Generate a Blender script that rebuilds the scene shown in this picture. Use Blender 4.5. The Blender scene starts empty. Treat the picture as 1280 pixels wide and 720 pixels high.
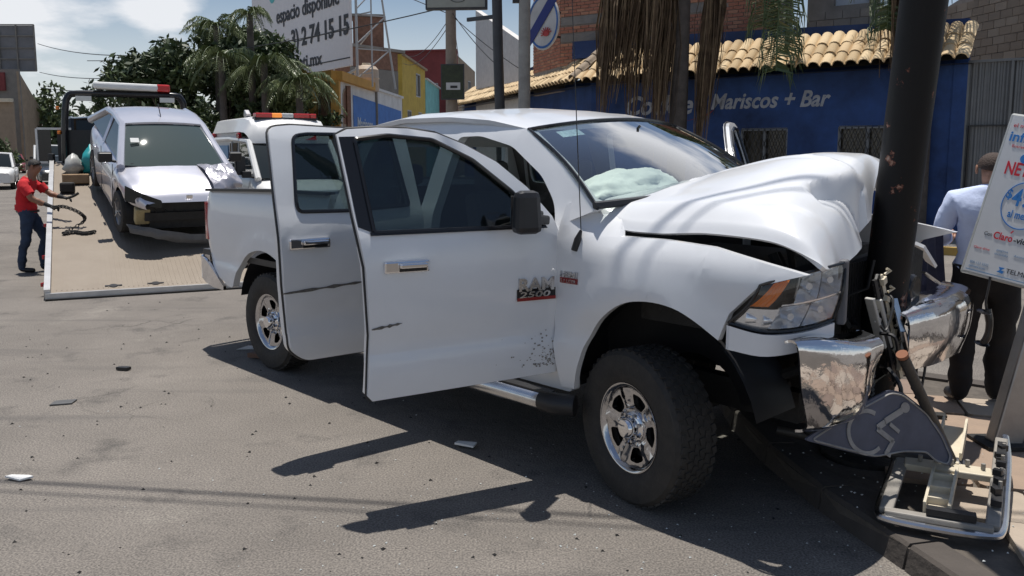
import bpy, bmesh, math, random
import numpy as np
from mathutils import Vector, Matrix, noise
random.seed(7); rng = np.random.default_rng(7)
S = bpy.context.scene
COL = S.collection
R = math.radians

# ---------------------------------------------------------------- camera
cam_d = bpy.data.cameras.new('camera'); cam = bpy.data.objects.new('camera', cam_d); COL.objects.link(cam)
cam.location = (0, 0, 1.85)
cam.rotation_euler = (R(90) - math.atan(130 / 1040), 0, 0)
cam_d.sensor_width = 36; cam_d.lens = 36 * 1040 / 1280
cam_d.shift_y = -43 / 1280
cam_d.clip_start = 0.05; cam_d.clip_end = 3000
S.camera = cam

# ---------------------------------------------------------------- sky and sun
SUN_ELEV, SUN_AZ = 80.0, -10.0           # azimuth from +Y towards +X
w = bpy.data.worlds.new('World'); S.world = w; w.use_nodes = True
nt = w.node_tree; N = nt.nodes; Lk = nt.links; N.clear()
out = N.new('ShaderNodeOutputWorld'); bg = N.new('ShaderNodeBackground'); bg.inputs['Strength'].default_value = 0.08
sky = N.new('ShaderNodeTexSky'); sky.sky_type = 'NISHITA'; sky.sun_disc = False
sky.sun_elevation = R(SUN_ELEV); sky.sun_rotation = R(SUN_AZ); sky.dust_density = 0.35; sky.ozone_density = 2.0; sky.air_density = 1.0
tc = N.new('ShaderNodeTexCoord'); sep = N.new('ShaderNodeSeparateXYZ'); Lk.new(tc.outputs['Generated'], sep.inputs[0])
zz = N.new('ShaderNodeMath'); zz.operation = 'MAXIMUM'; zz.inputs[1].default_value = 0.0; Lk.new(sep.outputs['Z'], zz.inputs[0])
za = N.new('ShaderNodeMath'); za.operation = 'ADD'; za.inputs[1].default_value = 0.22; Lk.new(zz.outputs[0], za.inputs[0])
dx = N.new('ShaderNodeMath'); dx.operation = 'DIVIDE'; Lk.new(sep.outputs['X'], dx.inputs[0]); Lk.new(za.outputs[0], dx.inputs[1])
dy = N.new('ShaderNodeMath'); dy.operation = 'DIVIDE'; Lk.new(sep.outputs['Y'], dy.inputs[0]); Lk.new(za.outputs[0], dy.inputs[1])
cb = N.new('ShaderNodeCombineXYZ'); Lk.new(dx.outputs[0], cb.inputs[0]); Lk.new(dy.outputs[0], cb.inputs[1])
cmap = N.new('ShaderNodeMapping'); cmap.inputs['Location'].default_value = (3.32, 1.75, 0); Lk.new(cb.outputs[0], cmap.inputs[0])
cn = N.new('ShaderNodeTexNoise'); cn.inputs['Scale'].default_value = 1.15; cn.inputs['Detail'].default_value = 9; cn.inputs['Roughness'].default_value = 0.55
Lk.new(cmap.outputs[0], cn.inputs['Vector'])
cr = N.new('ShaderNodeValToRGB'); cr.color_ramp.elements[0].color = (.05, .05, .05, 1); cr.color_ramp.elements[0].position = 0.575; cr.color_ramp.elements[1].position = 0.70
acc = cn.outputs['Fac']
for (cx, cy, cz), rad, amt in (((-.493, .861, .135), .105, .17), ((-.372, .917, .142), .058, .19), ((-.10, .985, .12), .06, .12), ((.36, .72, .60), .42, .24), ((-.75, .3, .6), .5, .12), ((.2, -.7, .7), .45, .10)):   # cumulus heads
    vd = N.new('ShaderNodeVectorMath'); vd.operation = 'DISTANCE'; vd.inputs[1].default_value = (cx, cy, cz); Lk.new(tc.outputs['Generated'], vd.inputs[0])
    mr_ = N.new('ShaderNodeMapRange'); mr_.interpolation_type = 'SMOOTHSTEP'; mr_.inputs[1].default_value = 0; mr_.inputs[2].default_value = rad; mr_.inputs[3].default_value = amt; mr_.inputs[4].default_value = 0; Lk.new(vd.outputs['Value'], mr_.inputs[0])
    ad = N.new('ShaderNodeMath'); ad.operation = 'ADD'; Lk.new(acc, ad.inputs[0]); Lk.new(mr_.outputs[0], ad.inputs[1]); acc = ad.outputs[0]
Lk.new(acc, cr.inputs[0])
cmul = N.new('ShaderNodeMath'); cmul.operation = 'MULTIPLY'; cmul.inputs[1].default_value = 0.85; Lk.new(cr.outputs[0], cmul.inputs[0])
hz = N.new('ShaderNodeMapRange'); hz.interpolation_type = 'SMOOTHSTEP'; hz.inputs[1].default_value = 0; hz.inputs[2].default_value = .22; hz.inputs[3].default_value = .62; hz.inputs[4].default_value = 0; Lk.new(zz.outputs[0], hz.inputs[0])
cmx = N.new('ShaderNodeMath'); cmx.operation = 'MAXIMUM'; Lk.new(cmul.outputs[0], cmx.inputs[0]); Lk.new(hz.outputs[0], cmx.inputs[1]); cmul = cmx   # pale haze towards the horizon
cmix = N.new('ShaderNodeMix'); cmix.data_type = 'RGBA'; Lk.new(cmul.outputs[0], cmix.inputs[0]); Lk.new(sky.outputs[0], cmix.inputs[6]); cmix.inputs[7].default_value = (11.5, 11.6, 11.9, 1)
Lk.new(cmix.outputs[2], bg.inputs['Color']); Lk.new(bg.outputs[0], out.inputs['Surface'])
sd = bpy.data.lights.new('sun', 'SUN'); sd.energy = 5.0; sd.angle = R(0.53); sd.color = (1, .955, .89)
sun = bpy.data.objects.new('sun', sd); COL.objects.link(sun)
sdir = Vector((math.sin(R(SUN_AZ)) * math.cos(R(SUN_ELEV)), math.cos(R(SUN_AZ)) * math.cos(R(SUN_ELEV)), math.sin(R(SUN_ELEV))))
sun.rotation_euler = sdir.to_track_quat('Z', 'Y').to_euler()
S.view_settings.view_transform = 'Standard'; S.view_settings.look = 'None'; S.view_settings.gamma = 1
S.view_settings.exposure = 0.0

# ---------------------------------------------------------------- materials
def new_mat(name):
    m = bpy.data.materials.new(name); m.use_nodes = True
    return m, m.node_tree.nodes, m.node_tree.links, m.node_tree.nodes['Principled BSDF']
def mat(name, col, rough=.5, metal=0., coat=0., var=0., scale=6., bump=0., bscale=40., spec=.5, dirt=None):
    """principled surface with procedural colour variation, fine relief and optional dirt colour"""
    m, n, l, p = new_mat(name)
    p.inputs['Roughness'].default_value = rough; p.inputs['Metallic'].default_value = metal
    p.inputs['Coat Weight'].default_value = coat; p.inputs['Coat Roughness'].default_value = .04
    p.inputs['Specular IOR Level'].default_value = spec
    c = (*col, 1)
    p.inputs['Base Color'].default_value = c
    t = None
    if var or bump or dirt:
        t = n.new('ShaderNodeTexCoord')
    if var or dirt:
        a = n.new('ShaderNodeTexNoise'); a.inputs['Scale'].default_value = scale; a.inputs['Detail'].default_value = 7; a.inputs['Roughness'].default_value = .65
        l.new(t.outputs['Object'], a.inputs['Vector'])
        r = n.new('ShaderNodeValToRGB'); l.new(a.outputs['Fac'], r.inputs[0])
        r.color_ramp.elements[0].position = .3; r.color_ramp.elements[1].position = .7
        d = dirt or [x * (1 - var) for x in col]
        r.color_ramp.elements[0].color = (*d, 1) if not dirt else (*[x*(1-var)+y*var for x, y in zip(col, dirt)], 1)
        r.color_ramp.elements[1].color = (*[min(1, x * (1 + var * .5)) for x in col], 1) if not dirt else c
        l.new(r.outputs[0], p.inputs['Base Color'])
    if bump:
        b = n.new('ShaderNodeTexNoise'); b.inputs['Scale'].default_value = bscale; b.inputs['Detail'].default_value = 5
        l.new(t.outputs['Object'], b.inputs['Vector'])
        bp = n.new('ShaderNodeBump'); bp.inputs['Strength'].default_value = bump; bp.inputs['Distance'].default_value = .02
        l.new(b.outputs['Fac'], bp.inputs['Height']); l.new(bp.outputs[0], p.inputs['Normal'])
    return m
def glass(name, tint, spec=1.0):
    m, n, l, p = new_mat(name); n.remove(p)
    o = n['Material Output']; t = n.new('ShaderNodeBsdfTransparent'); t.inputs[0].default_value = (*tint, 1)
    g = n.new('ShaderNodeBsdfGlossy'); g.inputs['Roughness'].default_value = .01
    f = n.new('ShaderNodeLayerWeight'); f.inputs[0].default_value = .5
    pw = n.new('ShaderNodeMath'); pw.operation = 'POWER'; pw.inputs[1].default_value = 4; l.new(f.outputs['Facing'], pw.inputs[0])
    mm = n.new('ShaderNodeMath'); mm.operation = 'MULTIPLY_ADD'; mm.inputs[1].default_value = spec; mm.inputs[2].default_value = .04 * spec; mm.use_clamp = True; l.new(pw.outputs[0], mm.inputs[0])
    x = n.new('ShaderNodeMixShader'); l.new(mm.outputs[0], x.inputs[0]); l.new(t.outputs[0], x.inputs[1]); l.new(g.outputs[0], x.inputs[2]); l.new(x.outputs[0], o.inputs[0])
    return m
def tinted(name, col, spec):
    """dark glass one cannot see through, with a clear mirror reflection that grows towards grazing angles"""
    m, n, l, p = new_mat(name); p.inputs['Base Color'].default_value = (*col, 1); p.inputs['Roughness'].default_value = .6; p.inputs['Specular IOR Level'].default_value = 0; o = n['Material Output']
    g = n.new('ShaderNodeBsdfGlossy'); g.inputs['Roughness'].default_value = .02
    f = n.new('ShaderNodeLayerWeight'); f.inputs[0].default_value = .5; pw = n.new('ShaderNodeMath'); pw.operation = 'POWER'; pw.inputs[1].default_value = 3; l.new(f.outputs['Facing'], pw.inputs[0])
    mm = n.new('ShaderNodeMath'); mm.operation = 'MULTIPLY_ADD'; mm.inputs[1].default_value = spec; mm.inputs[2].default_value = .05 * spec; mm.use_clamp = True; l.new(pw.outputs[0], mm.inputs[0])
    x = n.new('ShaderNodeMixShader'); l.new(mm.outputs[0], x.inputs[0]); l.new(p.outputs[0], x.inputs[1]); l.new(g.outputs[0], x.inputs[2]); l.new(x.outputs[0], o.inputs[0])
    return m
def emit(name, col, s):
    m, n, l, p = new_mat(name); p.inputs['Base Color'].default_value = (*col, 1); p.inputs['Emission Color'].default_value = (*col, 1); p.inputs['Emission Strength'].default_value = s
    return m
M = {}
M['white'] = mat('white_paint', (.73, .745, .77), .28, coat=.6, var=.05, scale=1.5)
M['silver'] = mat('silver_paint', (.60, .60, .66), .32, metal=.55, coat=.8, var=.05)
M['chrome'] = mat('chrome', (.80, .80, .82), .06, metal=1.)
M['chrome_bent'] = mat('bent_chrome', (.72, .72, .74), .07, metal=1., var=.15, scale=5, bump=.22, bscale=7)
M['rim_chrome'] = mat('wheel_chrome', (.52, .52, .54), .10, metal=1., var=.1, scale=20)
M['chrome_dull'] = mat('dull_chrome', (.62, .62, .63), .22, metal=1., var=.12, scale=9)
M['black'] = mat('black_plastic', (.018, .018, .02), .45, var=.2)
M['black_gloss'] = mat('black_trim', (.012, .012, .014), .18)
M['rubber'] = mat('tyre_rubber', (.022, .021, .02), .8, var=.4, scale=14, bump=.25, bscale=60, dirt=(.07, .06, .05))
M['dark'] = mat('dark_metal', (.02, .019, .018), .7, var=.5, scale=8, bump=.3)
M['steel'] = mat('steel', (.35, .35, .36), .35, metal=.9, var=.2)
M['glass'] = glass('window_glass', (.36, .42, .42), 1.6)
M['screen'] = glass('windscreen_glass', (.88, .95, .92), 3.8)
M['lens'] = glass('clear_lens', (.9, .92, .95), 1.5)
M['amber'] = mat('amber_reflector', (.75, .2, .02), .25)
M['red_lens'] = mat('red_lens', (.45, .012, .02), .15, coat=.6)
M['grey_trim'] = mat('grey_interior', (.16, .155, .15), .75, var=.12)
M['cloth'] = mat('seat_cloth', (.07, .07, .072), .9, var=.2, bump=.2, bscale=120)
M['airbag'] = mat('airbag_cloth', (.84, .88, .84), .8, var=.06, bump=.4, bscale=14)
M['sky_paper'] = mat('white_paper', (.8, .8, .78), .7, var=.08)
M['beige_plastic'] = mat('beige_plastic', (.62, .55, .42), .5, var=.15, scale=10)

# ---------------------------------------------------------------- mesh helpers
class MB:
    def __init__(s): s.v = []; s.f = []; s.m = []; s.s = []
    def add(s, vs, fs, m=0, smooth=False):
        o = len(s.v); s.v += [tuple(p) for p in vs]
        for f in fs: s.f.append(tuple(i + o for i in f)); s.m.append(m); s.s.append(smooth)
        return s
    def box(s, c, d, rot=None, m=0, taper=1.0):
        x, y, z = d[0] / 2, d[1] / 2, d[2] / 2; t = taper
        vs = [Vector(p) for p in ((-x, -y, -z), (x, -y, -z), (x, y, -z), (-x, y, -z), (-x * t, -y * t, z), (x * t, -y * t, z), (x * t, y * t, z), (-x * t, y * t, z))]
        if rot is not None:
            q = rot if isinstance(rot, Matrix) else Matrix.Rotation(rot, 3, 'Z')
            vs = [q @ v for v in vs]
        c = Vector(c)
        return s.add([v + c for v in vs], [(3, 2, 1, 0), (4, 5, 6, 7), (0, 1, 5, 4), (1, 2, 6, 5), (2, 3, 7, 6), (3, 0, 4, 7)], m)
    def bar(s, a, b, w, h, m=0, up=(0, 0, 1)):
        a, b = Vector(a), Vector(b); d = (b - a).normalized(); u = Vector(up)
        if abs(d.dot(u)) > .97: u = Vector((1, 0, 0))
        r = d.cross(u).normalized(); u = r.cross(d)
        vs = [p + r * sx * w / 2 + u * sz * h / 2 for p in (a, b) for sx, sz in ((-1, -1), (1, -1), (1, 1), (-1, 1))]
        return s.add(vs, [(0, 1, 2, 3), (7, 6, 5, 4), (0, 4, 5, 1), (1, 5, 6, 2), (2, 6, 7, 3), (3, 7, 4, 0)], m)
    def tube(s, pts, r, n=8, m=0, cap=True, smooth=True):
        pts = [Vector(p) for p in pts]; k = len(pts); rs = r if isinstance(r, (list, tuple)) else [r] * k
        vs = []; u = None
        for i, p in enumerate(pts):
            d = (pts[min(i + 1, k - 1)] - pts[max(i - 1, 0)]).normalized()
            if u is None: u = d.orthogonal().normalized()
            else: u = (u - d * u.dot(d)).normalized()
            v = d.cross(u)
            vs += [p + (u * math.cos(2 * math.pi * j / n) + v * math.sin(2 * math.pi * j / n)) * rs[i] for j in range(n)]
        fs = [(i * n + j, i * n + (j + 1) % n, (i + 1) * n + (j + 1) % n, (i + 1) * n + j) for i in range(k - 1) for j in range(n)]
        s.add(vs, fs, m, smooth)
        if cap: s.add(vs[:n], [tuple(range(n))[::-1]], m); s.add(vs[-n:], [tuple(range(n))], m)
        return s
    def lathe(s, prof, n=24, m=0, fn=None, smooth=True, closed=False):
        """profile of (radius, height); fn maps (x, y, h) to 3D"""
        fn = fn or (lambda x, y, h: (x, y, h)); vs = []
        for r, h in prof:
            vs += [fn(r * math.cos(2 * math.pi * j / n), r * math.sin(2 * math.pi * j / n), h) for j in range(n)]
        k = len(prof)
        fs = [(i * n + j, i * n + (j + 1) % n, ((i + 1) % k) * n + (j + 1) % n, ((i + 1) % k) * n + j) for i in range(k if closed else k - 1) for j in range(n)]
        return s.add(vs, fs, m, smooth)
    def grid(s, rows, m=0, smooth=True, flip=False):
        a, b = len(rows), len(rows[0]); vs = [p for r in rows for p in r]
        fs = [(i * b + j, i * b + j + 1, (i + 1) * b + j + 1, (i + 1) * b + j) for i in range(a - 1) for j in range(b - 1)]
        if flip: fs = [f[::-1] for f in fs]
        return s.add(vs, fs, m, smooth)
    def shell(s, rows, t, m=0):
        """a grid given thickness t (vector or length along its normals)"""
        a, b = len(rows), len(rows[0]); P = [[Vector(p) for p in r] for r in rows]; Q = []
        for i in range(a):
            q = []
            for j in range(b):
                if isinstance(t, (int, float)):
                    du = P[min(i + 1, a - 1)][j] - P[max(i - 1, 0)][j]; dv = P[i][min(j + 1, b - 1)] - P[i][max(j - 1, 0)]
                    nn = du.cross(dv); nn = nn.normalized() if nn.length > 1e-9 else Vector((0, 0, 1)); q.append(P[i][j] - nn * t)
                else: q.append(P[i][j] + Vector(t))
            Q.append(q)
        s.grid(P, m, True); s.grid(Q, m, True, True)
        rim = [(i, 0) for i in range(a)] + [(a - 1, j) for j in range(1, b)] + [(i, b - 1) for i in range(a - 2, -1, -1)] + [(0, j) for j in range(b - 2, 0, -1)]
        vs = [P[i][j] for i, j in rim] + [Q[i][j] for i, j in rim]; k = len(rim)
        return s.add(vs, [(i, i + k, (i + 1) % k + k, (i + 1) % k) for i in range(k)], m)
    def prism(s, poly, fn, vec, m=0):
        """flat outline (list of 2D points, mapped by fn) extruded by vec"""
        vec = Vector(vec); A = [Vector(fn(*p)) for p in poly]; k = len(A)
        s.add(A, [tuple(range(k))], m); s.add([p + vec for p in A], [tuple(range(k))[::-1]], m)
        return s.add(A + [p + vec for p in A], [(i, i + k, (i + 1) % k + k, (i + 1) % k) for i in range(k)], m)
    def mesh(s, name, mats, angle=35):
        me = bpy.data.meshes.new(name); me.from_pydata(s.v, [], s.f)
        for x in (mats if isinstance(mats, (list, tuple)) else [mats]): me.materials.append(M[x] if isinstance(x, str) else x)
        me.polygons.foreach_set('material_index', s.m); me.polygons.foreach_set('use_smooth', s.s)
        me.update()
        if any(s.s) and angle: me.set_sharp_from_angle(angle=R(angle))
        return me
    def build(s, name, mats, parent=None, bevel=0, angle=35, loc=None):
        o = bpy.data.objects.new(name, s.mesh(name, mats, angle)); COL.objects.link(o)
        if parent: o.parent = parent
        if loc: o.location = loc
        if bevel:
            b = o.modifiers.new('bevel', 'BEVEL'); b.width = bevel; b.segments = 2; b.limit_method = 'ANGLE'; b.angle_limit = R(40)
        return o
def tag(o, label=None, cat=None, group=None, kind=None):
    if label: o['label'] = label
    if cat: o['category'] = cat
    if group: o['group'] = group
    if kind: o['kind'] = kind
    return o
def thing(name, label, cat, loc=(0, 0, 0), rz=0, group=None):
    o = bpy.data.objects.new(name, None); COL.objects.link(o); o.empty_display_size = .3
    o.location = loc; o.rotation_euler = (0, 0, rz)
    return tag(o, label, cat, group)
def dup(o, parent=None):
    c = o.copy(); COL.objects.link(c); c.parent = parent
    for ch in o.children: dup(ch, c)
    return c
def inst(name, me, parent=None, loc=(0, 0, 0), rot=(0, 0, 0), sc=None):
    o = bpy.data.objects.new(name, me); COL.objects.link(o); o.parent = parent; o.location = loc; o.rotation_euler = rot
    if sc: o.scale = sc
    return o
def panel(name, outer, fmap, inward, mats, parent=None, holes=(), step=.07, angle=40, rim_m=0, back_m=0, smooth_rounds=0):
    """a sheet cut from the 2D outline (with holes), laid on the curved surface fmap and given the thickness of the vector inward"""
    bm = bmesh.new(); edges = []
    for loop in [outer, *holes]:
        vs = [bm.verts.new((a, b, 0)) for a, b in loop]
        edges += [bm.edges.new((vs[i], vs[(i + 1) % len(vs)])) for i in range(len(vs))]
    bmesh.ops.triangle_fill(bm, use_beauty=True, edges=edges)
    xs = [v.co.x for v in bm.verts]; ys = [v.co.y for v in bm.verts]
    for ax, lo, hi in ((0, min(xs), max(xs)), (1, min(ys), max(ys))):
        k = int((hi - lo) / step)
        for i in range(1, k + 1):
            co = [0, 0, 0]; no = [0, 0, 0]; co[ax] = lo + (hi - lo) * i / (k + 1); no[ax] = 1
            bmesh.ops.bisect_plane(bm, geom=bm.verts[:] + bm.edges[:] + bm.faces[:], plane_co=co, plane_no=no)
    bm.verts.index_update()
    for f in bm.faces:
        if f.normal.z < 0: f.normal_flip()
    A = [Vector(fmap(v.co.x, v.co.y)) for v in bm.verts]
    inw = inward if callable(inward) else (lambda a, b: inward)
    B = [p + Vector(inw(v.co.x, v.co.y)) for p, v in zip(A, bm.verts)]
    F = [[v.index for v in f.verts] for f in bm.faces]
    # orient faces away from the inward side
    f0 = F[len(F) // 2]; nn = (A[f0[1]] - A[f0[0]]).cross(A[f0[2]] - A[f0[0]])
    if nn.dot(B[f0[0]] - A[f0[0]]) > 0: F = [f[::-1] for f in F]
    mb = MB(); mb.add(A, F, 0, True); mb.add(B, [f[::-1] for f in F], back_m, True)
    n = len(A); rim = [(e.verts[0].index, e.verts[1].index) for e in bm.edges if len(e.link_faces) == 1]
    mb.add(A + B, [(i, j, j + n, i + n) for i, j in rim], rim_m)
    bm.free()
    return mb.build(name, mats, parent, angle=angle)
def rounded(poly, r=.05, k=4):
    """round the corners of a 2D outline; a point may carry its own radius as a third value"""
    o = []; n = len(poly)
    for i in range(n):
        p = Vector(poly[i][:2]); rr = poly[i][2] if len(poly[i]) > 2 else r
        a = Vector(poly[i - 1][:2]); b = Vector(poly[(i + 1) % n][:2])
        if rr <= 0: o.append(tuple(p)); continue
        da, db = (a - p), (b - p); t = min(rr, da.length * .45, db.length * .45)
        p0, p1 = p + da.normalized() * t, p + db.normalized() * t
        for j in range(k + 1):
            u = j / k; o.append(tuple(p0 * (1 - u) ** 2 + p * 2 * u * (1 - u) + p1 * u * u))
    return o
def arc(cx, cy, r, a0, a1, n): return [(cx + r * math.cos(R(a0 + (a1 - a0) * i / n)), cy + r * math.sin(R(a0 + (a1 - a0) * i / n))) for i in range(n + 1)]
def interp(x, tab): return float(np.interp(x, [t[0] for t in tab], [t[1] for t in tab]))
def catmull(P, k):
    """smooth curve through points, k samples per span"""
    P = [Vector(p) for p in P]; o = []
    for i in range(len(P) - 1):
        p0, p1, p2, p3 = P[max(i - 1, 0)], P[i], P[i + 1], P[min(i + 2, len(P) - 1)]
        for j in range(k):
            t = j / k; o.append(.5 * ((2 * p1) + (p2 - p0) * t + (2 * p0 - 5 * p1 + 4 * p2 - p3) * t * t + (3 * p1 - p0 - 3 * p2 + p3) * t ** 3))
    return o + [P[-1]]
def surf(cols, ku, kv):
    """smooth surface through a net of control points (list of columns)"""
    a = [catmull(c, ku) for c in cols]
    return list(map(list, zip(*[catmull([c[i] for c in a], kv) for i in range(len(a[0]))])))
def text(name, body, mats, parent, origin, xa, ya, h, depth=.004, shear=0., bold=0., width=None, align='LEFT', spacing=1.):
    """raised lettering: origin is the baseline start, xa and ya the writing and upright directions, h the capital height"""
    c = bpy.data.curves.new('lettering', 'FONT'); c.body = body; c.size = 1; c.shear = shear; c.offset = bold; c.extrude = .5; c.align_x = align; c.resolution_u = 3; c.space_character = spacing
    t = bpy.data.objects.new('lettering', c); COL.objects.link(t); bpy.context.view_layer.update()
    me = bpy.data.meshes.new_from_object(t.evaluated_get(bpy.context.evaluated_depsgraph_get()))
    bpy.data.objects.remove(t); bpy.data.curves.remove(c)
    xa, ya = Vector(xa).normalized(), Vector(ya).normalized(); za = xa.cross(ya); sx = sy = h / .72
    if width:
        xs = [v.co.x for v in me.vertices]; sx = width / max(1e-6, max(xs) - min(xs))
    for v in me.vertices: v.co = Vector(origin) + xa * v.co.x * sx + ya * v.co.y * sy + za * (v.co.z + .5) * depth
    me.materials.clear(); me.materials.append(M[mats] if isinstance(mats, str) else mats)
    o = bpy.data.objects.new(name, me); COL.objects.link(o); o.parent = parent
    return o
def subdiv(o, n=1):
    m = o.modifiers.new('subdivision', 'SUBSURF'); m.levels = m.render_levels = n; return o
# ---------------------------------------------------------------- ground: asphalt road and the corner pavement
def asphalt():
    m, n, l, p = new_mat('asphalt'); p.inputs['Roughness'].default_value = .88; p.inputs['Specular IOR Level'].default_value = .3
    t = n.new('ShaderNodeTexCoord')
    def nz(sc, det=6, ro=.6, src=None):
        a = n.new('ShaderNodeTexNoise'); a.inputs['Scale'].default_value = sc; a.inputs['Detail'].default_value = det; a.inputs['Roughness'].default_value = ro
        l.new(t.outputs['Object'], a.inputs['Vector']); return a.outputs['Fac']
    def ramp(f, a, b, ca, cb):
        r = n.new('ShaderNodeValToRGB'); r.color_ramp.elements[0].position = a; r.color_ramp.elements[1].position = b
        r.color_ramp.elements[0].color = (*ca, 1); r.color_ramp.elements[1].color = (*cb, 1); l.new(f, r.inputs[0]); return r.outputs[0]
    def mix(f, a, b, mode='MIX'):
        x = n.new('ShaderNodeMix'); x.data_type = 'RGBA'; x.blend_type = mode
        if isinstance(f, float): x.inputs[0].default_value = f
        else: l.new(f, x.inputs[0])
        l.new(a, x.inputs[6]) if not isinstance(a, tuple) else setattr(x.inputs[6], 'default_value', (*a, 1))
        l.new(b, x.inputs[7]) if not isinstance(b, tuple) else setattr(x.inputs[7], 'default_value', (*b, 1))
        return x.outputs[2]
    W1 = (1, 1, 1); K = (0, 0, 0)
    base = ramp(nz(.55, 8, .62), .3, .72, (.142, .129, .118), (.228, .207, .188))
    stain = ramp(nz(1.7, 7, .7), .55, .70, K, (.8, .8, .8))
    base = mix(stain, base, (.088, .082, .078))                        # oil-dark patches
    pale = ramp(nz(.9, 9, .75), .58, .76, K, (.7, .7, .7)); base = mix(pale, base, (.30, .28, .25))   # worn pale patches
    sp = ramp(nz(95, 2, .5), .36, .66, (.62, .62, .62), (1.35, 1.33, 1.28)); base = mix(1.0, base, sp, 'MULTIPLY')
    sp2 = ramp(nz(240, 1, .5), .66, .74, K, (.6, .6, .6)); base = mix(sp2, base, (.36, .34, .31))
    mp = n.new('ShaderNodeMapping'); mp.inputs['Rotation'].default_value = (0, 0, .5); mp.inputs['Scale'].default_value = (.35, 3.2, 1); l.new(t.outputs['Object'], mp.inputs[0])
    sk = n.new('ShaderNodeTexNoise'); sk.inputs['Scale'].default_value = 1.3; sk.inputs['Detail'].default_value = 6; l.new(mp.outputs[0], sk.inputs['Vector'])
    base = mix(ramp(sk.outputs['Fac'], .57, .72, K, (.45, .45, .45)), base, (.10, .093, .088))             # faint tyre-polished streaks
    # cracks: thin walls of distorted cells, only in some places
    d = n.new('ShaderNodeTexNoise'); d.inputs['Scale'].default_value = 2.5; d.inputs['Detail'].default_value = 5; l.new(t.outputs['Object'], d.inputs['Vector'])
    dm = n.new('ShaderNodeMix'); dm.data_type = 'RGBA'; dm.inputs[0].default_value = .22; l.new(t.outputs['Object'], dm.inputs[6]); l.new(d.outputs['Color'], dm.inputs[7])
    v = n.new('ShaderNodeTexVoronoi'); v.feature = 'DISTANCE_TO_EDGE'; v.inputs['Scale'].default_value = 2.6; l.new(dm.outputs[2], v.inputs['Vector'])
    cr = ramp(v.outputs['Distance'], .0, .022, W1, K)
    ck = ramp(nz(.42, 4, .5), .58, .68, K, (.7, .7, .7))
    cm = n.new('ShaderNodeMath'); cm.operation = 'MULTIPLY'; l.new(cr, cm.inputs[0]); l.new(ck, cm.inputs[1])
    base = mix(cm.outputs[0], base, (.04, .037, .034))
    l.new(base, p.inputs['Base Color'])
    b1 = n.new('ShaderNodeBump'); b1.inputs['Strength'].default_value = .55; b1.inputs['Distance'].default_value = .012; l.new(nz(85, 3, .6), b1.inputs['Height'])
    b2 = n.new('ShaderNodeBump'); b2.inputs['Strength'].default_value = .6; b2.inputs['Distance'].default_value = .03; l.new(nz(5, 5, .6), b2.inputs['Height']); l.new(b1.outputs[0], b2.inputs['Normal'])
    l.new(b2.outputs[0], p.inputs['Normal'])
    return m
M['asphalt'] = asphalt()
g = MB(); g.add([(-700, -60, 0), (700, -60, 0), (700, 1500, 0), (-700, 1500, 0)], [(0, 1, 2, 3)])
tag(g.build('road', 'asphalt'), kind='structure')

M['paver_a'] = mat('terracotta_slab', (.33, .24, .175), .85, var=.35, scale=7, bump=.3, bscale=30, dirt=(.16, .13, .11))
M['paver_b'] = mat('pale_slab', (.40, .33, .26), .85, var=.35, scale=6, bump=.3, bscale=30, dirt=(.2, .17, .14))
M['paver_c'] = mat('brown_slab', (.24, .17, .13), .85, var=.4, scale=7, bump=.3, bscale=30, dirt=(.11, .09, .08))
M['concrete'] = mat('concrete', (.30, .28, .25), .9, var=.3, scale=3, bump=.3, bscale=25, dirt=(.15, .14, .125))
M['joint'] = mat('sandy_joint', (.11, .094, .078), .95, var=.4, scale=9, bump=.3)  # sandy tone lowered: shade near the kerb is put into the colour
near = [(3.3, -6), (2.9, -2), (2.35, 1.0), (2.0, 2.4), (1.75, 3.5), (1.63, 3.95), (1.55, 4.4), (1.50, 4.9), (1.48, 5.6), (1.56, 6.2), (1.80, 6.7), (2.2, 6.9), (2.6, 6.80), (3.2, 6.4), (4, 5.8), (6, 4.4), (9, 2.2), (13, -.8), (13, -6)]
sw_ = MB(); sw_.prism(near, lambda a, b: (a, b, .100), (0, 0, -.1)); SW = tag(sw_.build('pavement', 'joint'), kind='structure')
def inside(x, y, poly):
    c = False; j = len(poly) - 1
    for i in range(len(poly)):
        if (poly[i][1] > y) != (poly[j][1] > y) and x < (poly[j][0] - poly[i][0]) * (y - poly[i][1]) / (poly[j][1] - poly[i][1]) + poly[i][0]: c = not c
        j = i
    return c
# kerb stones along the road edge, butted with thin open joints
def kerb_run(parent, pts, m, ht=.125, wd=.16, ln=.62, gap=.008):
    P = [Vector((*p, 0)) for p in pts]; S_ = [0]
    for a, b in zip(P, P[1:]): S_.append(S_[-1] + (b - a).length)
    at = lambda s: next((P[i].lerp(P[i + 1], (s - S_[i]) / (S_[i + 1] - S_[i])) for i in range(len(P) - 1) if s <= S_[i + 1] + 1e-6), P[-1])
    n = int(S_[-1] / ln); rr = random.Random(4)
    for k in range(n):
        a, b = at(S_[-1] * k / n + gap), at(S_[-1] * (k + 1) / n - gap); d = (b - a).normalized(); q = Vector((d.y, -d.x, 0)); z = ht + rr.uniform(-.008, .006)
        MB().prism([(-.02, 0), (.0, z - .015), (.015, z), (wd, z), (wd, 0)], lambda u, v, a=a, q=q: tuple(a + q * u + Vector((0, 0, v))), b - a).build('kerb_stone', m, parent)
M['kerb_shaded'] = mat('brown_kerb_shade_tone', (.085, .072, .062), .92, var=.45, scale=4, bump=.4, bscale=25, dirt=(.035, .03, .027))  # brown kerb, its colour darkened to stand in for shade beside the truck
kerb_run(SW, near[2:16], 'kerb_shaded')
u1, u2 = Vector((.955, -.296, 0)), Vector((.296, .955, 0)); rp = random.Random(11); ME_PV = {}
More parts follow.
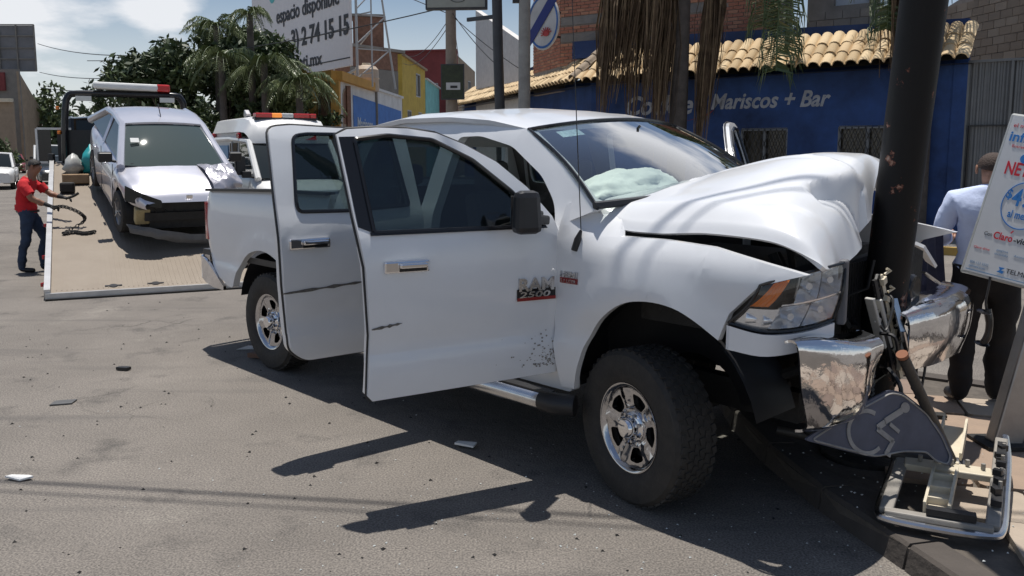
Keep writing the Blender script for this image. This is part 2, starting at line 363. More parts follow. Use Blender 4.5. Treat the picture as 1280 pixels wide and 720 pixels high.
for i in range(-4, 12):
    for j in range(-12, 12):
        c = Vector((3.0, 4.6, 0)) + u1 * (i * .43 + (.215 if j % 2 else 0)) + u2 * (j * .43)
        cs = [c + u1 * sx * .21 + u2 * sy * .21 for sx in (-1, 1) for sy in (-1, 1)]
        if not (2.0 < c.y < 7.2 and c.x < 6.2) or not all(inside(p.x - .14, p.y, near) and inside(p.x, p.y + .2, near) for p in cs): continue
        k = rp.randrange(6)
        if k not in ME_PV:
            a = .207; r6 = random.Random(k); poly = rounded([(-a + r6.uniform(0, .012), -a), (a, -a + r6.uniform(0, .012)), (a - r6.uniform(0, .012), a), (-a, a - r6.uniform(0, .02))], .02, 1)
            ME_PV[k] = MB().prism(poly, lambda x, y: (x, y, .0), (0, 0, -.04)).mesh('paver', ('paver_a', 'paver_b', 'paver_a', 'paver_c', 'paver_b', 'paver_a')[k])
        inst('paver', ME_PV[k], SW, (c.x, c.y, .126 + rp.uniform(-.009, .007)), (rp.uniform(-.012, .012), rp.uniform(-.012, .012), math.atan2(u1.y, u1.x) + rp.uniform(-.015, .015)))

# ---------------------------------------------------------------- the seafood bar across the side street
P0 = Vector((1.5, 20.6, 0)); E = Vector((.8082, -.5889, 0)); NR = Vector((.5889, .8082, 0)); LF = Vector((-.3, .954, 0)); NL = Vector((.954, .3, 0))
def fw(s, z, o=0.): return P0 + E * s + NR * o + Vector((0, 0, z))           # front wall: s along, o inwards
def lw(s, z, o=0.): return P0 + LF * s + NL * o + Vector((0, 0, z))          # street-side wall
M['blue_wall'] = mat('blue_wall_paint', (.022, .062, .20), .8, var=.6, scale=.9, bump=.15, bscale=30)
M['blue_band'] = mat('blue_band_paint', (.02, .05, .16), .75, var=.25, scale=2)
M['tile'] = mat('sand_roof_tile', (.62, .46, .27), .85, var=.35, scale=5, bump=.25, bscale=40, dirt=(.30, .22, .14))
M['tile_old'] = mat('weathered_roof_tile', (.30, .24, .18), .9, var=.4, scale=6, bump=.25)
M['letter'] = mat('grey_white_lettering', (.36, .38, .42), .8, var=.35, scale=6)
M['grille'] = mat('window_grille_iron', (.03, .03, .032), .6)
M['dim_pane'] = mat('dim_window_pane', (.05, .045, .035), .15, var=.3)
M['yellow_kerb'] = mat('faded_yellow_paint', (.42, .27, .06), .8, var=.4, scale=4, dirt=(.2, .14, .07))
M['cement'] = mat('bare_cement', (.27, .25, .225), .95, var=.3, scale=2, bump=.2, bscale=20)
bar = thing('seafood_bar', 'long low blue seafood bar with sand tiled eaves on the far corner', 'building')
win = [[(4.05, 1.05), (5.06, 1.05), (5.06, 2.29), (4.05, 2.29)], [(6.13, 1.05), (7.25, 1.05), (7.25, 2.31), (6.13, 2.31)]]
panel('front_wall', [(.18, 0), (8.42, 0), (8.42, 3.62), (.18, 3.62)], lambda s, z: fw(s, z, .55), NR * .2, 'blue_wall', bar, win, 2)
panel('side_wall', [(.18, 0), (13, 0), (13, 3.62), (.18, 3.62)], lambda s, z: lw(s, z, .55), NL * .2, 'blue_wall', bar, (), 3)
MB().box(fw(8.32, 1.8, .62), (.24, .2, 3.6), math.atan2(E.y, E.x)).build('corner_pier', 'blue_wall', bar)
for wv in win:
    (s0, z0), (s1, z1) = wv[0], wv[2]
    f = MB()
    for a, b in (((s0, z0), (s1, z0)), ((s0, z1), (s1, z1)), ((s0, z0), (s0, z1)), ((s1, z0), (s1, z1)), (((s0 + s1) / 2, z0), ((s0 + s1) / 2, z1))): f.bar(fw(*a, .58), fw(*b, .58), .06, .06)
    fo = f.build('window', mat('window_frame_grey', (.16, .17, .18), .5), bar)
    p = MB(); p.add([fw(s0, z0, .66), fw(s1, z0, .66), fw(s1, z1, .66), fw(s0, z1, .66)], [(0, 1, 2, 3)]); p.build('pane', 'dim_pane', fo)
    gb = MB(); h = z1 - z0
    for k in range(-8, 12):
        for sg in (-1, 1):
            s_a = s0 + k * .13; s_b = s_a + sg * h * .42; za, zb = z0, z1
            def cl(sv): return za + (sv - s_a) / (s_b - s_a) * (zb - za)
            aa, bb_ = (s_a, za), (s_b, zb)
            if s_a < s0: aa = (s0, cl(s0)) if s_b > s0 else None
            if aa and s_a > s1: aa = (s1, cl(s1)) if s_b < s1 else None
            if aa is None: continue
            if s_b > s1: bb_ = (s1, cl(s1))
            if s_b < s0: bb_ = (s0, cl(s0))
            gb.bar(fw(*aa, .545), fw(*bb_, .545), .014, .014)
    tag(gb.build('grille', 'grille', fo), kind='stuff')
# parapet band and roof slab under the tiles
panel('parapet', [(-.62, 4.15), (8.35, 4.08), (8.35, 4.36), (2.5, 4.52), (-.62, 4.58)], lambda s, z: fw(s, z, .92), NR * .25, 'blue_band', bar, (), 3)
panel('side_parapet', [(-.3, 4.15), (13, 3.95), (13, 4.2), (-.3, 4.58)], lambda s, z: lw(s, z, .92), NL * .25, 'blue_band', bar, (), 3)
def eave(f, s0a, s0b, s1, name):
    MB().add([f(s0a, 3.44, .02), f(s1, 3.50, .02), f(s1, 4.15, .92), f(s0b, 4.2, .92)], [(0, 1, 2, 3)]).add([f(s0a, 3.38, .04), f(s1, 3.44, .04), f(s1, 3.46, .6), f(s0b, 3.42, .6)], [(0, 1, 2, 3)]).build(name, 'black', bar)
eave(fw, .05, .35, 8.5, 'eave_board'); eave(lw, .05, .3, 13, 'eave_board')
def tile_mesh(ln, r, m):
    rows = []
    for i in range(3):
        t = i / 2; k = 1 - .06 * t
        row = [(-r * 1.15, ln * t, -.015 + .02 * (1 - t))] + [(-r * k * math.cos(math.pi * j / 6), ln * t, r * .85 * k * math.sin(math.pi * j / 6) + .02 * (1 - t)) for j in range(7)] + [(r * 1.25, ln * t, -.015 + .02 * (1 - t))]
        rows.append(row)
    return MB().shell(rows, .018).mesh('roof_tile', m, 60)
ME_TL = [tile_mesh(.45, .10, 'tile'), tile_mesh(.45, .098, mat('pale_roof_tile', (.70, .54, .33), .85, var=.3, scale=5, bump=.25, dirt=(.38, .28, .17))), tile_mesh(.45, .10, mat('brown_roof_tile', (.50, .37, .21), .85, var=.4, scale=6, bump=.25, dirt=(.24, .18, .12)))]
rt = random.Random(2)
def lay(f, ax, inn, s0, s1, pitch, hip):
    up = (f(3, 4.17, .92) - f(3, 3.47, 0)).normalized(); zx = ax.cross(up)
    if zx.z < 0: zx = -zx
    xv = up.cross(zx)
    q = Matrix((xv, up, zx)).transposed().to_4x4()
    n = int((s1 - s0) / pitch)
    for row in range(3):
        for k in range(n):
            s = s0 + (k + .5) * pitch
            if s < s0 + hip * row: continue
            p = f(s, 3.47 + .035 * (s / 8.5 if f is fw else 0), -.06) + up * (row * .36) + zx * (.012 + .004 * row)
            o = inst('roof_tile', rt.choice(ME_TL), bar); o.matrix_world = Matrix.Translation(p + Vector((0, 0, rt.uniform(-.008, .008)))) @ q @ Matrix.Rotation(rt.uniform(-.03, .03), 4, 'Z')
lay(fw, E, NR, .05, 8.6, .242, .14); lay(lw, LF, NL, .10, 12.8, .242, .12)
ht_ = tile_mesh(.5, .11, 'tile_old')
for k in range(4):
    a = fw(.0, 3.50, -.05) + Vector((.02, .0, 0)); b = (fw(.35, 4.24, .92) + lw(.3, 4.24, .92)) / 2; d = (b - a).normalized(); x = d.cross(Vector((0, 0, 1))).normalized(); zz_ = x.cross(d)
    o = inst('hip_tile', ht_, bar); o.matrix_world = Matrix.Translation(a + (b - a) * (k * .24) + zz_ * (.05 + .01 * k)) @ Matrix((x, d, zz_)).transposed().to_4x4()
# hand-painted lettering on the wall (thin raised paint)
text('lettering', 'Cockte', 'letter', bar, fw(1.10, 2.68, .548), E, (0, 0, 1), .44, .004, .28, .025, 1.72)
text('lettering', 'Mariscos + Bar', 'letter', bar, fw(3.30, 2.76, .548), E, (0, 0, 1), .34, .004, .28, .025, 2.62)
fl_ = MB(); fl_.prism([(2.5, 2.45), (3.25, 2.62), (3.4, 2.75), (3.1, 2.60)], lambda s, z: fw(s, z, .546), NR * -.003); fl_.build('red_flourish', mat('dull_red_paint', (.22, .02, .03), .7), bar)
# upper storey of bare brick set back behind the eaves
M['brick'] = mat('red_brick', (.44, .18, .115), .9, var=.3, scale=3, bump=.3, dirt=(.22, .12, .085))
M['brick_b'] = mat('orange_brick', (.54, .26, .16), .9, var=.3, scale=3, bump=.3, dirt=(.3, .16, .1))
M['mortar'] = mat('mortar', (.33, .29, .25), .95, var=.25, scale=6)
def bricks(name, parent, f, s0, s1, z0, z1, bl, bh, ml=('brick', 'brick_b'), gap=.018, skip=None, depth=.02):
    mb = MB(); rr = random.Random(8); r = 0; z = z0
    while z < z1 - bh * .5:
        s = s0 - (bl / 2 if r % 2 else 0)
        while s < s1:
            a, b = max(s, s0), min(s + bl - gap, s1)
            if b - a > .05 and not (skip and skip((a + b) / 2, z)):
                o = rr.uniform(0, .008); p = [f(a, z, -o), f(b, z, -o), f(b, z + bh - gap, -o), f(a, z + bh - gap, -o)]; q = [f(a, z, depth), f(b, z, depth), f(b, z + bh - gap, depth), f(a, z + bh - gap, depth)]
                mb.add(p + q, [(0, 1, 2, 3), (0, 4, 5, 1), (1, 5, 6, 2), (2, 6, 7, 3), (3, 7, 4, 0)], rr.choice((0, 0, 0, 1)))
            s += bl
        z += bh; r += 1
    return tag(mb.build(name, list(ml), parent), kind='stuff')
up_ = thing('brick_upper_storey', 'unfinished red brick upper storey rising behind the blue bar', 'building')
f14 = lambda s, z, o=0.: fw(s, z, 1.5 + o)
panel('wall', [(-1.35, 4.0), (4.7, 4.0), (4.7, 7.6), (-1.35, 7.6)], lambda s, z: fw(s, z, 1.518), NR * .2, 'mortar', up_, (), 3)
bricks('brickwork', up_, f14, -1.35, 4.7, 4.05, 7.6, .25, .085, skip=lambda s, z: 4.62 < z < 4.85 and s < 2.2 or 5.05 < z < 5.3 and s < 3.2 or s > 4.45)
for (s0, s1, z0, z1) in ((-1.35, 2.2, 4.66, 4.86), (-1.35, 3.2, 5.09, 5.3), (4.45, 4.72, 4.0, 7.6)):
    MB().prism([(s0, z0), (s1, z0), (s1, z1), (s0, z1)], lambda s, z: fw(s, z, 1.492), NR * .06).build('concrete_beam', 'cement', up_)
panel('side_wall', [(0, 3.4), (2.2, 3.4), (2.2, 7.4), (0, 7.6)], lambda s, z: fw(-1.36, z, 1.52) + LF * s, NL * .2, 'mortar', up_, (), 3)
bricks('side_brickwork', up_, lambda s, z, o=0.: fw(-1.38, z, 1.52) + LF * s + NL * o, .0, 2.2, 4.05, 7.4, .25, .085)
wg = thing('white_gable_house', 'plain white gable wall between the two posts left of the brick storey', 'building')
panel('gable_wall', [(0, 0), (6, 0), (6, 6.9), (0, 5.0)], lambda s, z: Vector((.35, 25.5, z)) + Vector((-.28, .96, 0)) * s, Vector((.2, .06, 0)), mat('white_gable', (.62, .60, .58), .8, var=.15), wg, (), 3)
gb_ = thing('grey_rooftop_room', 'low grey rooftop room with pale windows behind the tiled eaves', 'building')
panel('wall', [(4.75, 4.0), (7.6, 4.0), (7.6, 5.02), (6.3, 5.0), (6.3, 6.4), (4.75, 6.4)], lambda s, z: fw(s, z, 2.6), NR * .2, 'cement', gb_, [[(5.35, 5.1), (6.1, 5.1), (6.1, 5.5), (5.35, 5.5)]], 3)
MB().prism([(5.3, 5.05), (6.2, 5.05), (6.2, 5.6), (5.3, 5.6)], lambda s, z: fw(s, z, 2.72), NR * .02).build('window', mat('pale_curtain', (.5, .55, .62), .6), gb_)
bricks('blockwork', gb_, lambda s, z, o=0.: fw(s, z, 2.58 + o), 4.8, 6.2, 4.05, 4.95, .38, .19, ('cement', 'mortar'))
# corrugated grey gate beside the bar
gate = thing('metal_gate', 'grey corrugated metal gate and fence beside the blue bar', 'gate')
M['gate'] = mat('grey_gate_paint', (.17, .175, .18), .5, metal=.3, var=.15, scale=3)
for k in range(6):
    s0 = 8.46 + k * .92; rows = []
    for z in (.05, 3.5):
        rows.append([fw(s0 + .9 * i / 60, z, .60 + .022 * max(-.6, min(.6, 1.3 * math.sin(2 * math.pi * (i / 60) * 9)))) for i in range(61)])
    MB().grid(rows, 0, False).build('metal_sheet', 'gate', gate)
g = MB()
for s in (8.43, 9.15, 11.3): g.bar(fw(s, 0, .57), fw(s, 3.5, .57), .07, .05)
g.bar(fw(8.43, 3.5, .575), fw(14, 3.5, .575), .07, .05); g.build('gate_frame', 'gate', gate)
dr = MB()
for a, b in (((8.52, .1), (8.52, 2.3)), ((8.52, 2.3), (9.5, 2.3)), ((9.5, 2.3), (9.5, .1))): dr.bar(fw(*a, .555), fw(*b, .555), .035, .03)
dd = dr.build('door', 'black', gate); MB().box(fw(8.62, 1.05, .545), (.09, .05, .14), math.atan2(E.y, E.x)).build('handle', 'black', dd)
# pavement of the bar, its yellow-painted kerb
bpav = MB(); bpav.add([fw(-.9, .125, -1.0), fw(16, .125, -1.0), fw(16, .125, .6), fw(.4, .125, .6), lw(14, .125, .6), lw(14, .125, -1.0)], [(0, 1, 2, 3), (0, 3, 4, 5)])
bp = tag(bpav.build('far_pavement', 'concrete'), kind='structure')
kerb_run(bp, [(p.x, p.y) for p in (lw(13, 0, -1.1), lw(.2, 0, -1.1), fw(-1.05, 0, -.7), fw(-.5, 0, -1.1), fw(16, 0, -1.1))], 'yellow_kerb', .14, .16, 1.0)
tag(MB().prism([(.4, .0), (16, 0), (16, .26), (.4, .26)], lambda s, z: fw(s, z, .52), NR * .06).build('wall_skirting', 'yellow_kerb', bar))
# block building far right
M['block'] = mat('brown_block', (.30, .235, .175), .95, var=.3, scale=2, bump=.2, dirt=(.2, .16, .125))
M['block_b'] = mat('tan_block', (.36, .29, .22), .95, var=.3, scale=2, bump=.2, dirt=(.24, .19, .15))
bb = thing('block_building', 'unpainted brown block building rising behind the metal gate', 'building')
def fb_(s, z, o=0.): return Vector((12.0, 19.5, 0)) + Vector((.85, -.52, 0)) * s + Vector((.52, .85, 0)) * o + Vector((0, 0, z))
def fs_(s, z, o=0.): return Vector((12.0, 19.5, 0)) + Vector((-.15, .989, 0)) * s + Vector((.989, .15, 0)) * o + Vector((0, 0, z))
panel('front_wall', [(0, 0), (7, 0), (7, 7.4), (0, 7.4)], lambda s, z: fb_(s, z, .02), Vector((.1, .17, 0)), 'mortar', bb, (), 4)
panel('side_wall', [(.02, 0), (6, 0), (6, 4.9), (.02, 6.4)], lambda s, z: fs_(s, z, .02), Vector((.17, .02, 0)), 'mortar', bb, (), 4)
bricks('blockwork', bb, fb_, 0, 7, 3.0, 7.4, .40, .2, ('block', 'block_b'))
bricks('side_blockwork', bb, fs_, .02, 6, 3.0, 6.4, .40, .2, ('block', 'block_b'), skip=lambda s, z: z > 6.2 - s * .25)
MB().bar(fb_(0, 3, -.03), fb_(0, 7.4, -.03), .3, .12).build('concrete_column', 'cement', bb)
MB().bar(fb_(1.0, 4.0, -.03), fb_(1.1, 5.0, -.05), .12, .05).bar(fb_(1.18, 4.0, -.03), fb_(1.2, 4.8, -.05), .1, .05).build('timber', mat('old_timber', (.22, .13, .08), .9), bb)

# ---------------------------------------------------------------- the black pole the truck hit
def pole_mat():
    m, n, l, p = new_mat('chipped_black_pole'); t = n.new('ShaderNodeTexCoord')
    a = n.new('ShaderNodeTexNoise'); a.inputs['Scale'].default_value = 7; a.inputs['Detail'].default_value = 8; a.inputs['Roughness'].default_value = .7; l.new(t.outputs['Object'], a.inputs['Vector'])
    r = n.new('ShaderNodeValToRGB'); l.new(a.outputs['Fac'], r.inputs[0]); e = r.color_ramp.elements; e[0].position = .615; e[0].color = (.013, .013, .014, 1); e[1].position = .66; e[1].color = (.30, .17, .12, 1)
    p.inputs['Specular IOR Level'].default_value = .18; x = e.new(.635); x.color = (.14, .05, .035, 1); e.new(.75).color = (.45, .40, .36, 1)
    l.new(r.outputs[0], p.inputs['Base Color']); p.inputs['Roughness'].default_value = .5
    b = n.new('ShaderNodeBump'); b.inputs['Strength'].default_value = .5; b.inputs['Distance'].default_value = .006; l.new(a.outputs['Fac'], b.inputs['Height']); l.new(b.outputs[0], p.inputs['Normal'])
    return m
pb, pt = Vector((2.03, 4.62, .10)), Vector((1.98, 3.60, 5.8)); ax_ = (pt - pb)
bp_ = thing('street_pole', 'thick black steel pole with chipped paint leaning over the truck hood', 'pole', pb)
k = [i / 24 for i in range(25)]
MB().tube([ax_ * t for t in k], [.112 - .006 * t for t in k], 32).build('pole_shaft', pole_mat(), bp_, angle=0)
MB().lathe([(.24, 0), (.24, .03), (.15, .04), (.12, .09)], 24).build('base_flange', 'dark', bp_)
# ---------------------------------------------------------------- the crashed pickup truck
# truck frame: x forward from the front axle, y to its left, z up
HEAD = -45.5
truck = thing('pickup_truck', 'white crew-cab pickup truck with open doors and buckled hood crashed against the black pole', 'pickup truck', (1.3228, 4.8650, 0), R(HEAD))
WTAB = [(0.40, .93), (.55, .965), (.66, .985), (.79, .988), (.85, .967), (1.0, .99), (1.2, 1.0), (1.35, .99), (1.45, .97), (1.52, .94), (1.75, .865), (1.95, .79), (2.1, .70)]
def W(z):
    return (interp(z - .03, WTAB) + 2 * interp(z, WTAB) + interp(z + .03, WTAB)) / 4
def tilt(x, y, z): return (x, y, z + .03 * (y + .98))
def side_map(s, off=0.): return lambda x, z: tilt(x, s * (W(z) + off), z)
def T(name, mb, m, parent=None, **k): return mb.build(name, m, parent or truck, **k)

# wheels
def wheel_meshes():
    ty = MB(); fn = lambda x, y, h: (x, h, y)
    ty.lathe([(.235, -.112), (.262, -.132), (.30, -.140), (.345, -.140), (.385, -.133), (.404, -.112), (.408, -.06), (.408, .06), (.404, .112), (.385, .133), (.33, .140), (.262, .132), (.235, .112)], 56, 0, fn, closed=True)
    for k in range(46):
        for row, y in enumerate((-.098, -.052, -.017, .017, .052, .098)):
            a = 2 * math.pi * (k + (.5 if row % 2 else 0)) / 46
            q = Matrix.Rotation(-a, 3, 'Y') @ Matrix.Rotation(.25 if row % 2 else -.25, 3, 'X')
            ty.box((.4085 * math.cos(a), y, .4085 * math.sin(a)), (.010, .027, .036), q)
    ri = MB()
    ri.lathe([(.2, .09), (.2, -.06), (.206, -.092), (.226, -.118), (.237, -.120), (.238, -.110), (.225, -.100), (.215, -.02), (.215, .1)], 48, 0, fn)
    ca = MB()
    ca.lathe([(.082, -.06), (.082, -.083), (.07, -.093), (.058, -.095), (.055, -.135), (.045, -.148), (.02, -.152), (.0005, -.152)], 24, 0, fn)
    lu = MB()
    for k in range(8):
        a = 2 * math.pi * (k + .5) / 8
        lu.tube([(.072 * math.cos(a), -.09, .072 * math.sin(a)), (.072 * math.cos(a), -.118, .072 * math.sin(a))], [.011, .009], 6)
    br = MB(); br.lathe([(.0005, -.03), (.17, -.03), (.17, .0), (.2, .02), (.2, .09), (.0005, .09)], 28, 0, fn)
    return ty.mesh('tyre', 'rubber', 30), ri.mesh('rim', 'rim_chrome', 50), ca.mesh('hub_cap', 'chrome'), lu.mesh('wheel_nut', 'chrome_dull'), br.mesh('wheel', 'dark')
ME_TY, ME_RI, ME_CA, ME_LU, ME_BR = wheel_meshes()
def spoke_disc(parent):
    holes = []
    for k in range(5):
        a = 90 + 72 * k
        h = [(r * math.cos(R(a + d)), r * math.sin(R(a + d))) for r, d in ((.112, -15), (.183, -19), (.190, 0), (.183, 19), (.112, 15))]
        holes.append(rounded(h, .018, 3))
    def fm(a, b):
        r = math.hypot(a, b); ang = (math.degrees(math.atan2(b, a)) - 90 + 36) % 72 - 36
        ridge = max(0, 1 - abs(abs(ang) - 36) / 12) if r > .09 else 0
        return (a, -.082 - .014 * min(1, max(0, (r - .1) / .1)) - .012 * ridge + (.012 if r < .1 else 0), b)
    return panel('spoke_disc', [(.208 * math.cos(2 * math.pi * i / 40), .208 * math.sin(2 * math.pi * i / 40)) for i in range(40)], fm, (0, .03, 0), 'rim_chrome', parent, holes, .03, 30)
proto_disc = None
def truck_wheel(x, y, rz, roll):
    global proto_disc
    w = inst('wheel', ME_BR, truck, (x, y, .408), (0, 0, rz))
    inst('tyre', ME_TY, w); inst('rim', ME_RI, w)
    if proto_disc is None: proto_disc = spoke_disc(w); d = proto_disc
    else: d = inst('spoke_disc', proto_disc.data, w)
    d.rotation_euler = (0, R(roll), 0)
    inst('hub_cap', ME_CA, w); inst('wheel_nut', ME_LU, w)
truck_wheel(0, -.865, R(-14), 20); truck_wheel(-3.808, -.865, 0, 8)
truck_wheel(0, .865, R(180 - 14), 0); truck_wheel(-3.808, .865, R(180), 0)

# fenders (front wings) with their arches
def fender(s, name='fender'):
    arch = [(-.395, .62), (-.37, .69), (-.315, .82), (-.21, .96), (-.06, 1.065), (.10, 1.10), (.26, 1.09), (.39, 1.04), (.51, .97)]
    arch = [tuple(p) for p in catmull(arch, 4)]
    o = [(-.505, .53), (-.42, .53), *arch, (.53, 1.03), (.555, 1.10), (.70, 1.245), (.90, 1.31), (.82, 1.325), (.64, 1.355), (.42, 1.39), (.14, 1.402), (-.14, 1.40), (-.24, 1.52), (-.43, 1.585), (-.515, 1.55), (-.53, 1.36), (-.545, 1.03), (-.53, .8)]
    def fm(x, z):
        y = W(z)
        d = math.hypot(x - .06, z - .44)
        y += .03 * max(0, 1 - abs(d - .68) / .16)                      # flared arch lip
        if z > 1.25: y -= .10 * ((z - 1.25) / .2) ** 2 * (1 if x > -.2 else max(0, (x + .5) / .3))
        if x > .55: y -= .22 * (x - .55) ** 2
        return tilt(x, s * y, z)
    return panel(name, o, fm, (0, -s * .04, 0), 'white', truck, step=.05, angle=45)
f_r = fender(-1); f_l = fender(1)
for s in (-1, 1):
    for cx, r0, e in ((.06, .66, 1.0), (-3.82, .56, .98)):
        rows = [[(cx + r * math.cos(R(a)), s * y, .44 + r * math.sin(R(a))) for a in range(14, 176, 9)] for r, y in ((r0 - .01, .955), (r0, .60), (.3, .50))]
        T('wheel_liner', MB().grid(rows, 0, True), 'black')
# chrome-edged engine badge on the near wing
t1 = text('badge', 'HEMI', 'chrome_dull', f_r, (-.490, -1.004, 1.163), (1, 0, 0), (0, 0, 1), .032, .006, .1, .02, .125)
bb = MB().box((-.427, -1.003, 1.143), (.125, .006, .03)); bb.build('badge_plate', mat('badge_red', (.22, .012, .015), .3), t1)
text('badge_text', '5.7 LITER', 'chrome_dull', t1, (-.485, -1.007, 1.133), (1, 0, 0), (0, 0, 1), .018, .002, .1, .0, .11)
an = T('antenna', MB().tube([(-.40, -.985, 1.31), (-.385, -.98, 1.37), (-.37, -.972, 1.42)], [.022, .02, .008], 10).tube([(-.37, -.972, 1.42), (-.395, -.98, 1.9), (-.44, -.99, 2.75)], [.003, .003, .002], 5), 'black')

# cab: side frames with the door openings, rear wall, floor
cab_out = [(-.30, 1.53), (-.62, 1.765), (-.97, 1.965), (-1.3, 2.025), (-1.7, 2.055), (-2.2, 2.055), (-2.58, 2.01), (-2.70, 1.85), (-2.79, 1.5), (-2.80, .5), (-.45, .5), (-.42, .75), (-.50, 1.0), (-.50, 1.45)]
open_f = rounded([(-.60, .62), (-.57, 1.45), (-.62, 1.56), (-.76, 1.70), (-1.06, 1.865), (-1.37, 1.93), (-1.58, 1.925), (-1.64, 1.45), (-1.62, .62)], .05)
open_r = rounded([(-1.76, .62), (-1.78, 1.45), (-1.73, 1.93), (-2.35, 1.94), (-2.52, 1.9), (-2.6, 1.45), (-2.6, .95), (-2.3, .62)], .06)
for s in (-1, 1):
    panel('cab_side', rounded(cab_out, .03), side_map(s, -.012), (0, -s * .07, 0), ['white', 'grey_trim'], truck, [open_f, open_r], .08, back_m=1)
def roof_pt(x, v):
    y = v * W(1.99)
    ze = interp(x, [(-2.72, 1.97), (-2.58, 2.01), (-2.2, 2.055), (-1.7, 2.055), (-1.3, 2.025), (-.97, 1.965), (-.80, 1.93)])
    return tilt(x, y, ze + .062 * (1 - v * v) * (1 if x < -1 else .85) + .012 * math.exp(-((abs(v) - .8) / .12) ** 2))
rows = []
for i in range(25):
    u = i / 24; r = []
    for j in range(17):
        v = -1 + 2 * j / 16
        x = (-2.66) * (1 - u) + u * (-.975 + .12 * (1 - v * v)); r.append(roof_pt(x, v))
    rows.append(r)
T('roof', MB().shell(rows, .03), ['white'])
T('headliner', MB().grid([[(p[0], p[1] * .97, p[2] - .05) for p in r] for r in rows[1:-1]], 0), 'grey_trim')
# windscreen with a black border band and its wipers
def ws(u, v):
    xb, zb, yb = -.30 + .17 * (1 - v * v), 1.53 + .02 * (1 - v * v), .935
    xt, zt, yt = -.972 + .115 * (1 - v * v), 1.958 + .055 * (1 - v * v), .775
    bow = .03 * math.sin(math.pi * u)
    return tilt(xb + (xt - xb) * u + bow, v * (yb + (yt - yb) * u), zb + (zt - zb) * u + bow * .8)
wsc = T('windscreen', MB().grid([[ws(i / 12, -1 + j / 10) for j in range(21)] for i in range(13)]), 'screen')
edge = [ws(i / 12, -.985) for i in range(13)] + [ws(1, -1 + j / 10) for j in range(1, 20)] + [ws(1 - i / 12, .985) for i in range(13)]
MB().tube([(p[0], p[1], p[2] + .004) for p in edge], .011, 6).build('seal', 'black_gloss', wsc)
MB().tube([(p[0] + .0, p[1], p[2] + .012) for p in [ws(.02, -1 + j / 10) for j in range(21)]], .022, 6).build('cowl', 'black', wsc)
for v0, v1 in ((-.62, -.05), (.12, .68)):
    wp = MB(); a = Vector(ws(.0, v0)) + Vector((.03, 0, .02)); b = Vector(ws(.06, v1)) + Vector((.01, 0, .015))
    wp.tube([a, a * .5 + b * .5 + Vector((0, 0, .02)), b], .009, 6); wp.bar(Vector(ws(.04, v0 - .06)) + Vector((.01, 0, .01)), Vector(ws(.07, v1 + .1)) + Vector((.01, 0, .01)), .012, .018)
    T('wiper', wp, 'black')
stk = MB(); stk.grid([[Vector(ws(u, v)) + Vector((-.003, 0, -.003)) for v in (-.80, -.70, -.60)] for u in (.83, .92)]); stk.build('sticker', mat('sticker_print', (.55, .75, .8), .5, var=.5, scale=50), wsc)
# cab rear wall with its window
rw = MB(); T('rear_wall', rw.box((-2.74, 0, 1.0), (.08, 1.86, 1.0)).box((-2.68, 0, 1.93), (.08, 1.5, .12)).box((-2.70, -.78, 1.68), (.08, .14, .42)).box((-2.70, .78, 1.70), (.08, .14, .42)), 'white')
T('rear_window', MB().grid([[tilt(-2.74, -.74, 1.48), tilt(-2.74, .74, 1.48)], [tilt(-2.67, -.7, 1.9), tilt(-2.67, .7, 1.9)]]), 'glass')
T('cab_floor', MB().box((-1.6, 0, .56), (2.3, 1.84, .06)).box((-.52, 0, .95), (.08, 1.8, .85)), 'black')
# interior
def seat(y, x, w):
    q = Matrix.Rotation(R(-14), 3, 'Y')
    s = T('seat', MB().box((x, y, .88), (.54, w, .16)).box((x, y, .70), (.46, w - .06, .22)), 'cloth', bevel=.04)
    MB().box((x - .30, y, 1.24), (.15, w, .68), q, taper=.9).build('seat_back', 'cloth', s, bevel=.05)
    return s
for y in (-.45, .45):
    s = seat(y, -1.22, .54); MB().box((-1.63, y, 1.68), (.10, .27, .19)).build('headrest', 'cloth', s, bevel=.04)
s = seat(0, -2.15, 1.45)
for y in (-.45, .45): MB().box((-2.56, y, 1.66), (.09, .26, .16)).build('headrest', 'cloth', s, bevel=.04)
da = surf([[(-.45, y, 1.48), (-.62, y, 1.50), (-.80, y, 1.44), (-.86, y, 1.28), (-.78, y, 1.0), (-.6, y, .8)] for y in (-.9, -.5, 0, .5, .9)], 4, 4)
T('dashboard', MB().grid(da), 'black'); T('centre_console', MB().box((-1.05, 0, .85), (.8, .3, .36)), 'black', bevel=.04)
sw = MB(); q = Matrix.Rotation(R(65), 3, 'Y')
sw.lathe([(.19 + .016 * math.cos(a), .016 * math.sin(a)) for a in [2 * math.pi * i / 8 for i in range(8)]], 28, 0, lambda x, y, h: tuple(q @ Vector((x, y, h)) + Vector((-.93, .45, 1.32))), closed=True)
sw.tube([(-.93, .27, 1.32), (-.93, .63, 1.32)], .02, 6).tube([(-.93, .45, 1.32), (-.75, .45, 1.22)], .035, 8)
T('steering_wheel', sw, 'black')
# the passenger's deployed airbag bulging behind the glass
ab = MB(); rows = []
for i in range(33):
    th = math.pi * i / 32; r = []
    for j in range(65):
        ph = 2 * math.pi * j / 64
        p = Vector((math.sin(th) * math.cos(ph), math.sin(th) * math.sin(ph), math.cos(th)))
        k = 1 + .16 * noise.noise(p * 2.6) + .10 * abs(noise.noise(p * 5)) + .05 * abs(noise.noise(p * 11)); r.append((-.66 + .20 * p.x * k, -.22 + .50 * p.y * k, 1.54 + .175 * p.z * k + .05 * p.y))
    rows.append(r)
T('airbag', ab.grid(rows), 'airbag', angle=0)
T('rear_mirror', MB().box((-.82, 0, 1.9), (.04, .25, .07)).tube([(-.8, 0, 1.93), (-.72, 0, 2.0)], .01, 6), 'black', bevel=.01)

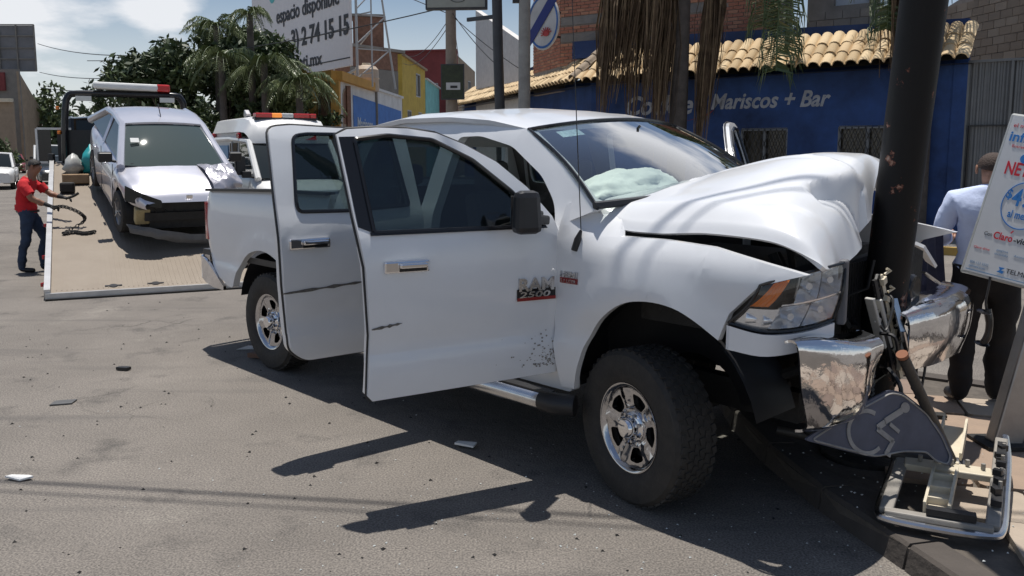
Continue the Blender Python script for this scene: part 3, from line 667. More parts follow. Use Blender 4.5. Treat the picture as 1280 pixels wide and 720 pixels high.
# doors
FD = [(-.0, .61), (-.03, .8), (-.04, 1.03), (-.03, 1.36), (.015, 1.487), (.137, 1.644), (.307, 1.793), (.479, 1.89), (.627, 1.953), (.78, 1.98), (.95, 1.988), (1.10, 1.982), (1.162, 1.955), (1.122, 1.555), (1.085, 1.3), (1.067, .955), (1.07, .85), (1.084, .64), (1.06, .612)]
FW = rounded([(1.075, 1.93), (.9, 1.946), (.657, 1.917), (.446, 1.806), (.238, 1.628), (.115, 1.47), (.10, 1.44), (1.03, 1.468)], .02)
RD = rounded([(0, .6), (.405, .603), (.85, .62, .08), (.94, .70, .08), (.945, .789), (.972, 1.105), (.976, 1.35), (.968, 1.588), (.94, 2.01, .10), (.79, 2.02), (.496, 1.998), (.1, 1.985), (.02, 1.96), (0, 1.45)], .02)
RW = rounded([(.85, 1.58), (.80, 1.955, .08), (.70, 1.965), (.537, 1.96), (.13, 1.945), (.09, 1.5), (.509, 1.495), (.845, 1.512, .06)], .02)
def door_map(sgn, hx, phi, off=0.):
    c, s_ = math.cos(R(phi)), math.sin(R(phi))
    def fm(a, z):
        i = .985 - W(z) - off
        return tilt(hx - a * c - i * s_, sgn * (.985 + a * s_ - i * c), z)
    return fm, (Vector((-s_, -sgn * c, 0))), Vector((c, -sgn * s_, 0))
def make_door(name, outline, win, sgn, hx, phi, label=None):
    fm, inw, along = door_map(sgn, hx, phi)
    d = panel('door', outline, fm, lambda a, z: inw * (.10 if z < 1.40 else .045), ['white', 'grey_trim'], truck, [win], .06, back_m=1, angle=45)
    if label: d['label'] = label
    gm, _, _ = door_map(sgn, hx, phi, -.018)
    big = [((a - .55) * 1.03 + .55, (z - 1.7) * 1.05 + 1.7) for a, z in win]
    panel('window', big, gm, inw * .005, 'glass', d, (), .15)
    tm, _, _ = door_map(sgn, hx, phi, .003)
    k = len(win); ct = Vector((sum(p[0] for p in win) / k, sum(p[1] for p in win) / k))
    loop = [Vector(fm(*p)) - inw * .003 for p in win] ; loop.append(loop[0])
    MB().tube(loop, .012, 6, cap=False).build('window_seal', 'black_gloss', d)
    ol = [Vector(fm(*p)) + inw * .032 for p in outline]; cc = sum(ol, Vector()) / len(ol); ol = [p + (p - cc).normalized() * .004 for p in ol]; ol.append(ol[0])
    MB().tube(ol, .0075, 6, cap=False).build('door_seal', 'black', d)
    return d, fm, inw, along, tm
def handle(d, fm, inw, along, a0, a1, z):
    p0, p1 = Vector(fm(a0, z)), Vector(fm(a1, z)); c = (p0 + p1) / 2; out = -inw; ln = (p1 - p0).length; up = Vector((0, 0, 1))
    q = Matrix((along, out, up)).transposed()
    h = MB().box(c + out * .010, (ln, .02, .062), q).build('handle', 'chrome', d, bevel=.012)
    MB().box(c + out * .035 + up * .006 + along * .03, (ln * .62, .022, .026), q).build('handle_grip', 'chrome', h, bevel=.008)
    MB().box(c + out * .0215 - up * .006 + along * .03, (ln * .6, .004, .035), q).build('handle_recess', 'black_gloss', h)
fr, fm, inw, along, tm = make_door('front', FD, FW, -1, -.53, 71.5, 'open front door with tow mirror and badge')
handle(fr, fm, inw, along, .995, .755, 1.29)
panel('pillar_trim', [(1.152, 1.945), (1.07, 1.945), (1.02, 1.462), (1.106, 1.50)], tm, inw * .006, 'black_gloss', fr, (), .2)
panel('belt_trim', [(1.05, 1.472), (1.05, 1.455), (.06, 1.428), (.07, 1.445)], tm, inw * -.008, 'black_gloss', fr, (), .2)
# lettering on the door
o = Vector(fm(.250, 1.072)) - inw * .002
bd = text('badge', 'RAM', 'chrome_dull', fr, Vector(fm(.250, 1.098)) - inw * .002, along, (0, 0, 1), .07, .012, 0, .03, .215)
MB().box(Vector(fm(.135, 1.075)) - inw * .004, (.235, .008, .055), Matrix((along, -inw, Vector((0, 0, 1)))).transposed()).build('badge_plate', 'black_gloss', bd)
MB().box(Vector(fm(.135, 1.048)) - inw * .009, (.235, .006, .018), Matrix((along, -inw, Vector((0, 0, 1)))).transposed()).build('badge_stripe', mat('badge_stripe_red', (.25, .015, .015), .3), bd)
text('badge_text', '2500', 'chrome_dull', bd, Vector(fm(.245, 1.061)) - inw * .008, along, (0, 0, 1), .032, .008, .15, .02, .19)
M['scratch'] = mat('scraped_paint', (.15, .14, .13), .8, var=.5, scale=60)
def scratch(d, tm, inw, a0, a1, z0, z1, w):
    r = random.Random(3); up, lo = [], []
    for i in range(13):
        t = i / 12; a = a0 + (a1 - a0) * t; z = z0 + (z1 - z0) * t; k = w * (.35 + r.random() * .8) * (math.sin(math.pi * min(1, t * 1.0 + .05)) ** .5 + .05)
        up.append(tm(a, z + k / 2)); lo.append(tm(a, z - k / 2))
    MB().grid([up, lo]).build('scratch', 'scratch', d, angle=0)
scratch(fr, tm, inw, 1.06, .90, .985, 1.0, .02)
sp_m = MB(); r9 = random.Random(17)
for k in range(110):                                                    # splashed mud on the lower front corner of the door
    a, z = abs(r9.gauss(0, .11)) + .01, .66 + abs(r9.gauss(0, .085)); s_ = r9.uniform(.0015, .006); t0 = r9.random() * 6
    sp_m.add([tm(a + s_ * math.cos(t0 + q) * 1.2, z + s_ * math.sin(t0 + q)) for q in (0, 1.3, 2.5, 3.8, 5)], [(0, 1, 2, 3, 4)])
tag(sp_m.build('mud_splash', mat('dried_mud', (.26, .24, .22), .95), fr), kind='stuff')
# the tow mirror on the front door
mc = Vector(fm(.265, 1.535)) - inw * .20
q = Matrix((along, -inw, Vector((0, 0, 1)))).transposed()
mr = MB().box(mc, (.155, .11, .225), q, taper=.86).build('mirror', 'black', fr, bevel=.035)
MB().bar(mc + inw * .04 - Vector((0, 0, .03)), Vector(fm(.08, 1.47)), .10, .05).bar(mc + inw * .04 + Vector((0, 0, .02)), Vector(fm(.1, 1.50)), .07, .04).build('mirror_arm', 'black', mr, bevel=.012)
MB().box(mc - inw * -.057, (.13, .004, .17), q).build('mirror_glass', 'chrome', mr)
fr2, fm2, inw2, along2, tm2 = make_door('rear', RD, RW, -1, -1.70, 84, 'open rear door with a dark scrape across it')
handle(fr2, fm2, inw2, along2, .935, .675, 1.325)
scratch(fr2, tm2, inw2, .985, .42, 1.046, 1.052, .024)
fl, fm3, inw3, al3, tm3 = make_door('front', FD, FW, 1, -.53, 66, 'open front door on the far side')
rl, fm4, inw4, al4, tm4 = make_door('rear', RD, RW, 1, -1.70, 0)
for (d, f, iv, al, a0, a1, z) in ((fl, fm3, inw3, al3, .995, .755, 1.29), (rl, fm4, inw4, al4, .935, .675, 1.325)): handle(d, f, iv, al, a0, a1, z)

# running boards
for s in (-1, 1):
    rb = MB().tube([(-.42, s * .98, .44), (-.50, s * 1.02, .44), (-2.6, s * 1.02, .43), (-2.7, s * .95, .43)], .055, 12)
    o = T('running_board', rb, 'chrome_dull'); MB().box((-1.5, s * 1.01, .494), (1.9, .07, .01)).build('step_pad', 'black', o)
    MB().tube([(-.40, s * .97, .44), (-.50, s * 1.02, .44), (-.60, s * 1.02, .44)], .062, 12).build('end_cap', 'black', o)

# bed
bo = [(-2.83, .6), (-2.83, 1.515), (-3.68, 1.51), (-4.88, 1.475), (-4.96, 1.38), (-4.985, 1.12), (-4.96, .90), (-4.84, .84), (-4.66, .70), (-4.50, .64), (-4.38, .64), *[(x, z) for x, z in arc(-3.82, .44, .575, 22, 158, 26)][::-1], (-3.24, .62)]
for s in (-1, 1):
    def bm_(x, z, s=s):
        y = W(z) + .02; d = math.hypot(x + 3.82, z - .44); y += .03 * max(0, 1 - abs(d - .6) / .14)
        if x < -4.75: y -= 1.2 * (x + 4.75) ** 2
        return tilt(x, s * min(y, 1.03), z)
    b = panel('bed_side', bo, bm_, (0, -s * .06, 0), 'white', truck, step=.06, angle=45)
    MB().bar(tilt(-2.84, s * .965, 1.522), tilt(-3.7, s * .965, 1.518), .09, .022).bar(tilt(-3.7, s * .965, 1.518), tilt(-4.87, s * .965, 1.484), .09, .022).build('rail_cap', 'black', b)
    tl = T('tail_light', MB().shell([[tilt(-4.865, s * 1.005, z), tilt(-4.95, s * .985, z), tilt(-5.0, s * .90, z)] for z in (1.03, 1.2, 1.37)], .03), 'red_lens')
T('bed_floor', MB().box((-3.94, 0, .90), (2.24, 1.94, .05)).box((-2.86, 0, 1.15), (.06, 1.86, .66)), 'black')
T('tailgate', MB().box((-4.93, 0, 1.16), (.09, 1.75, .56)), 'white', bevel=.02)
_rb = [(-4.60, .975, .585, .62), (-4.74, 1.0, .60, .76), (-4.88, 1.005, .63, .85), (-5.0, .985, .66, .87), (-5.07, .90, .67, .88), (-5.09, .6, .67, .86), (-5.09, .2, .70, .80)]
_rb = _rb + [(x, -y, a, b) for x, y, a, b in _rb[::-1]]
rbm = [[tilt(x, y, a + (b - a) * t) for x, y, a, b in _rb] for t in (0, .5, 1)]
T('rear_bumper', MB().shell(rbm, .03), 'chrome')
# frame, axles, engine bay
fr_ = MB()
for s in (-1, 1): fr_.bar((.65, s * .42, .55), (-4.9, s * .42, .60), .09, .16)
fr_.tube([(0, -.75, .41), (0, .75, .41)], .05, 8).tube([(-3.808, -.75, .41), (-3.808, .75, .41)], .055, 8).tube([(-.2, .1, .5), (-3.7, .0, .5)], .045, 8)
fr_.lathe([(.0, -.16), (.13, -.1), (.16, 0), (.13, .1), (.0, .16)], 12, 0, lambda x, y, h: (-3.808 + x, h, .41 + y))
T('chassis_frame', fr_, 'dark')
en = MB().box((.05, 0, .95), (.75, .62, .62)).box((.48, 0, 1.0), (.12, 1.25, .60)).box((.1, .6, 1.15), (.5, .35, .3)).box((.15, -.6, 1.12), (.55, .3, .35))
en.box((.50, .3, .72), (.25, .9, .10)).box((.5, -.45, .80), (.12, .10, .3))
en.bar((-.25, -.84, 1.33), (.80, -.82, 1.25), .06, .10).bar((-.25, -.80, 1.25), (.78, -.74, 1.18), .20, .06)
rr = random.Random(5)
for k in range(22):
    a = Vector((rr.uniform(.5, .76), rr.uniform(-.75, .15), rr.uniform(.55, 1.2))); b = a + Vector((rr.uniform(-.12, .14), rr.uniform(-.25, .25), rr.uniform(-.3, .25)))
    en.tube([a, (a + b) / 2 + Vector((.06, 0, -.04)), b], rr.uniform(.008, .028), 6)
T('engine_bay', en, 'dark')
rd_ = MB().box((.66, -.03, .98), (.04, 1.0, .56), Matrix.Rotation(.12, 3, 'Z'))
for i in range(30): rd_.box((.685, -.5 + i * .032, .98), (.012, .012, .54), Matrix.Rotation(.12, 3, 'Z'))
T('radiator', rd_, 'dark')

# hood, buckled up in the middle
HC = [(-.845, [(-.36, 1.50), (-.22, 1.415), (.05, 1.405), (.34, 1.425), (.64, 1.415), (.80, 1.375), (.905, 1.313)]),
      (-.815, [(-.37, 1.53), (-.21, 1.46), (.05, 1.455), (.34, 1.475), (.63, 1.465), (.80, 1.42), (.905, 1.30)]),
      (-.72, [(-.39, 1.55), (-.2, 1.535), (.05, 1.55), (.34, 1.565), (.62, 1.54), (.78, 1.46), (.887, 1.291)]),
      (-.50, [(-.42, 1.565), (-.2, 1.58), (.05, 1.61), (.34, 1.64), (.60, 1.62), (.77, 1.50), (.838, 1.285)]),
      (-.33, [(-.44, 1.575), (-.2, 1.615), (.05, 1.66), (.36, 1.705), (.60, 1.69), (.75, 1.57), (.83, 1.325)]),
      (-.14, [(-.46, 1.58), (-.2, 1.645), (.08, 1.715), (.39, 1.77), (.60, 1.755), (.74, 1.67), (.808, 1.40)]),
      (.06, [(-.47, 1.59), (-.2, 1.655), (.08, 1.735), (.39, 1.795), (.57, 1.79), (.68, 1.745), (.735, 1.60)]),
      (.34, [(-.45, 1.60), (-.2, 1.67), (.08, 1.745), (.36, 1.795), (.52, 1.80), (.60, 1.79), (.66, 1.745)]),
      (.62, [(-.42, 1.59), (-.2, 1.65), (.05, 1.715), (.3, 1.75), (.46, 1.755), (.57, 1.745), (.63, 1.70)]),
      (.845, [(-.38, 1.53), (-.2, 1.56), (.05, 1.59), (.3, 1.60), (.5, 1.58), (.6, 1.55), (.66, 1.51)])]
hood_rows = surf([[(x, y, z + .012) for x, z in c] for y, c in HC], 14, 12)
_flat = [catmull([(x, y, z + .012) for x, z in c], 14) for y, c in HC]
for j_, r in enumerate(hood_rows):                                      # stiff pressed sheet: half way to straight spans between the ribs
    for i in range(len(r)):
        k_ = min(j_ // 12, len(HC) - 2); r[i] = r[i] * .45 + _flat[k_][i].lerp(_flat[k_ + 1][i], j_ / 12 - k_) * .55
for r in hood_rows:                                                    # creases and dents pressed in by the crash
    for p in r:
        x, y, z = p
        p.z += .004 * noise.noise(Vector((x * 3.1, y * 3.4, 1.7))) * max(0, min(1, (x - .1) * 3))
        # a sharp-edged dent folded into the lip on the near side of the pole
        dx_, dy_ = x - .66, y + .47; u = dx_ * .36 + dy_ * .93; v = dx_ * .93 - dy_ * .36
        if 0 < u < .40: p.x -= .055 * max(0, 1 - abs(v) / .075) * min(1, u / .06); p.z -= .045 * max(0, 1 - abs(v) / .075) * min(1, u / .06)
        k4 = abs(y + .62 + .10 * math.sin(x * 5)) / .07                    # pressed valley along the near flank
        if x > .3: p.z -= .012 * max(0, 1 - k4) * min(1, (x - .3) / .25)
        k2 = abs((y + .06) + .25 * (x - .2) ** 2) / .035                  # long soft styling ridge
        if y < .3: p.z += .012 * max(0, 1 - k2)
hd = T('hood', MB().shell(hood_rows, .02), 'white', angle=24)

# headlight: clear lens over a chrome bowl and an amber reflector
def hl(u, v, off=0., s=-1):
    tp = [(.705, -.998, 1.250), (.80, -.955, 1.288), (.87, -.86, 1.310), (.905, -.74, 1.322), (.920, -.62, 1.328)]
    bt = [(.555, -1.002, 1.060), (.70, -.975, 1.038), (.80, -.90, 1.040), (.865, -.79, 1.052), (.90, -.67, 1.068)]
    c = catmull(tp, 4); d = catmull(bt, 4); i = min(int(u * 16), 15); f = u * 16 - i
    p = (c[i] * (1 - f) + c[i + 1] * f) * v + (d[i] * (1 - f) + d[i + 1] * f) * (1 - v)
    p = p + Vector((.03, -.015, 0)) * math.sin(math.pi * v) * (1 - .4 * u)
    p += Vector((-.8, .6, 0)) * off
    return tilt(p.x, s * -p.y, p.z)
for s in (-1, 1):
    if s == 1: continue
    L_ = T('headlight', MB().grid([[hl(u / 16, v / 8, 0, s) for u in range(17)] for v in range(9)]), 'lens')
    bowl = MB()
    for u0, u1, v0, v1, dep in ((.42, .66, .5, .97, .10), (.67, .97, .5, .97, .12), (.30, .60, .04, .46, .09), (.61, .97, .04, .46, .12)):
        g = []
        for i in range(9):
            g.append([hl(u0 + (u1 - u0) * j / 8, v0 + (v1 - v0) * i / 8, .012 + dep * (1 - max(abs(j / 4 - 1), abs(i / 4 - 1)) ** 2), s) for j in range(9)])
        bowl.grid(g)
        c = Vector(hl((u0 + u1) / 2, (v0 + v1) / 2, dep * .75, s)); bowl.tube([c, c + Vector((.045, -.03, 0))], [.022, .016], 10)
    bowl.grid([[hl(u / 16, v, .011, s) for u in range(5, 17)] for v in (.47, .50)]).grid([[hl(u / 16, v, .011, s) for u in range(1, 6)] for v in (.02, .25, .42)])
    for u in (.10, .22): bowl.tube([hl(u, .2, .012, s), hl(u + .09, .2, .03, s)], [.026, .02], 8)
    bowl.build('reflector', mat('lamp_reflector', (.82, .83, .85), .22, metal=.75), L_, angle=0)
    MB().grid([[hl(.06 + .15 * u / 6 + .12 * v, .46 + .46 * v, .02 + .006 * (u % 2), s) for u in range(7)] for v in (0, .25, .5, .75, 1)], 0, False).build('amber_reflector', 'amber', L_)
    MB().grid([[hl(u / 16, v / 8, .13, s) for u in range(17)] for v in range(9)]).build('housing', 'black', L_)
    e = [hl(0, v / 8, -.002, s) for v in range(9)] + [hl(u / 16, 1, -.002, s) for u in range(1, 17)] + [hl(1, 1 - v / 8, -.002, s) for v in range(1, 9)] + [hl(1 - u / 16, 0, -.002, s) for u in range(1, 17)]
    MB().tube(e, .007, 6).build('lamp_rim', 'black_gloss', L_)
    # painted strip below the lamp, dark bracket at its inner end
    st = [[Vector(hl(u / 16, 0, -.012, s)) + Vector((0, 0, -.014 - d * (.75 + .5 * (1 - u / 16)))) for u in range(-0, 17)] for d in (0, .045, .09)]
    T('headlight_trim', MB().shell(st, (-.02, .01, 0)), 'white')
    p = Vector(hl(1, .5, 0, s)); T('lamp_bracket', MB().box(p + Vector((-.02, .05, -.01)), (.04, .07, .30), Matrix.Rotation(.3, 3, 'Z')), mat('grey_bracket', (.12, .12, .13), .6), bevel=.01)
# front bumper, torn in two by the pole
g = surf([[(.84, -1.01, 1.01), (.89, -1.0, 1.0), (.90, -.965, .80), (.90, -.90, .625), (.84, -.88, .585)],
          [(.88, -.84, 1.01), (.97, -.84, .985), (.985, -.82, .79), (.965, -.78, .62), (.9, -.78, .59)],
          [(.90, -.60, .975), (1.005, -.60, .94), (1.02, -.60, .78), (1.0, -.58, .63), (.93, -.58, .60)],
          [(.90, -.36, .95), (1.0, -.36, .91), (.985, -.40, .80), (.97, -.42, .68), (.90, -.42, .66)]], 6, 6)
fb = T('front_bumper', MB().shell([[tilt(*p) for p in r] for r in g], .012), 'chrome_bent', angle=60)
fb['label'] = 'near half of the torn chrome front bumper'
lat = MB()
for i in range(7):
    for j in range(6):
        x, y, z = .98 - .016 * i, -.46 + .045 * i, .68 + .045 * j + (.022 if i % 2 else 0) - .01 * i
        lat.tube([(x + .02 * math.cos(a), y + .024 * math.cos(a) , z + .024 * math.sin(a)) for a in [2 * math.pi * k / 6 for k in range(7)]], .005, 4, cap=False)
lat.build('bumper_mesh', 'black', fb)
g = surf([[(.90, -.02, 1.01), (.99, -.03, .99), (1.0, -.03, .85), (.98, -.02, .72)], [(.88, .35, 1.03), (1.03, .33, 1.0), (1.05, .34, .84), (1.0, .36, .68)], [(.86, .75, 1.01), (1.02, .72, .98), (1.04, .72, .82), (.99, .72, .66)], [(.80, 1.06, 1.0), (.96, 1.03, .97), (.985, .98, .8), (.95, .93, .62)]], 6, 6)
fb2 = T('front_bumper', MB().shell([[tilt(p[0], p[1], p[2] - .02) for p in r] for r in g], .012), 'chrome_bent', angle=60); fb2['label'] = 'far half of the torn chrome front bumper'
# fog lamp and crumpled pieces between the halves
T('fog_lamp', MB().lathe([(.075, 0), (.085, .03), (.075, .05), (.06, .045), (.0, .03)], 18, 0, lambda x, y, h: (.86 + h, .30 + x, 1.10 + y)), 'black_gloss')
T('headlight_rest', MB().shell([[(.78, .30 + .1 * j, 1.05 + .12 * i + .03 * math.sin(j)) for j in range(5)] for i in range(3)], .02), 'dark')
T('torn_wing_edge', MB().shell([[(.74, .72 + .05 * i, 1.30 - .03 * i + .05 * j), (.79, .73 + .055 * i, 1.28 - .035 * i + .04 * j)] for i in range(5) for j in (0,)], .02), 'white')
cr_ = MB(); r5 = random.Random(9)
rows = [[(.90 - .05 * i + r5.uniform(-.03, .03), .15 + .13 * j + r5.uniform(-.02, .02), .72 - .055 * i + r5.uniform(-.04, .04)) for j in range(5)] for i in range(5)]
T('crumpled_skirt', cr_.shell(rows, .006), mat('grey_skirt', (.30, .30, .27), .5, var=.3), angle=10)
r8 = random.Random(31)
for k in range(16):                                                     # torn wiring and bent brackets hanging around the pole
    a = Vector((r8.uniform(.80, .96), r8.uniform(-.22, .55), r8.uniform(.75, 1.2))); b = a + Vector((r8.uniform(-.06, .08), r8.uniform(-.16, .16), r8.uniform(-.32, -.08)))
    if k % 3: T('wire', MB().tube(catmull([a, a.lerp(b, .4) + Vector((.05, r8.uniform(-.06, .06), .03)), b.lerp(a, .2) + Vector((.03, r8.uniform(-.05, .05), -.05)), b], 5), r8.uniform(.005, .011), 6), 'black')
    else: T('bracket', MB().bar(a, a.lerp(b, .5) + Vector((.02, 0, 0)), .035, .010).bar(a.lerp(b, .5) + Vector((.02, 0, 0)), b + Vector((0, .06, .04)), .030, .010), 'dark' if k % 2 else 'chrome_dull')
# broken grille frame strips standing against the pole
gs = MB()
for a, b in (((.875, -.215, 1.115), (.90, -.085, .845)), ((.88, -.130, 1.10), (.905, -.02, .84))): gs.bar(a, b, .05, .02)
gs.bar((.89, -.17, 1.0), (.89, -.02, .97), .012, .03)
T('grille_strip', gs, mat('pale_plastic', (.50, .49, .46), .5, var=.15), bevel=.006)
lad = MB(); a, b = Vector((.93, .07, .66)), Vector((.865, -.105, 1.22)); c, d = Vector((.935, .015, .66)), Vector((.87, -.155, 1.20))
lad.bar(a, b, .022, .02).bar(c, d, .018, .02)
for i in range(22):
    t = i / 21; lad.bar(a.lerp(b, t), c.lerp(d, t) + Vector((0, 0, -.03)), .012, .012)
lb = T('grille_ladder', lad, 'black')
pg = MB()
for i in range(6):
    p = a.lerp(b, .12 + i * .165) + Vector((.015, .012, 0)); pg.box(p, (.03, .04, .035), Matrix.Rotation(i * .7, 3, 'X')).tube([p + Vector((0, .02, .03)), p + Vector((.02, .045, .05)), p + Vector((.01, .02, .06))], .008, 6)
pg.bar(a + Vector((.012, .01, 0)), b + Vector((.012, .01, 0)), .014, .02)
pg.build('clip', 'beige_plastic', lb)
# ---------------------------------------------------------------- vehicles in the street
M['dark_glass'] = tinted('dark_car_glass', (.018, .024, .026), .8)
M['screen_car'] = tinted('reflecting_car_glass', (.055, .075, .068), 1.3)
M['bodywhite'] = mat('van_white', (.76, .76, .75), .35, coat=.4, var=.05)
M['plate'] = mat('number_plate', (.7, .7, .66), .5)
def car_wheel_meshes(r, wd):
    fn = lambda x, y, h: (x, h, y); h = wd / 2
    ty = MB().lathe([(r * .62, -h), (r * .8, -h * 1.08), (r * .96, -h), (r, -h * .7), (r, h * .7), (r * .96, h), (r * .62, h)], 24, 0, fn)
    ri = MB().lathe([(r * .64, -h * .95), (r * .6, -h * .8), (r * .57, -h * .3), (r * .2, -h * .55), (.001, -h * .6)], 24, 0, fn)
    for k in range(5):
        a = 2 * math.pi * k / 5; ri.bar((r * .12 * math.cos(a), -h * .75, r * .12 * math.sin(a)), (r * .60 * math.cos(a), -h * .8, r * .60 * math.sin(a)), r * .16, h * .2)
    return ty.mesh('wheel', 'rubber'), ri.mesh('rim', 'steel')
def car(name, label, cat, loc, rz, L, wd, deck, house, top_w, axles, r, zb, paint, group=None, plan=None, glassm='dark_glass', steer=0, screen=None, cap=True, cut=None, parts=True, hood_extra=None):
    """deck: (s, z) upper edge of the lower body from nose to tail; house: cowl, front of roof, rear of roof, tail of glass as (s, z); s runs back from the nose"""
    root = thing(name, label, cat, loc, rz, group); hw = wd / 2; X = lambda s: L / 2 - s
    plan = plan or [(0, .80), (.12, .90), (.45, .98), (1.0, 1.0), (L - .9, 1.0), (L - .3, .96), (L, .86)]
    sts = sorted(set([round(i * L / 70, 4) for i in range(71)])); ra = r * 1.16
    def zl(s):
        z = zb
        for a in axles:
            d = abs(s - a)
            if d < ra: z = max(z, r + math.sqrt(ra * ra - d * d))
        if cut and s < cut[0]: z = max(z, cut[1])
        return z
    def sec(s):
        w = hw * interp(s, plan); zd = interp(s, deck); a = min(zl(s), zd - .08); cr = .05 * min(1, s / .5, (L - s) / .5)
        return [(w * .955, a), (w * .985, a + .2 * (zd - a)), (w, a + .48 * (zd - a)), (w * .985, a + .72 * (zd - a)), (w * .955, a + .87 * (zd - a)), (w * .905, zd - .035 * min(1, (zd - a) / .2)), (w * .82, zd - .005 + cr * .15), (w * .62, zd + cr * .55), (w * .3, zd + cr * .9), (0, zd + cr)]
    b = MB(); rows = []
    for s in sts:
        q = sec(s); rows.append([(X(s), -y, z) for y, z in q] + [(X(s), y, z) for y, z in q[-2::-1]])
    b.grid(rows, 0, True)
    if cap:
        for s, fl in ((sts[0], 1), (sts[-1], 0)):
            q = sec(s); v = [(X(s), -y, z) for y, z in q] + [(X(s), y, z) for y, z in q[-2::-1]]; b.add(v, [tuple(range(len(v)))[::-1] if fl else tuple(range(len(v)))], 0)
    body = b.build('body', paint, root, angle=62)
    MB().box((0, 0, (zb + .5) / 2 + .1), (L * .93, wd * .60, .5 - zb + .1)).box((0, 0, zb + .18), (L * .45, wd * .85, .2)).build('underbody', 'dark', root)
    (s0, z0), (s1, z1), (s2, z2), (s3, z3) = house; wb, wt = hw * .90, hw * top_w
    def rail(s, z, k=0): f = (z - z0) / (z1 - z0) if z1 > z0 else 0; return wb + (wt - wb) * max(0, min(1, f))
    bow = .10
    wscr = [[(X(s0 + (s1 - s0) * t) + bow * (1 - v * v) * (1 - .5 * t), v * (wb + (wt - wb) * t) * .97, z0 + (z1 - z0) * t + .03 * (1 - v * v) * t + .02 * math.sin(math.pi * t)) for v in [i / 6 - 1 for i in range(13)]] for t in [j / 6 for j in range(7)]]
    MB().grid(wscr).build('windscreen', screen or glassm, root)
    rg = [[(X(s3 + (s2 - s3) * t) - bow * .6 * (1 - v * v) * (1 - t), v * (wb * .95 + (wt - wb * .95) * t) * .97, z3 + (z2 - z3) * t) for v in [i / 6 - 1 for i in range(13)]] for t in [j / 4 for j in range(5)]]
    MB().grid(rg).build('rear_window', glassm, root)
    roof = []
    for i in range(13):
        t = i / 12; s = s1 + (s2 - s1) * t; z = z1 + (z2 - z1) * t + .045 * math.sin(math.pi * t)
        roof.append([(X(s) + (bow * .5 * (1 - v * v) if i == 0 else 0), v * wt * 1.01, z + .04 * (1 - v * v)) for v in [k / 6 - 1 for k in range(13)]])
    MB().shell(roof, .03).build('roof', paint, root)
    for sd in (-1, 1):
        P = lambda s, z, k=1.: (X(s), sd * (rail(s, z) if z > z0 + .01 else wb) * k, z)
        side = MB(); n = 16; lo, hi = [], []
        for i in range(n + 1):
            s = s0 + (s3 - s0) * i / n
            zt = z0 + (z1 - z0) * (s - s0) / (s1 - s0) if s < s1 else (z1 + (z2 - z1) * (s - s1) / (s2 - s1) + .04 * math.sin(math.pi * (s - s1) / (s2 - s1)) if s < s2 else z2 + (z3 - z2) * (s - s2) / (s3 - s2))
            zbt = interp(s, deck) - .01 if False else z0 + (z3 - z0) * i / n
            lo.append((X(s), sd * wb * .985, zbt)); hi.append((X(s), sd * (wb + (wt - wb) * max(0, (zt - z0) / (z1 - z0))) * .99, max(zt, zbt + .002)))
        side.grid([lo, hi]).build('side_window', glassm, root)
        pl = MB(); wA = .035 * wd
        pl.tube([P(s0 - .03, z0 - .02), P(s1, z1), ((X((s1 + s2) / 2)), sd * wt * 1.01, (z1 + z2) / 2 + .045), P(s2, z2), (X(s3 + .02), sd * wb * .97, z3 - .02)], [wA, wA * .9, wA * .8, wA, wA * 1.2], 8)
        sB = s0 + (s3 - s0) * .5; pl.bar((X(sB), sd * wb, z0), (X(sB + .06), sd * wt, z1 + .02), .07, .03)
        pl.build('pillar', paint, root)
        m = MB().box((X(s0 + .18), sd * (hw + .09), z0 + .08), (.11, .19, .14)).bar((X(s0 + .16), sd * hw * .93, z0 + .01), (X(s0 + .18), sd * (hw + .05), z0 + .04), .05, .04)
        m.build('mirror', 'black', root, bevel=.03)
    wm = car_wheel_meshes(r, .2 if wd < 1.85 else .22)
    for a in axles:
        for sd in (-1, 1):
            o = inst('wheel', wm[0], root, (X(a), sd * (hw - .12), r), (0, 0, (0 if sd < 0 else math.pi) + (steer if a == axles[0] else 0))); inst('rim', wm[1], o)
            MB().grid([[(X(a) + (ra + .01) * math.cos(R(t)), sd * y, r + (ra + .01) * math.sin(R(t))) for t in range(-10, 191, 20)] for y in (hw * .9, hw * .45)], 0, True).build('wheel_liner', 'black', root)
    return root, X, sec
def lamp_patch(root, name, m, pts, t=.02, bevel=.01, parent=None):
    return MB().shell(pts, t).build(name, m, parent or root)

# --- tow truck with its tilted flat bed; bed frame: u across, t up the slope
BO = Vector((-5.75, 10.15, .06)); BT = Vector((-.46, .888, .0)).normalized(); BU = Vector((.915, .40, 0)).normalized(); SL = .255
def bed(u, t, h=0.): return BO + BU * u + BT * t + Vector((0, 0, SL * t + h))
M['bedplate'] = mat('worn_bed_plate', (.265, .225, .18), .55, metal=.25, var=.35, scale=2.2, bump=.15, bscale=50, dirt=(.15, .115, .085))
M['bed_edge'] = mat('aluminium_edge', (.58, .58, .58), .4, metal=.6, var=.15)
tow = thing('tow_truck', 'flatbed tow truck with tilted tan bed, black hoop and light bar', 'tow truck', bed(1.25, 3, -.8))
tow_inv = Vector(tow.location)
def tb(name, mb, m, parent=None, **k):
    mb.v = [tuple(Vector(p) - tow_inv) for p in mb.v]; return mb.build(name, m, parent or tow, **k)
BLn = 6.1; BW = 2.5
up_b = BU.cross((BT + Vector((0, 0, SL))).normalized())
if up_b.z < 0: up_b = -up_b
pl = MB(); pl.prism([(0.04, .0), (BW - .04, .0), (BW - .04, BLn), (0.04, BLn)], lambda u, t: bed(u, t, .0), up_b * -.09)
bp0 = tb('bed_plate', pl, 'bedplate')
rb = MB()
for i in range(40):
    u = .10 + i * (BW - .2) / 39; rb.bar(bed(u, .12, .003), bed(u, BLn - .1, .003), .014, .003)
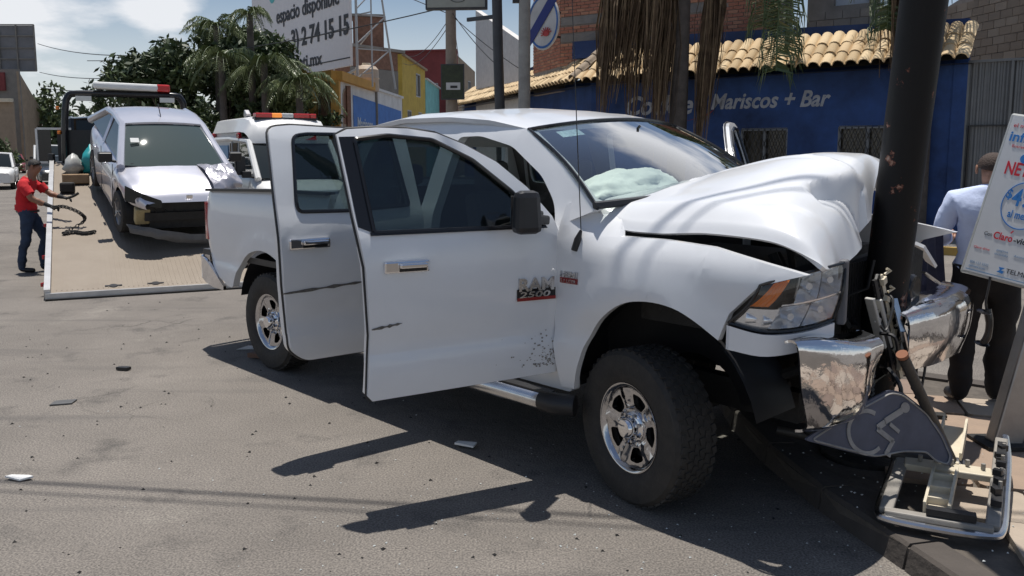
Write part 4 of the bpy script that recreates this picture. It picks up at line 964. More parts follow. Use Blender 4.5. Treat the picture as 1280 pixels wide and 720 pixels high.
tag(tb('bed_ribs', rb, 'bedplate', bp0), kind='stuff')
for u in (0.0, BW):
    tb('side_rail', MB().bar(bed(u, -.0, .01), bed(u, BLn, .01), .07, .13, up=(0, 0, 1)), 'bed_edge')
tb('tail_edge', MB().bar(bed(-.02, -.02, -.02), bed(BW + .02, -.02, -.02), .06, .10), 'bed_edge')
tb('tail_lip', MB().bar(bed(-.02, -.07, -.05), bed(BW + .02, -.07, -.05), .05, .06), 'dark')
for u in (.75, 1.25, 2.0):
    k = MB().prism([(u + .05 * math.cos(a), .17 + .05 * math.sin(a)) for a in [2 * math.pi * i / 12 for i in range(12)]], lambda a, b: bed(a, b, .010), (0, 0, -.004)).prism([(u - .10, .155), (u + .10, .155), (u + .10, .185), (u - .10, .185)], lambda a, b: bed(a, b, .011), (0, 0, -.004))
    tb('chain_slot', k, 'black')
for t in (.35, 1.3, 2.6): tb('marker_light', MB().box(bed(-.05, t, .0), (.03, .08, .05)), 'red_lens', bevel=.006)
# hoop (light pylon), toolbox and headboard at the raised end
hA, hB = bed(.22, BLn), bed(BW - .10, BLn); z0 = hA.z
hp = [hA + Vector((0, 0, -.35)), hA + Vector((.02, 0, .5)), hA + Vector((.06, .02, 1.02)), hA.lerp(hB, .05) + Vector((0, 0, 1.20)), hA.lerp(hB, .12) + Vector((0, 0, 1.27)), hA.lerp(hB, .5) + Vector((0, 0, 1.28)), hA.lerp(hB, .88) + Vector((0, 0, 1.27)), hA.lerp(hB, .95) + Vector((0, 0, 1.2)), hB + Vector((-.06, -.02, 1.0)), hB + Vector((-.02, 0, .5)), hB + Vector((0, 0, -.35))]
hoop = tb('light_hoop', MB().tube(catmull(hp, 5), .062, 12), 'black_gloss')
def on_hoop(f, h): return hA.lerp(hB, f) + Vector((0, 0, h))
for f in (.17, .83): tb('work_lamp', MB().bar(on_hoop(f - .06, 1.18) - BT * .08, on_hoop(f + .06, 1.18) - BT * .08, .06, .09), 'plate', hoop)
lbx = tb('light_bar', MB().bar(on_hoop(.25, 1.43), on_hoop(.85, 1.40), .28, .13), 'sky_paper', bevel=.04)
tb('red_lamp', MB().bar(on_hoop(.75, 1.405), on_hoop(.86, 1.40), .285, .135), mat('red_beacon', (.6, .03, .03), .3), lbx, bevel=.03)
tb('light_bar_foot', MB().bar(on_hoop(.3, 1.28), on_hoop(.3, 1.38), .06, .06), 'black', lbx); tb('light_bar_foot', MB().bar(on_hoop(.8, 1.28), on_hoop(.8, 1.36), .06, .06), 'black', lbx)
for h in (.55, 1.0): tb('marker_light', MB().box(hA + Vector((-.05, -.06, h)), (.05, .05, .06)), 'amber', bevel=.01)
tb('headboard', MB().bar(on_hoop(-.05, .30) + BT * .1, on_hoop(.98, .30) + BT * .1, .05, .60, up=(0, 0, 1)), 'black')
bx = MB(); a = on_hoop(-.22, .36) + BT * .1
for s0, s1 in (((-.20, .0), (-.20, .62)), ((-.20, .62), (.06, .62)), ((-.20, .0), (.06, .0))): bx.bar(on_hoop(*s0) + BT * .05, on_hoop(*s1) + BT * .05, .05, .04)
tbx = tb('side_toolbox', bx, 'bed_edge'); tb('toolbox_door', MB().bar(on_hoop(-.19, .31) + BT * .06, on_hoop(-.10, .31) + BT * .06, .03, .58), 'black_gloss', tbx)
tb('corner_stake', MB().box(bed(.0, BLn - .1, .10), (.10, .10, .18)), 'black', bevel=.02)
# cab and chassis ahead of the bed
cbm = Vector((-.48, .877, 0)).normalized(); rzt = math.atan2(cbm.y, cbm.x); c0 = BO + BT * 6.9 + BU * 1.2
cabx, XX, _s = car('cab', '', '', (0, 0, 0), 0, 2.2, 2.0, [(0, 1.0), (.3, 1.35), (2.2, 1.45)], ((.45, 1.45), (.85, 2.42), (2.05, 2.42), (2.15, 1.45)), .82, [.6], .45, .5, 'black_gloss')
for ch in list(cabx.children):
    if ch.type == 'MESH' and ch.name.startswith(('body', 'roof', 'windscreen', 'rear_window', 'side_window', 'pillar')):
        ch.parent = tow; ch.location = c0 + cbm * 1.0 - tow_inv; ch.location.z -= c0.z - tow_inv.z + (tow_inv.z); ch.rotation_euler = (0, 0, rzt)
        ch.name = {'body': 'cab_body', 'roof': 'cab_roof'}.get(ch.name.split('.')[0], ch.name.split('.')[0])
    else: 
        for g_ in list(ch.children): bpy.data.objects.remove(g_)
        bpy.data.objects.remove(ch)
bpy.data.objects.remove(cabx)
tb('chassis', MB().bar(BO + BT * 3.4 + BU * .9 + Vector((0, 0, .55)), BO + BT * 8.6 + BU * .9 + Vector((0, 0, .55)), .12, .25).bar(BO + BT * 3.4 + BU * 1.6 + Vector((0, 0, .55)), BO + BT * 8.6 + BU * 1.6 + Vector((0, 0, .55)), .12, .25).bar(bed(1.25, 5, -.1), BO + BT * 4.2 + BU * 1.25 + Vector((0, 0, .6)), .2, .14), 'dark')
twm = car_wheel_meshes(.42, .28)
for t in (4.6, 8.1):
    for u in (.25, 2.25):
        o = inst('wheel', twm[0], tow, BO + BT * t + BU * u + Vector((0, 0, .36)) - tow_inv, (0, 0, rzt + (math.pi if u < 1 else 0))); inst('rim', twm[1], o)

# --- the silver hatchback standing on the bed
car_d = Vector((.555, -.832, 0)).normalized(); rzc = math.atan2(car_d.y, car_d.x)
hb, HX, hsec = car('hatchback', 'silver grey hatchback with its front bumper torn off, standing on the tow bed', 'car', (0, 0, 0), 0, 4.02, 1.70,
    [(0, .68), (.10, .775), (.35, .86), (.7, .925), (1.05, .975), (1.6, .985), (3.3, 1.02), (3.75, 1.0), (3.95, .92), (4.02, .8)],
    ((.92, .985), (1.74, 1.40), (2.95, 1.385), (3.86, 1.04)), .70, [.80, 3.27], .315, .20, 'silver', plan=[(0, .70), (.1, .80), (.3, .90), (.7, .985), (1.2, 1.0), (3.1, 1.0), (3.7, .94), (4.02, .80)], screen='screen_car', cap=False, steer=R(4), cut=(.46, .58))
tilt_q = math.atan(SL)
hpos = Vector((-5.82, 13.75, 0)); _t = (hpos - BO).dot(BT) ; hpos.z = bed(0, (hpos.x - BO.x) * (BU.y / (BT.x * BU.y - BT.y * BU.x)) - (hpos.y - BO.y) * (BU.x / (BT.x * BU.y - BT.y * BU.x)), .02).z
fwd = car_d; rotm = Matrix.Rotation(rzc, 4, 'Z') @ Matrix.Rotation(tilt_q * .98, 4, 'Y')
hb.matrix_world = Matrix.Translation(hpos) @ rotm @ Matrix.Scale(1.0, 4)
nose = MB()                                                             # exposed nose behind the missing bumper
nose.box((1.78, 0, .50), (.06, 1.20, .46)).box((1.86, 0, .44), (.10, 1.16, .12)).box((1.72, 0, .60), (.3, 1.3, .14))
for i in range(9): nose.box((1.82, 0, .30 + i * .042), (.02, 1.1, .012))
nose.box((1.7, -.52, .42), (.2, .2, .3)).box((1.7, .52, .42), (.2, .2, .3))
for k in range(8): nose.tube([(1.84, -.5 + k * .14, .62 - .02 * k), (1.88, -.42 + k * .13, .50), (1.84, -.45 + k * .13, .36)], .014, 5)
nose.build('exposed_nose', 'dark', hb)
MB().box((1.80, -.60, .44), (.14, .20, .24), Matrix.Rotation(.2, 3, 'Y')).build('crash_box', mat('tan_bracket', (.42, .33, .17), .7, var=.3), hb, bevel=.02)
for sd in (-1, 1):
    pts = [[(2.045 - .06 * u - .21 * u * u - .03 * (1 - v), sd * (.38 + .43 * u), .60 + .04 * u + v * (.11 + .11 * u)) for u in [i / 6 for i in range(7)]] for v in (0, .25, .5, .75, 1)]
    if sd == 1: continue
    hl_ = MB().grid(pts).build('headlight', 'dark_glass', hb)
    MB().grid([[(p[0] - .05, p[1], p[2]) for p in r] for r in pts]).build('housing', 'dark', hl_)
    for u in (.25, .6): MB().lathe([(.055, .03), (.05, .0), (.02, -.02), (.001, -.02)], 12, 0, lambda x, y, h, u=u: (2.0 - .06 * u - .21 * u * u + h, sd * (.38 + .43 * u) + x, .665 + .07 * u + y)).build('reflector', 'chrome', hl_)
cv = surf([[(1.86, -.82, .32), (1.92, -.80, .30), (1.94, -.78, .24)], [(1.98, -.45, .28), (2.02, -.44, .22), (2.02, -.44, .15)], [(2.04, 0, .20), (2.07, 0, .13), (2.05, 0, .08)], [(2.02, .5, .18), (2.05, .5, .12), (2.02, .5, .07)], [(1.9, .8, .2), (1.92, .8, .15), (1.9, .8, .1)]], 3, 5)
for r in cv:
    for p in r: p.z += .03 * noise.noise(p * 7); p.x += .03 * noise.noise(p * 5 + Vector((3, 0, 0)))
MB().shell(cv, .02).build('bumper_remnant', mat('broken_grey_plastic', (.16, .15, .14), .7, var=.4, scale=12, dirt=(.06, .055, .05)), hb, angle=20)
# crumpled corner of its bonnet
cm_ = surf([[(1.15, .30 + .0 * j, .99), (1.45, .34, .98), (1.75, .36, .90), (1.95, .38, .78)] if j == 0 else [(1.15, .30 + .17 * j, .985 - .01 * j), (1.45, .34 + .16 * j, .99 - .012 * j * j), (1.72, .36 + .155 * j, .93 - .01 * j * j), (1.9 - .03 * j * j, .38 + .15 * j, .80 - .01 * j)] for j in range(4)], 8, 8)
for r in cm_:
    for p in r:
        k = min(1, max(0, (p.y - .30) / .12)); p.z += k * (.022 + .065 * noise.noise(p * 4.5) + .03 * abs(noise.noise(p * 10)))
MB().shell(cm_, .01).build('crumpled_bonnet', mat('crumpled_silver', (.42, .41, .45), .3, metal=.5, coat=.5, var=.15), hb, angle=12)
MB().shell([[(HX(1.72 + .34 * t), v * .575, 1.447 + .022 * math.sin(math.pi * t) - .05 * v * v) for v in [i / 6 - 1 for i in range(13)]] for t in (0, .33, .66, 1)], .008).build('roof_panel', 'dark_glass', hb)
MB().box((2.0, 0, .755), (.012, .09, .06)).build('badge', 'chrome', hb, bevel=.01)
MB().tube([(.05, 0, 1.50), (-.15, 0, 1.66)], .008, 5).build('antenna', 'black', hb)
for v0, v1 in ((-.62, -.02), (.1, .6)): MB().bar((1.08, v0, 1.0), (1.0, v1, 1.03), .02, .02).build('wiper', 'black', hb)
for sd in (-1, 1):
    for s in (1.75, 2.75): MB().box((HX(s), sd * .855, .82), (.16, .03, .03)).build('handle', 'silver', hb, bevel=.01)
    MB().bar((HX(2.15), sd * .847, .25), (HX(2.18), sd * .84, .97), .008, .012).bar((HX(1.15), sd * .847, .3), (HX(1.12), sd * .84, .95), .008, .012).build('door_seam', 'black', hb)
MB().box((HX(1.3), -.5, 1.27), (.01, .12, .08), Matrix.Rotation(-.9, 3, 'Y')).build('sticker', 'sky_paper', hb)
# bags and timber at the head of the bed
M['teal_bag'] = mat('teal_plastic', (.02, .30, .32), .4, var=.2); M['clear_bag'] = mat('grey_plastic_bag', (.42, .42, .40), .35, var=.35, scale=7)
def bag(name, label, m, pos, r, sq=1.2):
    mb = MB(); rows = []
    for i in range(9):
        th = math.pi * i / 8; row = []
        for j in range(17):
            ph = 2 * math.pi * j / 16; p = Vector((math.sin(th) * math.cos(ph), math.sin(th) * math.sin(ph), math.cos(th) * sq)); k = 1 + .42 * noise.noise(p * 1.7 + Vector(pos)) + .22 * abs(noise.noise(p * 4 + Vector(pos))); w_ = (1 - .62 * max(0, p.z / sq) ** 1.5) * (1.15 if p.z < 0 else 1); row.append(Vector((p.x * w_, p.y * w_ * 1.2, p.z)) * r * k + Vector((0, 0, r * sq * .9)))
        rows.append(row)
    mb.grid(rows); o = mb.build(name, m, angle=0); o.location = pos; return tag(o, label, 'bag', None)
bag('plastic_bag', 'teal plastic bag at the head of the tow bed beside the silver car', 'teal_bag', bed(.66, 5.45), .17, 1.5)
bag('plastic_bag', 'grey clear plastic bag next to the black hoop of the tow bed', 'clear_bag', bed(.36, 5.35), .15, 1.25)
tag(MB().box(bed(.38, 4.7, .09), (.42, .22, .16), Matrix.Rotation(.5, 3, 'Z')).build('timber_block', mat('timber_block', (.36, .24, .14), .85, var=.3), bevel=.015), 'short timber block lying on the tow bed below the bags', 'timber block')
tag(MB().box(bed(.25, 4.2, .09), (.22, .20, .17), Matrix.Rotation(.4, 3, 'Z')).build('dark_block', 'dark', bevel=.03), 'small dark block near the left rail of the tow bed', 'block')

# --- ambulance
amb_d = Vector((.50, -.866, 0)).normalized()
amb, AX, asec = car('ambulance', 'white ambulance van with red and amber light bar parked behind the pickup', 'ambulance', (-5.50, 19.6, 0), math.atan2(amb_d.y, amb_d.x), 5.6, 2.02,
    [(0, .85), (.12, .98), (.5, 1.10), (.95, 1.22), (1.1, 1.30), (5.4, 1.32), (5.6, 1.2)], ((.85, 1.25), (1.62, 2.02), (5.45, 2.10), (5.58, 1.3)), .88, [.95, 4.3], .34, .3, 'bodywhite', screen='dark_glass')
amb['kind'] = None; del amb['kind']
for sd in (-1, 1):
    MB().shell([[(AX(s), sd * (.925 - .05 * (z - 1.3)), z) for s in (2.65, 4.0, 5.5)] for z in (1.30, 1.8, 2.36)], .02).build('side_panel', 'bodywhite', amb)
    MB().shell([[(AX(s), sd * (.945 - .05 * (z - 1.3)), z) for s in (2.75, 3.5)] for z in (1.45, 2.0)], .02).build('side_glass', 'dark_glass', amb)
    MB().shell([[(AX(s), sd * (.95 - .05 * (z - 1.3)), z) for s in (3.7, 5.2)] for z in (1.5, 1.95)], .012).build('cross_panel', mat('ambulance_blue', (.10, .28, .50), .4), amb)
    MB().box((AX(2.4), sd * .93, 2.16), (.14, .10, .12)).build('side_beacon', 'red_lens', amb, bevel=.02)
    MB().box((AX(5.3), sd * .93, 2.18), (.14, .10, .14)).build('rear_beacon', 'red_lens', amb, bevel=.02)
    MB().box((AX(1.15), sd * 1.2, 1.52), (.16, .2, .40)).bar((AX(1.2), sd * .95, 1.5), (AX(1.15), sd * 1.2, 1.5), .05, .05).build('big_mirror', 'black', amb, bevel=.03)
    MB().shell([[(AX(.03 + .2 * u + .1 * v), sd * (.72 + .2 * u), .86 + v * .2) for u in (0, .5, 1)] for v in (0, 1)], .01).build('headlight', 'lens', amb)
rr_ = [[(AX(s + .12 * v * v), v * 1.80 / 2 * k, 1.98 + z * 1.22 * (1 - .16 * v ** 4) - (.25 if abs(v) > .99 else 0) * (z / .5)) for v in [i / 8 - 1 for i in range(17)]] for s, z, k in ((1.46, .0, .96), (1.50, .16, .97), (1.62, .32, .985), (1.85, .44, .99), (2.3, .49, 1.0), (5.3, .50, 1.0), (5.5, .3, 1.0))]
MB().shell(rr_, .03).build('raised_roof', 'bodywhite', amb)
M['beacon_red'] = mat('beacon_red_lens', (.62, .03, .03), .25, coat=.5); M['beacon_amber'] = emit('beacon_amber_lit', (.9, .30, .06), .6)
lb_ = MB().box((AX(1.95), 0, 2.54), (.26, 1.40, .05)).build('light_bar', 'black', amb)
for y, wd_, m in ((-.50, .36, 'beacon_red'), (-.22, .22, 'beacon_amber'), (.02, .26, 'sky_paper'), (.34, .36, 'beacon_red'), (.60, .14, 'beacon_red')): MB().box((AX(1.95), y, 2.60), (.28, wd_, .10)).build('beacon', m, lb_, bevel=.02)
MB().shell([[(AX(1.47 + .12 * t), y, 2.06 + .22 * t) for y in (-.25, .2, .55)] for t in (0, 1)], .01).build('red_visor_panel', 'beacon_red', amb)
MB().box((AX(2.9), -.62, 2.64), (.22, .12, .16), Matrix.Rotation(.5, 3, 'Y')).build('siren', 'steel', amb, bevel=.02)

# --- traffic and parked cars far up the street
pk, PX_, _ = car('parked_pickup', 'small white pickup parked at far left behind the man in red', 'pickup', (-25.0, 40.5, 0), R(-62), 5.0, 1.75,
    [(0, .78), (.2, .92), (1.2, 1.0), (3.1, 1.02), (3.12, 1.02), (5.0, 1.0)], ((1.25, 1.02), (1.75, 1.62), (2.75, 1.62), (2.95, 1.04)), .78, [.9, 3.85], .34, .32, 'bodywhite', 'cars up the street')
def sedan(label, px, Y, rz, paint, k=1.):
    return car('parked_car', label, 'car', (px, Y, 0), R(rz), 4.4, 1.75, [(0, .62), (.15, .76), (1.1, .92), (3.3, .98), (4.2, .98), (4.4, .85)], ((1.1, .93), (1.8, 1.42), (3.0, 1.42), (3.75, .98)), .72, [.85, 3.45], .31, .2, paint, 'cars up the street')
M['car_dark'] = mat('charcoal_car_paint', (.03, .032, .036), .25, coat=.7); M['car_red'] = mat('maroon_car_paint', (.20, .03, .035), .3, coat=.6); M['car_blue'] = mat('pale_blue_car_paint', (.22, .27, .33), .3, metal=.4, coat=.5)
sedan('charcoal car driving behind the small white pickup up the street', -25.5, 46.5, -58, 'car_dark'); sedan('maroon car farthest up the street at the left', -40, 67, -58, 'car_red'); sedan('pale blue car beyond the charcoal car up the street', -37.0, 72, -58, 'car_blue')
vb, _, _ = car('white_van', 'white van coming down the street beyond the tow truck', 'van', (-31.5, 57, 0), R(-60), 5.2, 1.95, [(0, .8), (.2, 1.05), (.7, 1.25), (5.2, 1.3)], ((.6, 1.25), (1.3, 2.05), (4.9, 2.1), (5.15, 1.3)), .84, [.9, 4.1], .34, .3, 'bodywhite', 'cars up the street')
# ---------------------------------------------------------------- people
M['skin'] = mat('brown_skin', (.26, .125, .075), .55, var=.12, scale=12)
M['skin_b'] = mat('tan_skin', (.36, .19, .125), .55, var=.12, scale=12)
M['red_shirt'] = mat('red_cotton', (.56, .018, .025), .9, var=.22, scale=9, bump=.5, bscale=16)
M['denim'] = mat('blue_denim', (.035, .055, .10), .9, var=.4, scale=7, bump=.5, bscale=18)
M['shoe'] = mat('black_shoe', (.014, .013, .013), .5)
M['glove'] = mat('dark_glove', (.022, .022, .024), .8, var=.3)
M['hair'] = mat('black_hair', (.012, .010, .009), .6, bump=.6, bscale=90)
M['hair_short'] = mat('cropped_brown_hair', (.05, .03, .022), .75, bump=.5, bscale=120)
M['blue_shirt'] = mat('light_blue_shirt', (.58, .66, .88), .85, var=.08, scale=10, bump=.6, bscale=11)
M['trousers'] = mat('black_trousers', (.010, .010, .012), .9, var=.3, bump=.4, bscale=14)
M['navy'] = mat('navy_jacket', (.022, .026, .06), .85, var=.3, scale=8, bump=.5, bscale=12)
def person_body(joints, mats, parent, levels=2, waist=.93):
    """joints: name -> (position, radius, parent joint, material index); one continuous skinned surface"""
    names = list(joints); idx = {n: i for i, n in enumerate(names)}
    me = bpy.data.meshes.new('body'); me.from_pydata([joints[n][0] for n in names], [(idx[n], idx[joints[n][2]]) for n in names if joints[n][2]], [])
    o = bpy.data.objects.new('body', me); COL.objects.link(o)
    o.modifiers.new('skin', 'SKIN').use_smooth_shade = True
    s = o.modifiers.new('smooth', 'SUBSURF'); s.levels = s.render_levels = levels
    for n, i in idx.items():
        r = joints[n][1]; me.skin_vertices[0].data[i].radius = (r, r) if not isinstance(r, tuple) else r
    me.skin_vertices[0].data[0].use_root = True
    bpy.context.view_layer.update()
    m2 = bpy.data.meshes.new_from_object(o.evaluated_get(bpy.context.evaluated_depsgraph_get()))
    bpy.data.objects.remove(o); bpy.data.meshes.remove(me)
    m2.name = 'body'; m2.materials.clear()
    for v in m2.vertices:                                               # folds in the clothes
        if .12 < v.co.z < 1.38 and abs(v.co.y) < .26 and abs(v.co.x) < .30: v.co += v.normal * (.016 * noise.noise(Vector((v.co.x * 9, v.co.y * 9, v.co.z * 13))) + .008 * noise.noise(v.co * 24))
    for k in mats: m2.materials.append(M[k])
    segs = []
    for n in names:
        if joints[n][2]:
            a, b = Vector(joints[joints[n][2]][0]), Vector(joints[n][0]); r = joints[n][1]; segs.append((a, b, r if not isinstance(r, tuple) else sum(r) / 2, joints[n][3]))
    for p in m2.polygons:
        c = p.center; best = None
        for a, b, r, mi in segs:
            ab = b - a; t = max(0, min(1, (c - a).dot(ab) / max(1e-9, ab.length_squared))); d = (c - a - ab * t).length - r
            if best is None or d < best[0]: best = (d, mi)
        p.material_index = 1 if best[1] == 0 and c.z < waist else best[1]; p.use_smooth = True
    ob = bpy.data.objects.new('body', m2); COL.objects.link(ob); ob.parent = parent
    return ob
def hand(J, side, wrist, fwd, side_v, curl, mi, sc=1.):
    """palm, four unequal bent fingers and a thumb"""
    f, s = Vector(fwd).normalized(), Vector(side_v).normalized(); u = f.cross(s).normalized()
    p0 = Vector(J[wrist][0]); palm = p0 + f * .055 * sc; J[side + 'palm'] = (tuple(palm), (.030 * sc, .022 * sc), wrist, mi)
    for k, (off, ln) in enumerate(((-.030, .062), (-.010, .074), (.010, .070), (.028, .054))):
        b = palm + s * off * sc + f * .035 * sc; m = b + (f * math.cos(curl) - u * math.sin(curl)) * ln * .55 * sc; e = m + (f * math.cos(curl * 2.2) - u * math.sin(curl * 2.2)) * ln * .5 * sc
        J[f'{side}f{k}a'] = (tuple(b), .0105 * sc, side + 'palm', mi); J[f'{side}f{k}b'] = (tuple(m), .0095 * sc, f'{side}f{k}a', mi); J[f'{side}f{k}c'] = (tuple(e), .008 * sc, f'{side}f{k}b', mi)
    t0 = p0 + f * .03 * sc - s * .034 * sc; t1 = t0 + (f * .7 - s * .5 - u * .4).normalized() * .042 * sc; t2 = t1 + (f * .8 - u * .5).normalized() * .03 * sc
    J[side + 't0'] = (tuple(t0), .013 * sc, wrist, mi); J[side + 't1'] = (tuple(t1), .011 * sc, side + 't0', mi); J[side + 't2'] = (tuple(t2), .009 * sc, side + 't1', mi)
def head_parts(parent, c, r, face, hairm, skinm, cover=.30, cap=1.0):
    """hair, ears, eyes and nose around the head centre c; face is the forward direction"""
    f = Vector(face).normalized(); s = Vector((0, 0, 1)).cross(f).normalized(); u = f.cross(s); c = Vector(c)
    mb = MB(); rows = []
    for i in range(9):
        row = []
        for j in range(25):
            ph = 2 * math.pi * j / 24; th = math.pi * i / 8 * (cover + (.62 - cover) * (.5 - .5 * math.cos(ph)) ** .8); d = f * math.sin(th) * math.cos(ph) + s * math.sin(th) * math.sin(ph) + u * math.cos(th)
            lim = 1.0
            k = r * cap * (1.03 + .03 * noise.noise(d * 6)); row.append(c + d * k + u * .008)
        rows.append(row)
    mb.grid(rows); mb.build('hair', hairm, parent, angle=0)
    for sd in (-1, 1):
        e = c + s * sd * r * .98 - u * .01
        MB().lathe([(.0, .0), (.016, .004), (.024, .0), (.022, -.008), (.006, -.012)], 12, 0, lambda x, y, h, e=e, sd=sd: tuple(e + f * x * .75 + u * y * 1.3 + s * sd * (h + .006))).build('ear', skinm, parent)
        ey = c + f * r * .93 + s * sd * .032 + u * .005
        MB().lathe([(.0, .004), (.009, .002), (.012, -.004)], 10, 0, lambda x, y, h, ey=ey: tuple(ey + s * x + u * y * .6 + f * h)).build('eye', 'black_gloss', parent)
# --- the man in red, leaning over the bed with gloved hands on a chain
red = thing('person', 'man in red t-shirt and blue jeans working at the side of the tow bed', 'person', (-7.28, 12.55, 0), R(8))
J = {}
def j(n, x, y, z, r, par, mi): J[n] = ((x, y, z), r, par, mi)
j('pelvis', -.02, 0, .90, (.15, .125), None, 1); j('waist', -.07, 0, 1.02, (.15, .115), 'pelvis', 0); j('chest', -.06, 0, 1.22, (.165, .12), 'waist', 0); j('upper', -.01, 0, 1.36, (.125, .095), 'chest', 0)
j('neck', .05, 0, 1.46, .055, 'upper', 2); j('head', .10, 0, 1.56, (.082, .088), 'neck', 2); j('crown', .11, 0, 1.645, (.078, .085), 'head', 2); j('nose', .205, 0, 1.575, .012, 'head', 2); j('chin', .165, 0, 1.505, .034, 'head', 2)
for sd, y, kx, kz, ax, az, tx in (('r', -.10, -.04, .49, -.13, .09, .06), ('l', .10, .15, .50, .10, .10, .27)):
    j(sd + 'hip', -.01, y, .84, .10, 'pelvis', 1); j(sd + 'knee', kx, y, kz, .072, sd + 'hip', 1); j(sd + 'calf', (kx + ax) / 2 - .02, y, (kz + az) / 2 + .06, .066, sd + 'knee', 1); j(sd + 'ankle', ax, y, az, .058, sd + 'calf', 1); j(sd + 'heel', ax + .0, y, .05, .045, sd + 'ankle', 3); j(sd + 'toe', tx, y, .036, .036, sd + 'heel', 3)
for sd, y, ex, ey, ez, wx, wy, wz in (('r', -.19, .14, -.24, 1.12, .36, -.18, 1.01), ('l', .19, .22, .22, 1.18, .43, .14, 1.12)):
    j(sd + 'sh', -.0, y, 1.34, .075, 'upper', 0); j(sd + 'up', ex * .6, ey, (1.34 + ez * 1.2) / 2.2, .062, sd + 'sh', 0); j(sd + 'el', ex, ey, ez, .046, sd + 'up', 2); j(sd + 'fo', (ex + wx) / 2, (ey + wy) / 2, (ez + wz) / 2, .042, sd + 'el', 2); j(sd + 'wr', wx, wy, wz, .030, sd + 'fo', 4)
hand(J, 'r', 'rwr', (1, .1, -.15), (0, 1, .2), .75, 4); hand(J, 'l', 'lwr', (1, -.1, -.1), (0, 1, -.2), .6, 4)
person_body(J, ['red_shirt', 'denim', 'skin', 'shoe', 'glove'], red)
head_parts(red, (.108, 0, 1.605), .092, (1, 0, -.25), 'hair', 'skin')
MB().tube([(-.06, 0, .93), (-.05, 0, .985), (-.06, 0, 1.05)], [.150, .152, .145], 20, cap=False).build('shirt_hem', 'red_shirt', red)
for y, ex, ez in ((-.225, .10, 1.20), (.215, .14, 1.235)): MB().tube([(ex - .06, y * .9, ez + .08), (ex + .005, y, ez - .01)], [.077, .072], 14, cap=False).build('sleeve', 'red_shirt', red)
MB().tube([(-.03, .0, .915), (-.03, 0, .945)], [.157, .157], 18, cap=False).build('belt', 'black', red)
# chain in his hands, links lying on the bed
ch = thing('chain', 'rusty dark chain held by the man in red and trailing on the tow bed', 'chain', (-6.9, 12.4, 1.0))
cp = catmull([Vector(p) for p in ((-6.84, 12.40, .99), (-6.70, 12.45, 1.0), (-6.5, 12.5, .90), (-6.46, 12.52, .78))] + [bed(.20 + .13 * i, 2.15 + .04 * math.sin(i * 2.2), .03) for i in range(4)], 8)
ME_LK = MB().lathe([(.022 + .007 * math.cos(a), .007 * math.sin(a)) for a in [2 * math.pi * i / 6 for i in range(6)]], 10, 0, lambda x, y, h: (x * 1.5, y, h), closed=True).mesh('chain_link', 'dark')
for i in range(0, len(cp) - 1):
    d = (cp[i + 1] - cp[i]); o = inst('chain_link', ME_LK, ch); q = d.to_track_quat('X', 'Z').to_matrix().to_4x4()
    o.matrix_world = Matrix.Translation(cp[i]) @ q @ Matrix.Rotation(math.pi / 2 * (i % 2), 4, 'X')
    o.matrix_parent_inverse = Matrix.Translation(-Vector(ch.location))
tag(MB().tube(catmull([Vector((-6.72, 12.52, 1.12)), Vector((-6.62, 12.55, 1.15)), Vector((-6.54, 12.57, 1.20))], 3), .02, 6).build('tie_hook', 'dark'), 'small dark tie-down hook in the far hand of the man in red', 'hook')

# --- the man behind the advertising panel, seen from behind
man = thing('person', 'man in light blue shirt and black trousers with his back turned beside the panel', 'person', (3.16, 5.50, .13), R(-20))
J = {}
j('pelvis', 0, 0, .90, (.18, .15), None, 1); j('waist', 0, -.01, 1.03, (.185, .145), 'pelvis', 0); j('chest', .0, -.02, 1.24, (.205, .145), 'waist', 0); j('upper', .0, .0, 1.40, (.145, .105), 'chest', 0)
j('neck', .01, .02, 1.48, .062, 'upper', 2); j('head', .01, .045, 1.565, (.084, .092), 'neck', 2); j('crown', .01, .035, 1.635, (.082, .09), 'head', 2); j('nose', .01, .15, 1.575, .012, 'head', 2); j('chin', .01, .11, 1.51, .035, 'head', 2)
for sd, x, ky, ay in (('l', -.105, .03, -.01), ('r', .125, .04, .10)):
    j(sd + 'hip', x, 0, .84, .125, 'pelvis', 1); j(sd + 'thigh', x, .01, .66, .112, sd + 'hip', 1); j(sd + 'knee', x, ky, .48, .088, sd + 'thigh', 1); j(sd + 'calf', x, (ky + ay) / 2, .28, .082, sd + 'knee', 1); j(sd + 'ankle', x, ay, .10, .072, sd + 'calf', 1); j(sd + 'heel', x, ay, .045, .045, sd + 'ankle', 3); j(sd + 'toe', x + (-.05 if sd == 'l' else .04), ay + .19, .035, .038, sd + 'heel', 3)
for sd, x, ex, ey, ez, wx, wy, wz in (('l', -.205, -.275, .02, 1.13, -.20, .27, 1.10), ('r', .205, .26, .06, 1.13, .13, .28, 1.2)):
    j(sd + 'sh', x, 0, 1.385, .085, 'upper', 0); j(sd + 'up', (x + ex) / 2 - (.02 if sd == 'l' else -.02), .0, 1.26, .074, sd + 'sh', 0); j(sd + 'el', ex, ey, ez, .062, sd + 'up', 0); j(sd + 'fo', (ex + wx) / 2, (ey + wy) / 2, (ez + wz) / 2, .055, sd + 'el', 0); j(sd + 'wr', wx, wy, wz, .034, sd + 'fo', 2)
hand(J, 'l', 'lwr', (.3, 1, .0), (1, 0, 0), .6, 2); hand(J, 'r', 'rwr', (-.3, 1, .2), (1, 0, 0), .8, 2)
person_body(J, ['blue_shirt', 'trousers', 'skin_b', 'shoe'], man)
head_parts(man, (.01, .04, 1.60), .094, (0, 1, -.1), 'hair_short', 'skin_b', cap=.97)
MB().tube([(.01, .02, 1.435), (.01, .025, 1.49)], [.088, .073], 18, cap=False).build('collar', 'blue_shirt', man)
